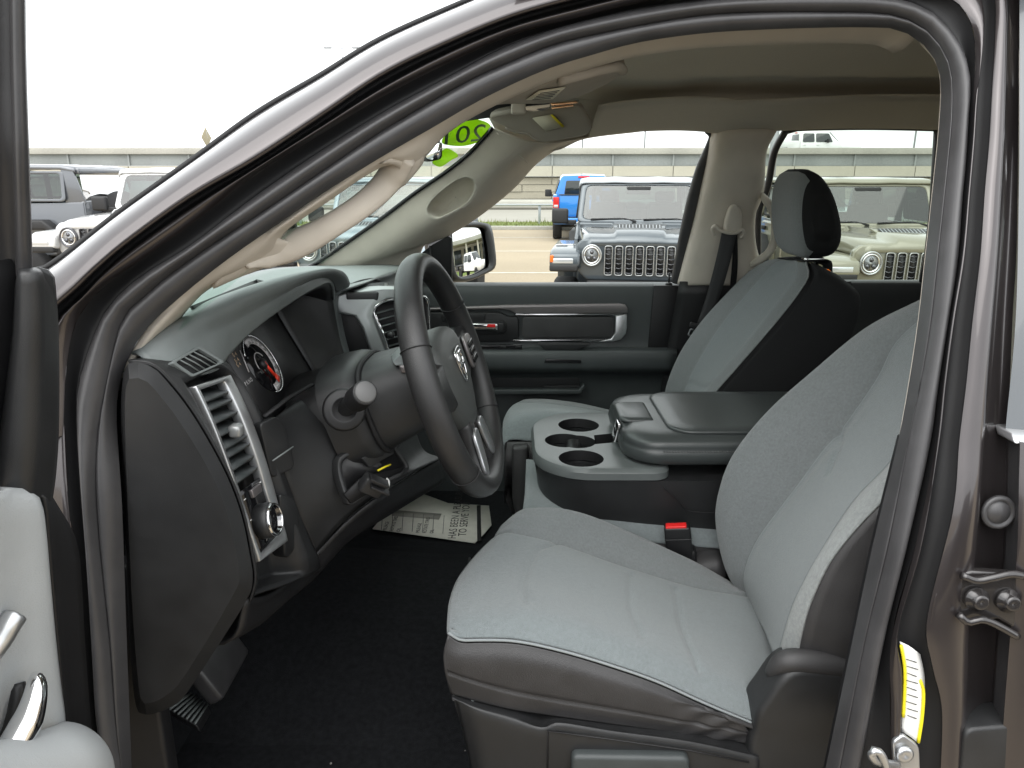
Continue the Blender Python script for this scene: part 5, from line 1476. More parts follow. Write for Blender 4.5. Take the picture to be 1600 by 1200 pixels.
# headrest of the driver's seat (behind the pillar from here)
def headrest(par, c, ry):
    secs = []
    for k in range(17):
        t = k / 16
        a = math.pi * t
        h = -0.5 * math.cos(a)
        w = max(0.02, math.sin(a) ** 0.45)
        rr = []
        for j in range(28):
            q = 2 * math.pi * j / 28
            x_, y_ = math.cos(q), math.sin(q)
            x_ = math.copysign(abs(x_) ** 0.75, x_)
            y_ = math.copysign(abs(y_) ** 0.75, y_)
            x = x_ * 0.055 * w + ry * (h * 0.19)
            y = y_ * 0.135 * w * (0.86 + 0.14 * math.cos((h - 0.1) * 3))
            rr.append(Vector(c) + Vector((x, y, h * 0.19)))
        secs.append(rr)
    o = skin('headrest', secs, [M_FABRIC2, M_BLKCLOTH], par, cv=True, caps=True, matfn=None)
    return o
hd = headrest(DS, W(0.85, 1.08, -0.075), 0.35)
prism('back_cap', [bF[-1], bFm[-1], bS[-1], bM[-1], bN[-1], bK[-1], bB2[-1], bR[-1]], Vector((0.02, 0, -0.05)), M_BLKCLOTH, DS, 0.01)
for dy in (-0.06, 0.06):
    tube('headrest_post', [W(0.82, 1.08 + dy, -0.14), W(0.78, 1.08 + dy, -0.26)], 0.006, M_CHROME, DS, 10)

# ---- centre seat: cushion below the console
CSM = empty('centre_seat', (0, 0, 0), TR)
CSM['label'] = 'centre seat folded down as a console'
c0 = [P(822,806,1.37), P(816,790,1.37), P(818,755,1.40), P(830,735,1.44)]
mc = [[P(818,812,1.34), P(860,822,1.34), P(940,836,1.34), P(1020,848,1.34), P(1130,858,1.34)],
      [P(817,796,1.36), P(860,806,1.36), P(940,812,1.36), P(1020,822,1.36), P(1130,832,1.36)],
      [P(820,770,1.42), P(860,780,1.42), P(940,786,1.42), P(1020,796,1.42), P(1130,806,1.42)],
      [P(822,735,1.56), P(860,742,1.56), P(940,748,1.56), P(1020,756,1.56), P(1130,766,1.56)],
      [P(822,720,1.68), P(860,722,1.68), P(940,726,1.68), P(1020,732,1.68), P(1130,740,1.68)]]
curves_patch('centre_cushion', mc, M_FABRIC, CSM, 30, 24, 0.004)
skin('cushion_front', [[vec(r[0]) for r in mc], [vec(r[0]) + Vector((-0.004, 0, -0.12)) for r in mc], [vec(r[0]) + Vector((0.06, 0, -0.26)) for r in mc]], M_FABRIC, CSM, 0.003)
skin('cushion_side', [[vec(p) for p in mc[0]], [vec(p) + Vector((0, 0.0, -0.12)) for p in mc[0]]], M_VINYL, CSM, 0.003)

# console shell: loops at different heights (plan outline), near side first
def plan(x0, x1, y0, y1, zf, rr, n=10, sl=0.0):
    """rounded plan outline; z rises by sl per metre of x"""
    out = []
    cx = [(x1 - rr * 0.3, y0 + rr * 0.3, -90, 0, rr * 0.3), (x1 - rr * 0.3, y1 - rr * 0.3, 0, 90, rr * 0.3), (x0 + rr, y1 - rr, 90, 180, rr), (x0 + rr, y0 + rr, 180, 270, rr)]
    for (a, b, d0, d1, r_) in cx:
        for k in range(n + 1):
            t = R(lerp(d0, d1, k / n))
            x, y = a + r_ * math.cos(t), b + r_ * math.sin(t)
            out.append(W(x, y, zf + sl * (x - x0)))
    return out
KX0, KX1, KY0, KY1 = 0.045, 0.62, 1.345, 1.715
ZT = -0.555
CO = skin('console_body', [plan(KX0 + 0.045, KX1, KY0 + 0.03, KY1 - 0.03, ZT - 0.165, 0.10, sl=-0.02), plan(KX0 + 0.030, KX1, KY0 + 0.018, KY1 - 0.018, ZT - 0.14, 0.11, sl=-0.02), plan(KX0 + 0.010, KX1, KY0 + 0.004, KY1 - 0.004, ZT - 0.08, 0.12), plan(KX0 + 0.003, KX1, KY0 + 0.001, KY1 - 0.001, ZT - 0.030, 0.12), plan(KX0, KX1, KY0, KY1, ZT - 0.024, 0.12)], M_PLASTIC, CSM, cv=True, caps=True)
# grey tray with three cup holders: top sheet with holes made by a boolean-free method: ring strips
tr_top = plan(KX0 - 0.001, KX0 + 0.27, KY0 - 0.002, KY1 + 0.002, ZT, 0.12)
tray = skin('cup_tray', [plan(KX0 - 0.001, KX0 + 0.27, KY0 - 0.002, KY1 + 0.002, ZT - 0.022, 0.12), plan(KX0 - 0.001, KX0 + 0.27, KY0 - 0.002, KY1 + 0.002, ZT - 0.008, 0.12), plan(KX0 + 0.004, KX0 + 0.265, KY0 + 0.004, KY1 - 0.004, ZT - 0.001, 0.115), plan(KX0 + 0.010, KX0 + 0.26, KY0 + 0.010, KY1 - 0.010, ZT, 0.11)], M_DASHSIDE, CSM, cv=True, caps=True)
# three wells, cut as real hollows
cut_list = []
def well(px, py, r, dep):
    c = PZ(px, py, ZT)
    o = lathe('well_cut', [(r, -dep), (r * 1.0, 0.02)], c, Vector((0, 0, 1)), M_RUBBERD, None, 40)
    cut_list.append(o)
    return c
w1, w2, w3 = well(904,664,0.047,0.07), well(882,688,0.043,0.07), well(908,716,0.046,0.07)
mid_ = PZ(902,690,ZT)
o = lathe('well_cut', [(0.040, -0.062), (0.040, 0.02)], mid_, Vector((0, 0, 1)), M_RUBBERD, None, 32)
cut_list.append(o)
ar = [PZ(928,680,ZT), PZ(968,676,ZT), PZ(972,690,ZT), PZ(930,694,ZT)]
o = prism('well_cut', [p + Vector((0, 0, 0.02)) for p in ar], Vector((0, 0, -0.045)), M_RUBBERD, None, 0)
cut_list.append(o)
def carve(o, cutters):
    for c in cutters:
        md = o.modifiers.new('cut', 'BOOLEAN')
        md.operation = 'DIFFERENCE'
        md.solver = 'EXACT'
        md.object = c
    dg = bpy.context.evaluated_depsgraph_get()
    me = bpy.data.meshes.new_from_object(o.evaluated_get(dg))
    o.modifiers.clear()
    o.data = me
carve(tray, cut_list)
carve(CO, cut_list)
for q in cut_list:
    bpy.data.objects.remove(q)
tray.data.materials.clear()
tray.data.materials.append(mat('console_grey', (0.115, 0.127, 0.126), rough=0.30, noise=0.06, nscale=25, bump=0.15, bscale=900)); tray.data.materials.append(M_RUBBERD)
for p in tray.data.polygons:
    c_ = p.center
    inside = any((c_.xy - q.xy).length < r_ * 1.03 for q, r_ in ((w1, 0.047), (w2, 0.043), (w3, 0.046), (mid_, 0.040))) or (ar[0].x - 0.002 < c_.x < ar[1].x + 0.003 and ar[3].y - 0.004 < c_.y < ar[1].y + 0.004)
    p.material_index = 1 if inside and c_.z < EYE + ZT - 0.001 else 0
for p in CO.data.polygons: p.material_index = 0
for o in (tray, CO):
    md = o.modifiers.new('edges', 'EDGE_SPLIT')
    md.split_angle = R(40)
# insert standing between the wells
tube('cup_divider', [PZ(898,694,ZT) + Vector((0.0, -0.005, -0.06)), PZ(896,684,ZT) + Vector((0.0, 0.0, -0.008))], [0.018, 0.015], M_PLASTIC3, CSM, 14)
lathe('cup_mat', [(0.042, -0.068), (0.042, -0.064), (0, -0.064)], w3, Vector((0, 0, 1)), M_PLASTIC3, CSM, 28)
lathe('cup_mat', [(0.042, -0.068), (0.042, -0.064), (0, -0.064)], w1, Vector((0, 0, 1)), M_PLASTIC3, CSM, 28)

# padded lid
LX0, LX1, LY0, LY1 = 0.222, 0.66, 1.350, 1.690
lid = skin('console_lid', [plan(LX0 + 0.02, LX1, LY0 + 0.012, LY1 - 0.012, -0.552, 0.07), plan(LX0 + 0.004, LX1, LY0 + 0.002, LY1 - 0.002, -0.546, 0.075), plan(LX0, LX1, LY0, LY1, -0.532, 0.075), plan(LX0 + 0.002, LX1, LY0 + 0.001, LY1 - 0.001, -0.521, 0.075), plan(LX0 + 0.006, LX1, LY0 + 0.005, LY1 - 0.005, -0.518, 0.07), plan(LX0 + 0.004, LX1, LY0 + 0.003, LY1 - 0.003, -0.514, 0.072), plan(LX0 + 0.010, LX1, LY0 + 0.010, LY1 - 0.010, -0.502, 0.07), plan(LX0 + 0.03, LX1, LY0 + 0.028, LY1 - 0.028, -0.494, 0.06), plan(LX0 + 0.06, LX1, LY0 + 0.05, LY1 - 0.05, -0.492, 0.05)], M_LEATHER, CSM, cv=True, caps=True)
pad = skin('lid_pad', [plan(LX0 + 0.095, LX1, LY0 + 0.030, LY1 - 0.030, -0.4945, 0.05), plan(LX0 + 0.093, LX1, LY0 + 0.028, LY1 - 0.028, -0.490, 0.05), plan(LX0 + 0.100, LX1, LY0 + 0.034, LY1 - 0.034, -0.4865, 0.05), plan(LX0 + 0.13, LX1, LY0 + 0.06, LY1 - 0.06, -0.485, 0.04)], M_LEATHER, CSM, cv=True, caps=True)
for i in range(64):
    x = LX0 + 0.075 + i * 0.0058
    tube('lid_stitch', [W(x, LY0 - 0.0006, -0.5195), W(x + 0.0036, LY0 - 0.0006, -0.5190)], 0.0009, M_STITCH, CSM, 5)
lt = skin('lid_latch', [plan(LX0 + 0.008, LX0 + 0.075, 1.46, 1.59, -0.499, 0.02), plan(LX0 + 0.002, LX0 + 0.075, 1.46, 1.59, -0.492, 0.022), plan(LX0 + 0.012, LX0 + 0.070, 1.470, 1.580, -0.488, 0.02)], M_LEATHER, CSM, cv=True, caps=True)
box('latch_plate', W(LX0 - 0.001, 1.475, -0.520), (0.008, 0.035, 0.045), M_CHROME, CSM, 0.003, Matrix.Rotation(R(12), 3, 'Y'))
# console rear panel line
tube('console_seam', [W(0.30, KY0 - 0.0015, -0.592), W(0.335, KY0 - 0.0015, -0.625), W(0.36, KY0 - 0.0005, -0.645), W(0.50, KY0 + 0.001, -0.648)], 0.0010, M_RUBBERD, CSM, 6, smooth_n=20)

# ---- buckle
bk = P(1060,843,1.315)
ax = Vector((-0.12, -0.05, 1)).normalized()
rb_ = Matrix.Rotation(R(-10), 3, 'Y') @ Matrix.Rotation(R(6), 3, 'X') @ Matrix.Rotation(R(-12), 3, 'Z')
BK = box('belt_buckle', bk, (0.050, 0.026, 0.068), M_PLASTIC3, TR, 0.004, rb_)
BK['label'] = 'black buckle with red release button'
box('release_button', bk + rb_ @ Vector((-0.0015, -0.0035, 0.0335)), (0.040, 0.015, 0.008), M_RED, BK, 0.002, rb_)
box('buckle_band', bk + rb_ @ Vector((0, -0.0005, 0.008)), (0.0515, 0.0275, 0.003), M_PLASTIC, BK, 0.0006, rb_)
box('buckle_boot', bk + rb_ @ Vector((0.004, 0.004, -0.045)), (0.056, 0.032, 0.045), M_PLASTIC3, BK, 0.008, rb_)
# folded vinyl between seat and console
rows = []
for i in range(14):
    t = i / 13
    x = lerp(0.20, 0.42, t)
    rows.append([W(x, 1.29, -0.74 - 0.02 * t), W(x, 1.305, -0.725 - 0.01 * t + 0.006 * math.sin(t * 14)), W(x, 1.33, -0.715 - 0.015 * t + 0.006 * math.sin(t * 14 + 1)), W(x, 1.36, -0.74)])
skin('seat_gusset', rows, M_VINYL, TR, 0.002)

# ---- passenger seat
PS = empty('passenger_seat', (0, 0, 0), TR)
PS['label'] = 'grey cloth passenger seat with black back'
q0 = [P(1036,640,2.17), P(1042,600,2.17), P(1062,552,2.17), P(1092,507,2.17), P(1130,464,2.17), P(1168,426,2.16), P(1195,409,2.13), P(1215,404,2.08)]
q1 = [P(1062,640,2.08), P(1070,600,2.08), P(1098,545,2.08), P(1128,500,2.08), P(1160,462,2.08), P(1188,430,2.07), P(1206,412,2.05), P(1222,405,2.03)]
q2 = [P(1085,640,1.88), P(1098,612,1.88), P(1130,572,1.88), P(1165,530,1.88), P(1195,490,1.88), P(1225,450,1.88), P(1240,422,1.90), P(1242,407,1.94)]
q3 = [P(1100,640,1.80), P(1117,612,1.80), P(1150,574,1.80), P(1188,530,1.80), P(1220,492,1.80), P(1248,455,1.80), P(1262,430,1.82), P(1258,410,1.87)]
q0, q1, q2, q3 = [cr(c, 24) for c in (q0, q1, q2, q3)]
q4 = [p + Vector((0.012, -0.006, -0.004)) for p in q3]
gp1 = groove([(0, 0.335), (1, 0.335)], 0.012, 0.006)
gp2 = groove([(0.16, 0.36), (0.14, 0.6), (0.16, 0.78)], 0.012, 0.005)
curves_patch('seat_back', [[p + Vector((0.08, 0.02, 0)) for p in q0], q0, q1, [a.lerp(b, 0.5) + Vector((0.006, 0, 0)) for a, b in zip(q1, q2)], q2, [a.lerp(b, 0.5) + Vector((-0.008, 0, 0)) for a, b in zip(q2, q3)], q3], [M_FABRIC, M_FABRIC2], PS, 70, 60, 0.003, fn=lambda u, v, p: p + Vector((0.9, 0, -0.4)) * (gp1(u, v) + gp2(u, v)), matfn=lambda u, v: 1 if v < 0.335 or v > 0.84 else 0)
k1_ = cr([P(1110,640,1.785), P(1130,615,1.785), P(1170,573,1.785), P(1215,525,1.785), P(1250,480,1.785), P(1272,445,1.785), P(1278,425,1.80), P(1268,410,1.84)], 24)
k2_ = cr([P(1215,650,1.78), P(1240,620,1.78), P(1275,585,1.78), P(1310,545,1.78), P(1330,505,1.78), P(1337,470,1.78), P(1330,450,1.79), P(1300,425,1.83)], 24)
curves_patch('back_side', [q3, q4, k1_, [a.lerp(b, 0.5) + Vector((0, -0.012, 0)) for a, b in zip(k1_, k2_)], k2_, [p + Vector((0.03, 0.06, -0.01)) for p in k2_], [p + Vector((0.03, 0.32, -0.01)) for p in k2_]], M_BLKCLOTH, PS, 50, 30, 0.003)
curves_patch('back_top', [[q0[-1], q1[-1], q2[-1], q3[-1]], [p + Vector((0.06, 0, 0.004)) for p in (q0[-1], q1[-1], q2[-1], q3[-1])], [k2_[-1] + Vector((0, 0.30, 0)), k2_[-1] + Vector((0, 0.24, 0.01)), k2_[-1] + Vector((0, 0.08, 0.012)), k2_[-1]]], M_BLKCLOTH, PS, 16, 10, 0.003)
tube('side_seam', [p + Vector((0.001, -0.002, 0)) for p in q3], 0.0022, M_FABRIC3, PS, 6)
# headrest: light front half, black rear half
def slab(y, sc, fr):
    """profile of the headrest at one width station: (front outline, rear outline)"""
    return None
hf = [(1262,402),(1236,394),(1222,375),(1212,345),(1207,312),(1209,288),(1220,270),(1240,263),(1262,261)]
hs = [(1258,404),(1250,380),(1246,345),(1246,312),(1250,285),(1258,268),(1266,262)]
hr_ = [(1290,408),(1310,404),(1321,385),(1324,362),(1319,335),(1310,305),(1298,282),(1285,268),(1266,262)]
hprof = cr([P(x, y, 1.87) for x, y in [(1262,404),(1252,384),(1247,345),(1248,310),(1253,284),(1262,268),(1274,263),(1288,270),(1300,284),(1311,305),(1320,335),(1324,362),(1321,386),(1308,403),(1285,408)]], 44, True)
hcen = sum(hprof, Vector()) / 44
rows = []
ts = [-1, -0.985, -0.94, -0.86, -0.7, -0.4, 0, 0.4, 0.7, 0.86, 0.94, 0.985, 1]
for t in ts:
    sc_ = max(0.45, (1 - abs(t) ** 5) ** 0.36)
    rows.append([Vector((hcen.x + (p.x - hcen.x) * sc_, 1.985 + t * 0.128, hcen.z + (p.z - hcen.z) * sc_)) for p in hprof])
HR = skin('headrest', rows, [M_FABRIC2, M_BLKCLOTH], PS, cv=True, caps=True)
for p in HR.data.polygons:
    if p.index >= 44 * (len(ts) - 1):
        p.material_index = 1
        continue
    row_, col_ = divmod(p.index, 44)
    p.material_index = 1 if row_ < 3 or 17 <= col_ <= 42 else 0
for x, Y in ((1262, 1.90), (1278, 1.93)):
    tube('headrest_post', [P(x, 398, Y), P(x - 4, 418, Y)], 0.0065, M_CHROME, PS, 12)
box('post_bracket', P(1270,405,1.90), (0.05, 0.03, 0.012), M_CHROME, PS, 0.004)
lathe('post_collar', [(0.013, 0), (0.012, 0.010), (0.008, 0.012), (0, 0.012)], P(1258,417,1.90), Vector((0.2, 0, 1)), M_PLASTIC3, PS, 18)
lathe('post_collar', [(0.013, 0), (0.012, 0.010), (0.008, 0.012), (0, 0.012)], P(1292,420,1.93), Vector((0.2, 0, 1)), M_PLASTIC3, PS, 18)
# cushion
pc = [[P(788,720,1.76), P(792,690,1.77), P(830,690,1.77), P(900,700,1.77), P(1040,720,1.77), P(1100,730,1.77)],
      [P(789,690,1.80), P(790,662,1.82), P(820,648,1.83), P(880,648,1.83), P(1000,668,1.83), P(1100,690,1.83)],
      [P(790,672,1.95), P(794,646,1.96), P(830,640,1.96), P(880,642,1.96), P(960,655,1.96), P(1080,680,1.96)],
      [P(796,655,2.10), P(803,634,2.12), P(840,632,2.12), P(880,636,2.12), P(940,645,2.12), P(1060,672,2.12)],
      [P(806,648,2.18), P(815,628,2.20), P(840,625,2.20), P(880,628,2.20), P(930,637,2.20), P(1040,665,2.20)]]
gc1 = groove([(0, 0.80), (1, 0.80)], 0.02, 0.007)
curves_patch('seat_cushion', pc, [M_FABRIC, M_FABRIC2], PS, 50, 40, 0.004, fn=lambda u, v, p: p - Vector((0, 0, 1)) * gc1(u, v), matfn=lambda u, v: 1 if v > 0.80 else 0)
skin('cushion_front', [[vec(r[0]) for r in pc], [vec(r[0]) + Vector((0.0, 0, -0.10)) for r in pc], [vec(r[0]) + Vector((0.05, 0, -0.22)) for r in pc]], M_VINYL, PS, 0.003)
skin('cushion_side', [[vec(p) for p in pc[0]], [vec(p) + Vector((0.0, 0.0, -0.12)) for p in pc[0]]], M_VINYL, PS, 0.003)
box('seat_pedestal', W(0.30, 1.98, -0.90), (0.40, 0.40, 0.22), M_PLASTIC3, PS, 0.02)
box('seat_pedestal', W(0.22, 1.09, -0.90), (0.40, 0.36, 0.22), M_PLASTIC3, DS, 0.02)
box('seat_pedestal', W(0.32, 1.53, -0.88), (0.40, 0.30, 0.26), M_PLASTIC3, CSM, 0.02)
# black drop of the front face of the centre/passenger seat beside the console
prism('seat_valance', [P(800,700,1.74), P(826,698,1.74), P(826,760,1.74), P(818,800,1.72), P(806,808,1.72), P(800,780,1.74)], Vector((0, 0.06, 0)), M_VINYL, PS, 0.008)

# ================================================================== roof fittings
vis = []
# driver's visor, folded up
v_a = [P(768,180,1.06), P(800,150,1.04), P(850,118,1.04), P(905,104,1.06), P(970,100,1.10)]
v_b = [P(765,186,1.14), P(812,160,1.14), P(860,140,1.14), P(905,124,1.14), P(975,110,1.14)]
v_c = [P(790,158,1.34), P(830,156,1.36), P(870,152,1.38), P(910,143,1.40), P(958,124,1.42)]
DV = empty('sun_visor', (0, 0, 0), TR)
DV['label'] = 'beige sun visor above the wheel with a warning label'
vA, vB, vC = P(800,150,1.04), P(968,105,1.10), P(905,152,1.40)
vnn = (vB - vA).cross(vC - vA).normalized()
def vp(px, py, drop=0.0):
    o = Vector((0, 0, EYE))
    r = ray(px, py)
    return o + r * ((vA - o).dot(vnn) / r.dot(vnn)) + Vector((0, 0, -drop))
vlp = cr([vp(x, y) for x, y in [(735,176),(778,165),(850,163),(900,153),(950,131),(972,117),(975,108),(962,103),(905,116),(850,133),(800,148),(772,160)]], 60, True)
prism('visor_board', vlp, Vector((0, 0, 0.016)), M_VISOR, DV, 0.006)
tube('visor_edge', [vp(872,126), vp(905,117), vp(940,108), vp(964,104), vp(973,110)], 0.0075, M_VISOR, DV, 12, smooth_n=24)
prism('visor_label', [vp(842,139,0.002), vp(884,133,0.002), vp(864,152,0.002), vp(822,153,0.002)], Vector((0, 0, -0.001)), M_LABEL, DV, 0)
for k in range(5):
    tube('label_print', [vp(844 - k * 3, 141 + k * 2.6, 0.004), vp(874 - k * 3.4, 137 + k * 3, 0.004)], 0.0005, M_STITCH, DV, 4)
# passenger's visor, hanging
PV = empty('sun_visor', (0, 0, 0), TR)
PV['label'] = 'beige sun visor above the passenger seat, tilted down'
pvl = [(764,184),(790,174),(830,171),(880,170),(905,166),(915,178),(923,192),(924,204),(915,211),(890,216),(858,221),(840,220),(828,212),(820,209),(805,208),(790,200)]
pvY = lambda x, y: 1.88 + (y - 170) * 0.0012 - (x - 760) * 0.0001
pvp = cr([P(x, y, pvY(x, y)) for x, y in pvl], 60, True)
pvl_off = Vector((0, -0.010, -0.004))
prism('visor_board', pvp, Vector((0.0, 0.016, 0.014)), M_VISOR, PV, 0.006)
prism('visor_label', [P(832,182,1.885) + pvl_off, P(862,176,1.88) + pvl_off, P(880,195,1.902) + pvl_off, P(852,202,1.91) + pvl_off], Vector((0, -0.0015, -0.0015)), M_LABEL, PV, 0)
prism('label_stripe', [P(860,177,1.8795) + pvl_off, P(863,176,1.878) + pvl_off, P(881,194,1.8995) + pvl_off, P(878,196,1.9025) + pvl_off], Vector((0, -0.002, -0.002)), M_YELLOW, PV, 0)
tube('visor_edge', [P(790,199,1.915), P(808,206,1.92), P(824,208,1.922), P(834,215,1.93), P(850,219,1.935), P(890,214,1.925), P(916,208,1.915), P(923,198,1.905)], 0.004, M_VISOR, PV, 8, smooth_n=40)
tube('visor_rod', [P(770,180,1.87), P(820,169,1.86), P(870,165,1.85), P(905,160,1.84)], 0.006, M_VISOR, PV, 8)
# small things between the visors: clip, mirror reflection, map light console
prism('overhead_console', [P(818,166,1.62), P(860,162,1.62), P(862,168,1.66), P(850,174,1.68), P(820,175,1.68)], Vector((0, 0.02, 0.03)), M_GLOSSBLK, hl, 0.004)
box('visor_clip', P(810,170,1.60), (0.03, 0.03, 0.02), M_BEIGE, hl, 0.004)
prism('reflection_strip', [P(860,161,1.60), P(900,158,1.60), P(903,161,1.60), P(862,165,1.60)], Vector((0, 0.01, 0)), M_REFLECT, hl, 0.001)  # mirror reflection painted as copper-coloured strips
prism('reflection_strip', [P(862,167,1.60), P(895,163,1.60), P(897,166,1.60), P(862,170,1.60)], Vector((0, 0.01, 0)), M_REFLECT, hl, 0.001)
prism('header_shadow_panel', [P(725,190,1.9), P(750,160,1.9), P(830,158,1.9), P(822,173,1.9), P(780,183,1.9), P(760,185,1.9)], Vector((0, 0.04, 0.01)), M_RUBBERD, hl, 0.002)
# interior mirror, edge on
mrr = cr([P(664,246,1.44), P(672,230,1.44), P(689,222,1.44), P(691,232,1.44), P(690,246,1.44), P(684,250,1.44), P(672,251,1.44)], 30, True)
IM = prism('interior_mirror', mrr, Vector((-0.02, 0.10, 0.0)), M_PLASTIC3, TR, 0.004)
prism('mirror_glass', shrink([p + Vector((0, -0.0015, 0)) for p in mrr], -0.004) if False else [p.lerp(sum(mrr, Vector()) / 30, 0.12) + Vector((0, -0.0015, 0)) for p in mrr], Vector((0, -0.001, 0)), M_MIRROR, IM, 0)
tube('mirror_stalk', [P(680,230,1.50), P(684,205,1.52)], 0.008, M_PLASTIC3, IM, 8)

# lime stickers on the glass: the model year
WSV = []
_a, _b = cr([W(*q) for q in wb], 140), cr([W(*q) for q in wt], 140)
for _p, _q in zip(_a[60:], _b[60:]):
    WSV += [_p.lerp(_q, k / 120) for k in range(121)]
def wsp(px, py, lift=0.004):
    """the point of the windscreen seen at a pixel (its upper passenger half, nearly flat)"""
    o = Vector((0, 0, EYE))
    r = ray(px, py).normalized()
    best, bt = 9e9, None
    for p in WSV:
        q = p - o
        t = q.dot(r)
        d = (q - r * t).length
        if d < best: best, bt = d, t
    return o + r * (bt - lift)
st1 = cr([wsp(x, y) for x, y in [(690,222),(706,200),(735,186),(762,192),(768,204),(758,216),(735,226),(712,228)]], 40, True)
M_GRN2 = M_GREEN
prism('year_sticker', st1, Vector((0, -0.001, -0.0005)), M_GREEN, ws, 0)
st2 = cr([wsp(x, y) for x, y in [(676,252),(690,236),(700,232),(716,243),(705,250),(690,260),(680,258)]], 30, True)
prism('price_sticker', st2, Vector((0, -0.001, -0.0005)), M_GREEN, ws, 0)
ex_ = (wsp(690, 208, 0.008) - wsp(752, 202, 0.008))
text('year_numerals', '2015', wsp(757, 219, 0.010), ex_, (wsp(752, 190, 0.008) - wsp(748, 214, 0.008)), 0.13, mat('dark_green_ink', (0.02, 0.09, 0.02), rough=0.6), ws, 0.0)

# ================================================================== paper mat on the passenger floor
PM_Z = -1.0
pmz = FLOOR + 0.012
def fp(px, py): return PZ(px, py, pmz)
pm = [fp(582,826), fp(612,790), fp(640,764), fp(700,786), fp(764,790), fp(768,820), fp(758,832), fp(742,848)]
PM = prism('paper_floor_mat', pm, Vector((0, 0, -0.002)), M_PAPER, None, 0)
tag(PM, 'crumpled paper floor mat with black printing on the truck floor', 'floor mat')
pe = (fp(706,800) - fp(706,845)).normalized()
YV, XV = Vector((0, 1, 0)), Vector((-1, 0, 0))
text('print_line', 'HAS BEEN A PLEASURE', fp(712, 842), YV, XV, 0.034, M_INK, PM, 0.0008)
text('print_line', 'TO SERVE YOU', fp(728, 838), YV, XV, 0.034, M_INK, PM, 0.0008)
tube('print_bar', [fp(749, 846) + Vector((0, 0, 0.001)), fp(748, 790) + Vector((0, 0, 0.001))], 0.006, M_INK, PM, 4, flat=0.05, up=Vector((0, 0, 1)))
for i, x in enumerate((603, 614, 625, 655, 666, 677)):
    text('print_line', ('MILEAGE', 'ROTATE TIRES', 'OIL')[i % 3], fp(x, 830 + (x - 600) * 0.05), YV, XV, 0.016, M_INK, PM, 0.0008)
for i in range(7):
    x = 596 + i * 16
    tube('rule_line', [fp(x, 828 + i) + Vector((0, 0, 0.001)), fp(x + 2, 800 + i) + Vector((0, 0, 0.001))], 0.0008, M_STITCH, PM, 4)
prism('grey_panel', [fp(615, 797), fp(690, 803), fp(686, 812), fp(612, 806)], Vector((0, 0, 0.0008)), mat('grey_print', (0.30, 0.29, 0.26), rough=0.9), PM, 0)

# crumbs trodden into the carpet
gv, gf = [], []
for i in range(70):
    x, y = random.uniform(-0.42, 0.0), random.uniform(0.82, 1.25)
    k, r_ = len(gv), random.uniform(0.0008, 0.0022)
    z = EYE + FLOOR + 0.002
    for a in range(4):
        gv.append((x + r_ * math.cos(a * 1.57 + i), y + 1.6 * r_ * math.sin(a * 1.57 + i), z))
    gv.append((x, y, z + r_))
    gf += [(k, k + 1, k + 4), (k + 1, k + 2, k + 4), (k + 2, k + 3, k + 4), (k + 3, k, k + 4)]
gt = put('grit', mesh('grit', gv, gf), mat('pale_grit', (0.35, 0.33, 0.30), rough=0.9), None, False)
tag(gt, 'scattered pale crumbs on the black footwell carpet', 'grit', kind='stuff')
# ================================================================== the lot and what stands on it
def plane(name, x0, x1, y0, y1, z, m, kind='structure'):
    me = mesh(name, [(x0, y0, z), (x1, y0, z), (x1, y1, z), (x0, y1, z)], [(0, 1, 2, 3)])
    o = put(name, me, m, None, False)
    o['kind'] = kind
    return o

def concrete(name, c, patch=0.25):
    if name in MATS: return MATS[name]
    m = mat(name, c, rough=0.85, spec=0.3)
    nt = m.node_tree
    b = nt.nodes['Principled BSDF']
    tc = nt.nodes.new('ShaderNodeTexCoord')
    n1 = nt.nodes.new('ShaderNodeTexNoise'); n1.inputs['Scale'].default_value = 0.35; n1.inputs['Detail'].default_value = 8
    n2 = nt.nodes.new('ShaderNodeTexNoise'); n2.inputs['Scale'].default_value = 22; n2.inputs['Detail'].default_value = 6
    for q in (n1, n2): nt.links.new(tc.outputs['Object'], q.inputs['Vector'])
    ad = nt.nodes.new('ShaderNodeMath'); ad.operation = 'ADD'
    nt.links.new(n1.outputs['Fac'], ad.inputs[0]); nt.links.new(n2.outputs['Fac'], ad.inputs[1])
    mr = nt.nodes.new('ShaderNodeMapRange')
    mr.inputs['From Min'].default_value = 0.7; mr.inputs['From Max'].default_value = 1.3
    mr.inputs['To Min'].default_value = 1 - patch; mr.inputs['To Max'].default_value = 1 + patch
    nt.links.new(ad.outputs[0], mr.inputs['Value'])
    mx = nt.nodes.new('ShaderNodeMix'); mx.data_type = 'RGBA'; mx.blend_type = 'MULTIPLY'; mx.inputs[0].default_value = 1
    mx.inputs[6].default_value = (*c, 1)
    nt.links.new(mr.outputs[0], mx.inputs[7]); nt.links.new(mx.outputs[2], b.inputs['Base Color'])
    return m
M_LOT = concrete('tan_concrete', (0.335, 0.275, 0.195), 0.16)
M_ROAD = concrete('grey_road', (0.30, 0.285, 0.25), 0.10)
M_GRASSB = concrete('grass_soil', (0.13, 0.17, 0.04), 0.3)
M_CONC = concrete('pale_concrete', (0.37, 0.36, 0.32), 0.2)
M_CONCG = concrete('grey_barrier', (0.27, 0.285, 0.28), 0.22)
M_CREAM = concrete('cream_panel', (0.44, 0.415, 0.345), 0.16)
M_STONE = concrete('stone_panel', (0.36, 0.33, 0.265), 0.25)

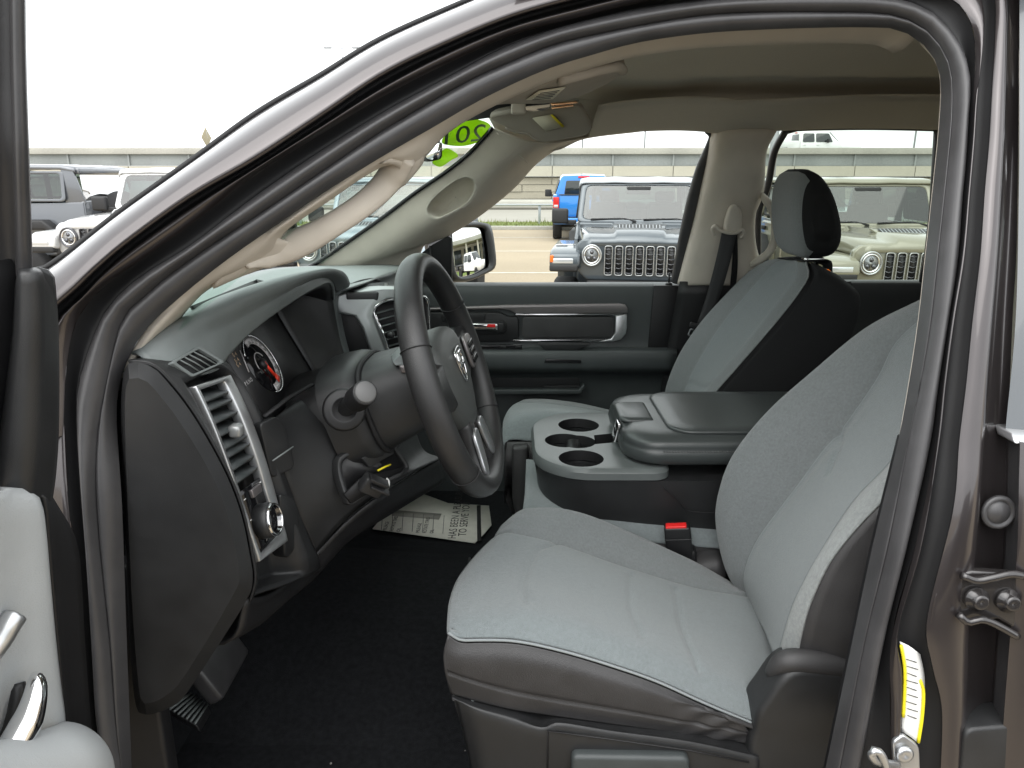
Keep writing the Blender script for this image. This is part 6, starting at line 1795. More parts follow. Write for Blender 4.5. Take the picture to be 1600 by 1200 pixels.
plane('ground', -900, 900, -900, 900, -0.30, M_ROAD)
lot = plane('parking_lot', -120, 120, -60, 27.5, 0.0, M_LOT)
M_LINE = mat('faded_line', (0.62, 0.58, 0.50), rough=0.8, noise=0.2, nscale=8)
for y in (11.5, 15.0, 19.5, 24.0):
    plane('lot_joint', -60, 60, y, y + 0.10, 0.004, M_LINE)
kb = box('kerb', (0, 27.6, 0.06), (240, 0.22, 0.15), M_CONC, None, 0.02); kb['kind'] = 'structure'
plane('verge', -120, 120, 27.7, 31.5, 0.05, M_GRASSB)
bm_v, bm_f = [], []
for i in range(14000):
    x = random.uniform(-32, 36); y = 27.75 + 3.7 * random.random()
    h = random.uniform(0.05, 0.16) * (1.8 if random.random() < 0.05 else 1); a = random.random() * 6.28; w = 0.02
    k = len(bm_v)
    bm_v += [(x - w * math.cos(a), y - w * math.sin(a), 0.04), (x + w * math.cos(a), y + w * math.sin(a), 0.04), (x + random.uniform(-.05, .05), y + random.uniform(-.05, .05), 0.05 + h)]
    bm_f.append((k, k + 1, k + 2))
gr = put('grass', mesh('grass', bm_v, bm_f), mat('grass_blade', (0.19, 0.21, 0.07), rough=0.8, noise=0.4, nscale=2.0), None, False)
tag(gr, 'strip of rough green grass along the kerb', 'grass', kind='stuff')
plane('road', -120, 120, 31.5, 44.0, 0.03, M_ROAD)

# guard rail of pipe: posts and rail
GR = empty('guard_rail', (0, 30.2, 0.05))
tag(GR, 'low pale metal guard rail along the grass verge', 'guard rail')
M_GALV = mat('galvanised', (0.42, 0.44, 0.46), rough=0.45, metal=0.6)
BASES[GR.name] = Matrix.Translation((0, -30.2, -0.05))
for i in range(-9, 12):
    box('post', (i * 3.2 + 1.1, 30.2, 0.42), (0.10, 0.12, 0.80), M_GALV, GR, 0.01)
for z in (0.80,):
    box('rail', (4, 30.1, z), (70, 0.05, 0.07), M_GALV, GR, 0.02)

# overpass: panelled retaining wall, cream band, barrier with posts
OY = 46.0
def zy(py, Y=OY): return P(800, py, Y).z
OV = empty('overpass', (0, OY, 0.0))
BASES[OV.name] = Matrix.Translation((0, -OY, 0))
tag(OV, 'long concrete overpass with stone panel wall and barrier', 'overpass')
zt, zd, zc, zw = zy(231), zy(241), zy(259), zy(276)
box('retaining_core', (0, OY + 4.0, zw / 2), (240, 7.4, zw), M_CONC, OV, 0.0)
box('deck', (0, OY + 4.0, (zw + zc) / 2), (240, 7.6, zc - zw - 0.02), M_CONC, OV, 0.0)
box('barrier_cap', (0, OY + 0.10, (zt + zd) / 2), (240, 0.50, zt - zd), M_CONC, OV, 0.02)
box('barrier_wall', (0, OY + 0.18, (zd + zc) / 2), (240, 0.20, zd - zc), M_CONCG, OV, 0.0)
# cream panels and stone panels, one by one over the part that can be seen
pw = 3.62
me0 = None
def panel(name, x, y, z, sx, sz, m, dep=0.10):
    o = box(name, (0, 0, 0), (sx, dep, sz), m, OV, 0.0)
    o.matrix_parent_inverse = Matrix.Identity(4)
    o.location = (x, y - OY, z)
    return o
proto = {}
def panel_copy(name, key, x, y, z, sx, sz, m):
    if key not in proto:
        proto[key] = panel(name, x, y, z, sx, sz, m)
        return proto[key]
    o = proto[key].copy()
    COL.objects.link(o)
    o.location = (x, y - OY, z)
    return o
for i in range(-9, 12):
    panel_copy('cream_panel', 'cream', i * pw + 0.6, OY - 0.10, (zc + zw) / 2, pw - 0.05, zc - zw - 0.04, M_CREAM)
    panel_copy('barrier_pilaster', 'pil', i * pw + 0.6 - pw / 2, OY + 0.02, (zd + zc) / 2, 0.10, zd - zc, M_CONCG)
rowh = 0.42
nrow = int(zw / rowh)
for r_ in range(nrow):
    for i in range(-8, 11):
        x = i * pw + 0.6 + (0.5 * pw if r_ % 2 else 0)
        o = panel_copy('stone_panel', 'stone%d' % ((i + r_) % 3), x, OY + 0.18 - 0.03 * ((i * 7 + r_ * 3) % 3), zw - 0.05 - rowh * (r_ + 0.5), pw - 0.04, rowh - 0.03, M_STONE)
box('sloped_footing', (0, OY - 1.2, 0.30), (240, 2.2, 0.5), M_CONC, OV, 0.15)

# poles
M_POLE = mat('pole_grey', (0.35, 0.36, 0.38), rough=0.5, metal=0.3)
def light_pole(px, py_base, py_top, Y, r, label, arms=0, m=M_POLE):
    b, t = P(px, py_base, Y), P(px, py_top, Y)
    root = empty('light_pole', (b.x, Y, b.z))
    BASES[root.name] = Matrix.Translation((-b.x, -Y, -b.z))
    tube('pole', [b, t], r, m, root, 10)
    lathe('pole_base', [(r * 2.2, 0), (r * 2.2, 0.12), (r, 0.25)], b, Vector((0, 0, 1)), m, root, 14)
    for s_ in ((-1, 1) if arms else ()):
        tube('arm', [t, t + Vector((s_ * arms * 0.6, 0, 0.02)), t + Vector((s_ * arms, 0, 0.03))], r * 0.5, m, root, 8)
        box('lamp_head', t + Vector((s_ * arms, 0, 0.02)), (arms * 0.55, 0.3, 0.10), m, root, 0.03)
    tag(root, label, 'light pole', 'light poles along the overpass')
    return root
def pole_ground(px, Y, py_top, r, label, arms=0):
    b = P(px, 300, Y)
    # stands on the ground of its own spot
    zb = 0.0 if Y < 27 else (0.05 if Y < OY else zc)
    k = P(px, py_top, Y)
    root = empty('light_pole', (k.x, Y, zb))
    BASES[root.name] = Matrix.Translation((-k.x, -Y, -zb))
    base = Vector((k.x, Y, zb))
    tube('pole', [base, k], r, M_POLE, root, 10)
    lathe('pole_base', [(r * 2.2, 0), (r * 2.2, 0.12), (r, 0.25)], base, Vector((0, 0, 1)), M_POLE, root, 14)
    for s_ in ((-1, 1) if arms else ()):
        tube('arm', [k, k + Vector((s_ * arms * 0.6, 0, 0.02)), k + Vector((s_ * arms, 0, 0.03))], r * 0.5, M_POLE, root, 8)
        box('lamp_head', k + Vector((s_ * arms, 0, 0.02)), (arms * 0.55, 0.3, 0.10), M_POLE, root, 0.03)
    return tag(root, label, 'light pole')
pole_ground(914, OY + 6, 60, 0.05, 'thin pole on the overpass seen over the blue pickup roof')
pole_ground(1015, OY + 6, 60, 0.05, 'thin pole on the overpass above the grey off-roader')
pole_ground(1452, OY + 6, 60, 0.06, 'thin pole on the overpass beyond the tan off-roader')
pole_ground(1225, 19.0, 60, 0.10, 'thick pale pole between the two parked off-roaders')
pole_ground(534, OY + 10, 75, 0.05, 'twin-arm street light far behind the white off-roader', 1.0)
pole_ground(465, OY + 10, 60, 0.035, 'thin mast beside the twin-arm street light')
# traffic sign seen nearly edge-on
sg0 = P(322, 232, 40.0)
SG = empty('road_sign', (sg0.x, 40.0, 0.03))
BASES[SG.name] = Matrix.Translation((-sg0.x, -40.0, -0.03))
tag(SG, 'yellow diamond road sign seen nearly edge-on above the barrier', 'road sign')
tube('post', [Vector((sg0.x, 40.0, 0.03)), P(322, 205, 40.0)], 0.04, M_GALV, SG, 8)
c = P(322, 215, 39.93)
q = 0.50
ang = R(83)
exs = Vector((math.cos(ang), math.sin(ang), 0))
prism('sign_plate', [c + exs * q, c + Vector((0, 0, q)), c - exs * q, c - Vector((0, 0, q))], Vector((math.sin(ang), -math.cos(ang), 0)) * 0.03, mat('sign_tan', (0.34, 0.30, 0.20), rough=0.6), SG, 0.01)

# ------------------------------------------------------------------ vehicles
M_TRIMB = mat('black_trim', (0.018, 0.018, 0.019), rough=0.6, noise=0.1, nscale=20)
M_LAMP = mat('lamp_lens', (0.62, 0.64, 0.66), rough=0.15, metal=0.5)
M_LAMPD = mat('lamp_bowl', (0.12, 0.12, 0.13), rough=0.2, metal=0.7)
M_ORANGE = mat('amber_lens', (0.75, 0.16, 0.02), rough=0.25)
M_REDL = mat('red_lens', (0.55, 0.02, 0.02), rough=0.2)
G_CAR = glass('car_glass', (0.25, 0.33, 0.315), 0.9, 0.085)
M_SEATD = mat('car_seat_dark', (0.05, 0.05, 0.05), rough=0.9)
M_GRID = mat('grille_mesh', (0.015, 0.015, 0.016), rough=0.4)
def car_paint(name, c, metal=0.3):
    return mat(name, c, rough=0.28, metal=metal, coat=1.0)

def V3(*a): return Vector(a)
def quadpanel(name, pts, ext, m, par, bev=0.01): return prism(name, [Vector(p) for p in pts], Vector(ext), m, par, bev)

def offroader(label, loc, rz, paint, roofm, group='parked off-roaders', ring_m=None, scoop=True, papers=False):
    """boxy off-road car; nose towards -y, origin on the ground under the front axle"""
    rt = empty('off_road_car', loc, None, rz)
    ring_m = ring_m or M_SILVER
    tag(rt, label, 'off-road car', group)
    # hood
    rows = []
    for y, w, z, dr_ in ((-0.52, 0.56, 1.04, 0.06), (-0.50, 0.58, 1.10, 0.03), (-0.44, 0.60, 1.125, 0.0), (-0.1, 0.64, 1.155, 0), (0.4, 0.69, 1.168, 0), (0.84, 0.73, 1.17, 0)):
        rr = []
        for x in (-1.0, -0.97, -0.88, -0.6, -0.45, -0.40, 0, 0.40, 0.45, 0.6, 0.88, 0.97, 1.0):
            zz = z + (0.0 if abs(x) > 0.95 else 0.02)
            if abs(x) >= 1.0: zz = z - 0.12
            if abs(x) <= 0.40 and y > -0.45: zz += 0.035
            rr.append(V3(x * w, y, zz))
        rows.append(rr)
    skin('hood', rows, paint, rt, 0.01)
    if scoop:
        quadpanel('hood_scoop', [(-0.27, -0.02, 1.20), (0.27, -0.02, 1.20), (0.30, 0.12, 1.245), (-0.30, 0.12, 1.245)], (0, 0.05, -0.02), paint, rt, 0.012)
        quadpanel('scoop_mesh', [(-0.23, -0.03, 1.205), (0.23, -0.03, 1.205), (0.25, 0.075, 1.238), (-0.25, 0.075, 1.238)], (0, -0.006, 0.004), M_GRID, rt, 0.003)
        for i in range(13):
            x = -0.22 + i * 0.0367
            box('scoop_bar', (x, 0.012, 1.222), (0.008, 0.11, 0.006), M_GALV, rt, 0.0, Matrix.Rotation(R(17), 3, 'X'))
    # grille face
    go = [(-0.66, 1.07), (-0.60, 1.12), (0.60, 1.12), (0.66, 1.07), (0.68, 0.95), (0.64, 0.80), (0.55, 0.72), (-0.55, 0.72), (-0.64, 0.80), (-0.68, 0.95)]
    gl2 = round_loop([V3(x, -0.50, z) for x, z in go], 4, 0.3)
    gf = prism('grille', gl2, V3(0, 0.10, 0), paint, rt, 0.02)
    for i in range(7):
        x = (i - 3) * 0.108
        lo_ = round_loop([V3(x - 0.043, -0.512, 0.77), V3(x + 0.043, -0.512, 0.77), V3(x + 0.043, -0.512, 1.06), V3(x - 0.043, -0.512, 1.06)], 5, 0.3)
        li_ = [V3(p.x + (x - p.x) * 0.20, p.y, p.z + (0.915 - p.z) * 0.05) for p in lo_]
        so = ring('grille_slot', lo_, li_, V3(0, -0.014, 0), ring_m, gf, 0.003)
        prism('slot_mesh', [p + V3(0, -0.002, 0) for p in li_], V3(0, 0.004, 0), M_GRID, gf, 0)
        for k in range(6):
            tube('slot_rib', [V3(x - 0.032, -0.516, 0.80 + k * 0.046), V3(x, -0.520, 0.79 + k * 0.046), V3(x + 0.032, -0.516, 0.80 + k * 0.046)], 0.006, M_LAMPD, gf, 5)
    for s_ in (-1, 1):
        c_ = V3(s_ * 0.50, -0.51, 0.965)
        hm = lathe('headlight', [(0.105, 0.0), (0.108, 0.02), (0.098, 0.03), (0.09, 0.015)], c_, V3(0, -1, 0), ring_m, rt, 32)
        lathe('lamp_bowl', [(0.092, 0.016), (0.06, 0.008), (0.0, 0.006)], c_, V3(0, -1, 0), M_LAMP, hm, 28)
        lathe('lamp_ring', [(0.088, 0.012), (0.084, 0.024), (0.072, 0.024), (0.070, 0.012)], c_, V3(0, -1, 0), M_CHROME, hm, 28)
        for a_, b_ in ((0, 0.03), (-0.03, -0.03), (0.03, -0.03)):
            lathe('lamp_lens', [(0.022, 0.008), (0.020, 0.024), (0.0, 0.03)], c_ + V3(a_, 0, b_), V3(0, -1, 0), M_LAMPD, hm, 14)
        # fenders
        fo_ = [(-0.62, 0.86), (-0.60, 0.98), (-0.48, 1.02), (0.35, 1.04), (0.52, 0.98), (0.62, 0.62), (0.54, 0.60), (0.44, 0.90), (0.30, 0.95), (-0.44, 0.92), (-0.52, 0.84)]
        fd = prism('fender', [V3(s_ * 0.62, y, z) for y, z in fo_], V3(s_ * 0.32, 0, 0), paint, rt, 0.03)
        box('fender_lamp', (s_ * 0.80, -0.605, 0.915), (0.22, 0.03, 0.05), M_LAMP, fd, 0.008)
        box('turn_lamp', (s_ * 0.915, -0.595, 0.935), (0.035, 0.06, 0.07), M_ORANGE, fd, 0.008)
        box('fender_flare', (s_ * 0.79, -0.57, 0.845), (0.30, 0.10, 0.07), M_TRIMB, fd, 0.02)
        wheel(rt, (s_ * 0.80, 0.0, 0.40), 0.40, 0.26)
        wheel(rt, (s_ * 0.80, 2.65, 0.40), 0.40, 0.26)
        # door mirror
        mm = box('door_mirror', (s_ * 0.95, 0.92, 1.30), (0.20, 0.10, 0.22), M_TRIMB, rt, 0.03)
        box('mirror_arm', (s_ * 0.82, 0.94, 1.21), (0.14, 0.05, 0.05), M_TRIMB, mm, 0.01)
        # rear fender
        fo2 = [(2.02, 0.62), (2.12, 0.92), (2.25, 1.02), (3.05, 1.02), (3.18, 0.92), (3.28, 0.62), (3.18, 0.60), (3.06, 0.90), (2.24, 0.90), (2.10, 0.60)]
        prism('fender', [V3(s_ * 0.72, y, z) for y, z in fo2], V3(s_ * 0.20, 0, 0), M_TRIMB, rt, 0.03)
        # body side, doors and side windows
        sd = prism('body_side', [V3(s_ * 0.74, y, z) for y, z in ((0.42, 0.55), (0.42, 1.06), (0.84, 1.20), (3.55, 1.24), (3.55, 0.62), (2.2, 0.55))], V3(-s_ * 0.05, 0, 0), paint, rt, 0.01)
        for y0, y1 in ((1.02, 1.82), (1.90, 2.55)):
            dp_ = round_loop([V3(s_ * 0.765, y0, 0.66), V3(s_ * 0.765, y1, 0.66), V3(s_ * 0.765, y1, 1.19), V3(s_ * 0.765, y0, 1.19)], 4, 0.08)
            dd = prism('door', dp_, V3(-s_ * 0.03, 0, 0), paint, rt, 0.012)
            box('door_handle', (s_ * 0.785, y1 - 0.14, 1.10), (0.03, 0.16, 0.05), M_TRIMB, dd, 0.01)
            box('belt_strip', (s_ * 0.772, (y0 + y1) / 2, 1.165), (0.02, y1 - y0 - 0.05, 0.025), paint, dd, 0.006)
        for y0, y1, a_ in ((1.06, 1.78, 0.10), (1.92, 2.52, 0.0), (2.64, 3.30, 0.0)):
            fr_o = round_loop([V3(s_ * 0.745, y0 - 0.03, 1.25), V3(s_ * 0.745, y1 + 0.03, 1.25), V3(s_ * 0.705, y1 + 0.03, 1.76), V3(s_ * 0.705, y0 - 0.03 + a_, 1.76)], 4, 0.14)
            fr_i = round_loop([V3(s_ * 0.743, y0 + 0.02, 1.29), V3(s_ * 0.743, y1 - 0.02, 1.29), V3(s_ * 0.708, y1 - 0.02, 1.72), V3(s_ * 0.708, y0 + 0.02 + a_, 1.72)], 4, 0.14)
            wf = ring('side_window', fr_o, fr_i, V3(s_ * 0.02, 0, 0), M_TRIMB if y0 < 2.6 else roofm, rt, 0.006)
            me_ = mesh('pane', [p + V3(s_ * 0.006, 0, 0) for p in fr_i], [tuple(range(len(fr_i)))])
            put('pane', me_, G_CAR, wf, False)
        prism('side_pillar', [V3(s_ * 0.725, y, z) for y, z in ((2.50, 1.22), (2.68, 1.22), (2.66, 1.80), (2.50, 1.80))], V3(-s_ * 0.03, 0, 0), roofm, rt, 0.006)
        prism('side_pillar', [V3(s_ * 0.725, y, z) for y, z in ((3.30, 1.22), (3.58, 1.22), (3.46, 1.80), (3.30, 1.80))], V3(-s_ * 0.03, 0, 0), roofm, rt, 0.006)
        prism('side_pillar', [V3(s_ * 0.722, y, z) for y, z in ((1.78, 1.22), (1.92, 1.22), (1.90, 1.80), (1.78, 1.80))], V3(-s_ * 0.03, 0, 0), M_TRIMB, rt, 0.006)
        # wipers
        tube('wiper', [V3(s_ * 0.32 - 0.25, 0.86, 1.25), V3(s_ * 0.32 + 0.15, 0.90, 1.262), V3(s_ * 0.32 + 0.30, 0.86, 1.225)], 0.012, M_TRIMB, rt, 6)
    # windscreen
    wo = round_loop([V3(-0.74, 0.86, 1.21), V3(0.74, 0.86, 1.21), V3(0.70, 1.10, 1.81), V3(-0.70, 1.10, 1.81)], 5, 0.12)
    wi = round_loop([V3(-0.67, 0.875, 1.25), V3(0.67, 0.875, 1.25), V3(0.635, 1.075, 1.755), V3(-0.635, 1.075, 1.755)], 5, 0.16)
    wf = ring('windscreen_frame', wo, wi, V3(0, 0.05, -0.02), paint, rt, 0.015)
    put('windscreen', mesh('windscreen', [p + V3(0, 0.012, 0) for p in wi], [tuple(range(len(wi)))]), G_CAR, wf, False)
    box('sensor_housing', (0, 1.09, 1.68), (0.30, 0.06, 0.12), M_TRIMB, rt, 0.02)
    if papers:
        quadpanel('window_paper', [(-0.56, 0.94, 1.36), (-0.12, 0.94, 1.36), (-0.12, 1.05, 1.66), (-0.56, 1.05, 1.66)], (0, 0.003, 0), M_WHITE, rt, 0)
        quadpanel('window_paper', [(-0.06, 0.94, 1.36), (0.36, 0.94, 1.36), (0.36, 1.03, 1.60), (-0.06, 1.03, 1.60)], (0, 0.003, 0), M_WHITE, rt, 0)
    # roof
    rows = []
    for y, z in ((1.06, 1.80), (1.10, 1.845), (1.25, 1.865), (2.3, 1.875), (3.3, 1.86), (3.48, 1.83), (3.50, 1.79)):
        rows.append([V3(x * 0.735, y, z - (0.012 if abs(x) > 0.9 else 0) - (0.06 if abs(x) >= 1 else 0) + (0.008 if 0.3 < abs(x) < 0.5 else 0)) for x in (-1, -0.98, -0.9, -0.6, -0.4, -0.15, 0.15, 0.4, 0.6, 0.9, 0.98, 1)])
    skin('roof', rows, roofm, rt, 0.02)
    # tub, cowl, back
    box('tub', (0, 1.9, 0.80), (1.40, 3.0, 0.45), paint, rt, 0.03)
    box('cowl', (0, 0.86, 1.185), (1.42, 0.14, 0.06), paint, rt, 0.02)
    box('tailgate', (0, 3.54, 0.95), (1.46, 0.06, 0.62), paint, rt, 0.02)
    box('rear_header', (0, 3.50, 1.76), (1.40, 0.08, 0.10), roofm, rt, 0.02)
    put('rear_window', mesh('rear_window', [(-0.66, 3.53, 1.27), (0.66, 3.53, 1.27), (0.60, 3.48, 1.72), (-0.60, 3.48, 1.72)], [(0, 1, 2, 3)]), G_CAR, rt, False)
    box('dash', (0, 1.15, 1.16), (1.36, 0.35, 0.14), M_SEATD, rt, 0.04)
    for s_ in (-1, 1):
        box('seat_back', (s_ * 0.37, 1.95, 1.22), (0.48, 0.16, 0.50), M_SEATD, rt, 0.06)
        box('head_rest', (s_ * 0.37, 1.98, 1.56), (0.26, 0.10, 0.18), M_SEATD, rt, 0.04)
        tube('roll_bar', [V3(s_ * 0.60, 2.3, 1.1), V3(s_ * 0.58, 2.3, 1.72), V3(0, 2.3, 1.76)], 0.04, M_SEATD, rt, 8)
    bmp = box('front_bumper', (0, -0.72, 0.60), (1.60, 0.18, 0.18), M_TRIMB, rt, 0.05)
    box('bumper_bracket', (0, -0.60, 0.60), (0.9, 0.2, 0.12), M_TRIMB, bmp, 0.02)
    box('skirt', (0, -0.35, 0.62), (1.1, 0.4, 0.2), M_TRIMB, rt, 0.03)
    box('chassis', (0, 1.3, 0.52), (0.8, 3.9, 0.14), M_TRIMB, rt, 0.02)
    for y in (0.0, 2.65):
        box('axle', (0, y, 0.40), (1.4, 0.10, 0.10), M_TRIMB, rt, 0.02)
    spare = lathe('spare_wheel', [(0.20, 0), (0.36, 0), (0.39, 0.06), (0.39, 0.16), (0.36, 0.22), (0.20, 0.22), (0.0, 0.18)], V3(0, 3.58, 1.02), V3(0, 1, 0), M_TYRE, rt, 30)
    # tall stance: waistline and hood sit high, wheels keep their shape
    for o in rt.children_recursive:
        if o.name.split('.')[0] in ('wheel', 'rim', 'axle'): continue
        for v in o.data.vertices:
            v.co.z = itp(v.co.z, (0.5, 0.72, 1.12, 1.25, 1.81, 1.95), (0.55, 0.83, 1.26, 1.39, 1.83, 1.95))
    return rt

J_GREY = car_paint('off_roader_grey', (0.070, 0.084, 0.098), 0.3)
J_WHITE = car_paint('off_roader_white', (0.62, 0.62, 0.615), 0.0)
J_TAN = car_paint('off_roader_tan', (0.235, 0.225, 0.165), 0.1)
J_BLUE = car_paint('off_roader_blue_grey', (0.20, 0.25, 0.28), 0.3)
J_DARK = car_paint('off_roader_slate', (0.13, 0.14, 0.155), 0.3)
J_OLIVE = car_paint('off_roader_olive', (0.09, 0.095, 0.06), 0.0)
M_HTOP = mat('hardtop_grey', (0.42, 0.44, 0.47), rough=0.35, coat=0.4)
offroader('grey off-roader with hood scoop facing the passenger window', (1.41, 8.30, 0), R(-8), J_GREY, M_HTOP)
offroader('tan off-roader behind the passenger headrest', (3.98, 7.60, 0), R(-4), J_TAN, J_TAN)
offroader('blue grey off-roader with window papers seen through the windscreen', (-1.72, 8.80, 0), R(-7), J_BLUE, J_BLUE, papers=True)
offroader('white off-roader with paper in its windscreen beside the slate one', (-4.90, 9.75, 0), R(-3), J_WHITE, J_WHITE, ring_m=M_LAMPD, papers=True).scale = (1.07, 1.07, 1.07)
offroader('slate hardtop off-roader parked side-on behind the white one', (-10.35, 12.2, 0), R(-90), J_DARK, J_DARK).scale = (1.10, 1.10, 1.10)
offroader('olive off-roader far off between slate and white ones', (-11.0, 21.0, 0), R(-8), J_OLIVE, J_OLIVE)

def pickup(label, loc, rz, paint, flat=False, group=None):
    """crew cab pickup; tail towards -y, origin on the ground under the rear axle"""
    rt = empty('pickup_car', loc, None, rz)
    tag(rt, label, 'pickup', group)
    # cab: loft of sections along y
    rows = []
    for y, w0, w1, zr_ in ((0.98, 0.92, 0.70, 1.70), (1.02, 0.93, 0.72, 1.90), (1.4, 0.95, 0.74, 1.95), (2.4, 0.95, 0.74, 1.95), (2.8, 0.95, 0.72, 1.90), (3.45, 0.95, 0.80, 1.30), (3.5, 0.95, 0.84, 1.22)):
        zb = 1.22
        rows.append([V3(-w0, y, 0.60), V3(-w0 * 1.02, y, 1.0), V3(-w0, y, zb), V3(-w1, y, zr_ - 0.06), V3(-w1 * 0.9, y, zr_), V3(0, y, zr_ + 0.02), V3(w1 * 0.9, y, zr_), V3(w1, y, zr_ - 0.06), V3(w0, y, zb), V3(w0 * 1.02, y, 1.0), V3(w0, y, 0.60)])
    cab = skin('cab', rows, paint, rt, cv=True, caps=True)
    md = cab.modifiers.new('edges', 'EDGE_SPLIT'); md.split_angle = R(35)
    G_DK = mat('dark_car_window', (0.02, 0.025, 0.025), rough=0.06, spec=0.8)
    prism('rear_window', round_loop([V3(-0.62, 0.965, 1.33), V3(0.62, 0.965, 1.33), V3(0.56, 0.985, 1.76), V3(-0.56, 0.985, 1.76)], 4, 0.12), V3(0, -0.012, 0), G_DK, rt, 0.004)
    prism('brake_light', [V3(-0.18, 0.99, 1.84), V3(0.18, 0.99, 1.84), V3(0.18, 1.0, 1.90), V3(-0.18, 1.0, 1.90)], V3(0, -0.02, 0), M_REDL, rt, 0.004)
    for s_ in (-1, 1):
        for y0, y1, a_ in ((1.12, 1.85, 0.05), (1.95, 2.75, 0.0)):
            pw_ = round_loop([V3(s_ * 0.955, y0, 1.28), V3(s_ * 0.955, y1 + (0.25 if y0 > 1.5 else 0), 1.28), V3(s_ * 0.79, y1, 1.80), V3(s_ * 0.79, y0 + a_, 1.80)], 4, 0.14)
            prism('side_window', pw_, V3(s_ * 0.008, 0, 0.003), G_DK, rt, 0.002)
            box('door_handle', (s_ * 0.985, y0 + 0.12, 1.12), (0.03, 0.16, 0.04), paint, rt, 0.01)
        wheel(rt, (s_ * 0.83, 0.0, 0.42), 0.42, 0.28)
        wheel(rt, (s_ * 0.83, 3.95, 0.42), 0.42, 0.28)
        mm = box('door_mirror', (s_ * 1.14, 2.62, 1.34), (0.22, 0.10, 0.24), M_TRIMB, rt, 0.03)
        box('mirror_arm', (s_ * 1.0, 2.64, 1.27), (0.14, 0.05, 0.05), M_TRIMB, mm, 0.01)
    # front end
    rows = []
    for y, z in ((3.35, 1.27), (3.6, 1.25), (4.4, 1.20), (4.75, 1.14), (4.85, 1.0), (4.86, 0.62)):
        rows.append([V3(x * 0.93, y, z - (0.10 if abs(x) >= 1 else 0)) if abs(x) <= 1 else V3(math.copysign(0.95, x), y, 0.62) for x in (-1.2, -1, -0.9, -0.4, 0, 0.4, 0.9, 1, 1.2)])
    skin('front_end', rows, paint, rt, 0.01)
    wind = prism('windscreen', [V3(-0.78, 3.42, 1.30), V3(0.78, 3.42, 1.30), V3(0.68, 2.84, 1.87), V3(-0.68, 2.84, 1.87)], V3(0, 0.02, 0.02), G_DK, rt, 0.004)
    if not flat:
        for s_ in (-1, 1):
            arch = [(0.0 + 0.50 * math.cos(math.pi * i / 14), 0.48 + 0.50 * math.sin(math.pi * i / 14)) for i in range(15)]
            ol_ = [(-1.05, 0.62), (-1.05, 1.36), (0.95, 1.36), (0.95, 0.62)] + arch
            prism('bed_side', [V3(s_ * 0.97, y, z) for y, z in ol_], V3(-s_ * 0.12, 0, 0), paint, rt, 0.02)
            prism('tail_light', round_loop([V3(s_ * 0.975, -1.065, 0.98), V3(s_ * 0.80, -1.065, 0.98), V3(s_ * 0.80, -1.065, 1.30), V3(s_ * 0.975, -1.065, 1.30)], 4, 0.15), V3(0, -0.03, 0), M_REDL, rt, 0.008)
            box('lamp_reverse', (s_ * 0.89, -1.098, 1.04), (0.12, 0.012, 0.07), M_LAMP, rt, 0.003)
        tg = box('tailgate', (0, -1.03, 1.03), (1.58, 0.09, 0.66), paint, rt, 0.02)
        box('tailgate_handle', (0, -1.085, 1.26), (0.26, 0.02, 0.08), M_TRIMB, tg, 0.008)
        box('spoiler_lip', (0, -1.05, 1.365), (1.6, 0.12, 0.03), M_TRIMB, tg, 0.01)
        bu = box('rear_bumper', (0, -1.16, 0.62), (1.90, 0.20, 0.20), paint, rt, 0.04)
        box('bumper_step', (0, -1.20, 0.73), (1.5, 0.12, 0.02), M_TRIMB, bu, 0.004)
        box('number_plate', (0, -1.268, 0.62), (0.32, 0.012, 0.15), M_WHITE, bu, 0.003)
        box('bed_floor', (0, -0.05, 0.80), (1.7, 1.95, 0.05), M_TRIMB, rt, 0.01)
    else:
        fbm = mat('flatbed_black', (0.02, 0.02, 0.022), rough=0.5)
        box('flat_bed', (0, -0.20, 1.05), (2.05, 2.2, 0.12), fbm, rt, 0.02)
        for s_ in (-1, 1):
            box('tool_box', (s_ * 0.85, 0.60, 0.80), (0.30, 0.55, 0.40), fbm, rt, 0.02)
            box('tool_box', (s_ * 0.85, -0.85, 0.82), (0.30, 0.60, 0.36), fbm, rt, 0.02)
            tube('head_rack', [V3(s_ * 0.90, 0.86, 1.1), V3(s_ * 0.80, 0.86, 1.85), V3(0, 0.86, 1.95)], 0.05, fbm, rt, 8)
        for i in range(5):
            tube('rack_bar', [V3(-0.6 + i * 0.3, 0.86, 1.1), V3(-0.6 + i * 0.3, 0.86, 1.9)], 0.02, fbm, rt, 6)
        tube('bale_arm', [V3(0.55, -1.2, 1.12), V3(0.60, -0.3, 1.80), V3(0.62, 0.5, 1.75)], 0.06, fbm, rt, 8)
    box('chassis', (0, 1.7, 0.55), (0.9, 5.4, 0.16), M_TRIMB, rt, 0.02)
    box('axle', (0, 0, 0.42), (1.5, 0.1, 0.1), M_TRIMB, rt, 0.02)
    box('axle', (0, 3.95, 0.42), (1.5, 0.1, 0.1), M_TRIMB, rt, 0.02)
    return rt
P_BLUE = car_paint('pickup_blue', (0.015, 0.20, 0.62), 0.2)
P_WHITE = car_paint('pickup_white', (0.75, 0.75, 0.74), 0.0)
pickup('bright blue pickup seen from behind beside the grey off-roader', (2.25, 23.5, 0), R(-3), P_BLUE)
pickup('dark pickup parked alongside, mirrored in the door pillar paint', (3.4, -3.2, 0), R(90), car_paint('pickup_charcoal', (0.03, 0.03, 0.032), 0.2))
# on the overpass deck
dz = zc - 0.01
pickup('white pickup driving along the overpass', (P(1268, 215, OY + 3.2).x - 2.0, OY + 3.2, 2.66), R(-90), P_WHITE)
box('lane_slab', (P(1268, 215, OY + 3.2).x, OY + 4.2, 2.52), (60, 4.5, 0.27), M_CONC, OV, 0.0)
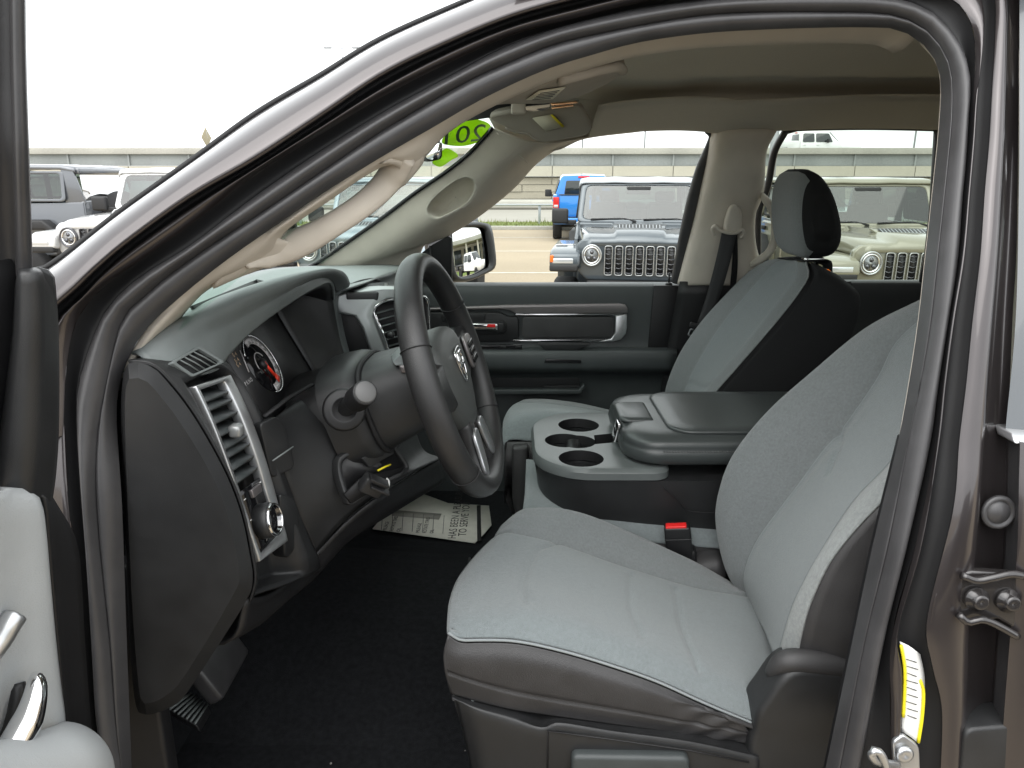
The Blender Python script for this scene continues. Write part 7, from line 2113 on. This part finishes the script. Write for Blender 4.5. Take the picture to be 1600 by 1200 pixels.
# seen in the door mirror
mirv = Vector((-0.058, 0.993, -0.099))
rfl = mirv - mn * 2 * mirv.dot(mn)
rfl.normalize()
mp = mir_c + rfl * 17.0
pickup('white work pickup with black flat bed seen in the door mirror', (mp.x + 1.2, mp.y - 0.8, 0), R(66), P_WHITE, flat=True)
# building far behind the truck, also only in the mirror
BL = empty('dealership_building', (30, 10, 0))
tag(BL, 'cream showroom with flat canopy and columns reflected in the door mirror', 'building')
box('wall', (4, 8, 2.4), (0.4, 26, 4.8), M_CREAM, BL, 0.02)
box('canopy', (0, 8, 3.9), (7.0, 26, 0.6), M_CONC, BL, 0.05)
for i in range(7):
    box('column', (-3.0, -3.4 + i * 3.8, 1.8), (0.45, 0.45, 3.6), M_CREAM, BL, 0.02)
for i in range(6):
    prism('window', [V3(3.78, -2.4 + i * 3.8, 0.5), V3(3.78, 0.4 + i * 3.8, 0.5), V3(3.78, 0.4 + i * 3.8, 3.2), V3(3.78, -2.4 + i * 3.8, 3.2)], V3(-0.03, 0, 0), mat('shop_glass', (0.04, 0.05, 0.055), rough=0.08), BL, 0.005)
vg = plane('lawn', 19, 27, 1.5, 40, 0.006, M_GRASSB)

# white estate car with roof rails behind the tan off-roader
def suv(label, loc, rz, paint):
    rt = empty('suv_car', loc, None, rz)
    tag(rt, label, 'SUV')
    rows = []
    for y, w, zb, zr_, wr in ((-0.9, 0.70, 0.80, 0.95, 0.66), (-0.85, 0.86, 0.95, 1.02, 0.8), (0.3, 0.92, 1.02, 1.12, 0.85), (0.6, 0.92, 1.05, 1.25, 0.80), (1.3, 0.93, 1.08, 1.72, 0.66), (2.2, 0.93, 1.08, 1.78, 0.66), (3.2, 0.93, 1.08, 1.70, 0.64), (3.6, 0.90, 1.05, 1.20, 0.78), (3.66, 0.86, 0.98, 1.02, 0.8)):
        rows.append([V3(-w, y, 0.35), V3(-w * 1.02, y, 0.75), V3(-w, y, zb), V3(-wr, y, zr_ - 0.05), V3(-wr * 0.85, y, zr_), V3(0, y, zr_ + 0.02), V3(wr * 0.85, y, zr_), V3(wr, y, zr_ - 0.05), V3(w, y, zb), V3(w * 1.02, y, 0.75), V3(w, y, 0.35)])
    skin('body', rows, paint, rt, cv=True, caps=True)
    gdk = mat('dark_car_window', (0.02, 0.025, 0.025), rough=0.06)
    prism('windscreen', [V3(-0.74, 0.66, 1.30), V3(0.74, 0.66, 1.30), V3(0.60, 1.24, 1.69), V3(-0.60, 1.24, 1.69)], V3(0, -0.012, 0.012), gdk, rt, 0.003)
    for s_ in (-1, 1):
        for y0, y1 in ((1.2, 1.95), (2.05, 2.85)):
            prism('side_window', round_loop([V3(s_ * 0.915, y0, 1.14), V3(s_ * 0.915, y1, 1.14), V3(s_ * 0.70, y1, 1.66), V3(s_ * 0.70, y0 + 0.1, 1.66)], 4, 0.14), V3(s_ * 0.012, 0, 0.006), gdk, rt, 0.002)
        tube('roof_rail', [V3(s_ * 0.60, 1.4, 1.74), V3(s_ * 0.61, 1.6, 1.83), V3(s_ * 0.61, 2.9, 1.82), V3(s_ * 0.60, 3.1, 1.72)], 0.022, M_SILVER, rt, 8, smooth_n=16)
        for y in (0.1, 2.9):
            wheel(rt, (s_ * 0.80, y, 0.36), 0.36, 0.24)
        box('headlight', (s_ * 0.62, -0.86, 0.88), (0.34, 0.10, 0.12), M_LAMP, rt, 0.03)
        box('door_mirror', (s_ * 1.03, 1.05, 1.16), (0.20, 0.10, 0.14), paint, rt, 0.03)
    box('radiator_grille', (0, -0.90, 0.78), (0.9, 0.08, 0.16), M_TRIMB, rt, 0.02)
    box('chassis', (0, 1.4, 0.36), (1.3, 3.6, 0.2), M_TRIMB, rt, 0.02)
    return rt
suv('white estate car with roof rails parked behind the tan off-roader', (6.1, 14.6, 0), R(4), P_WHITE)
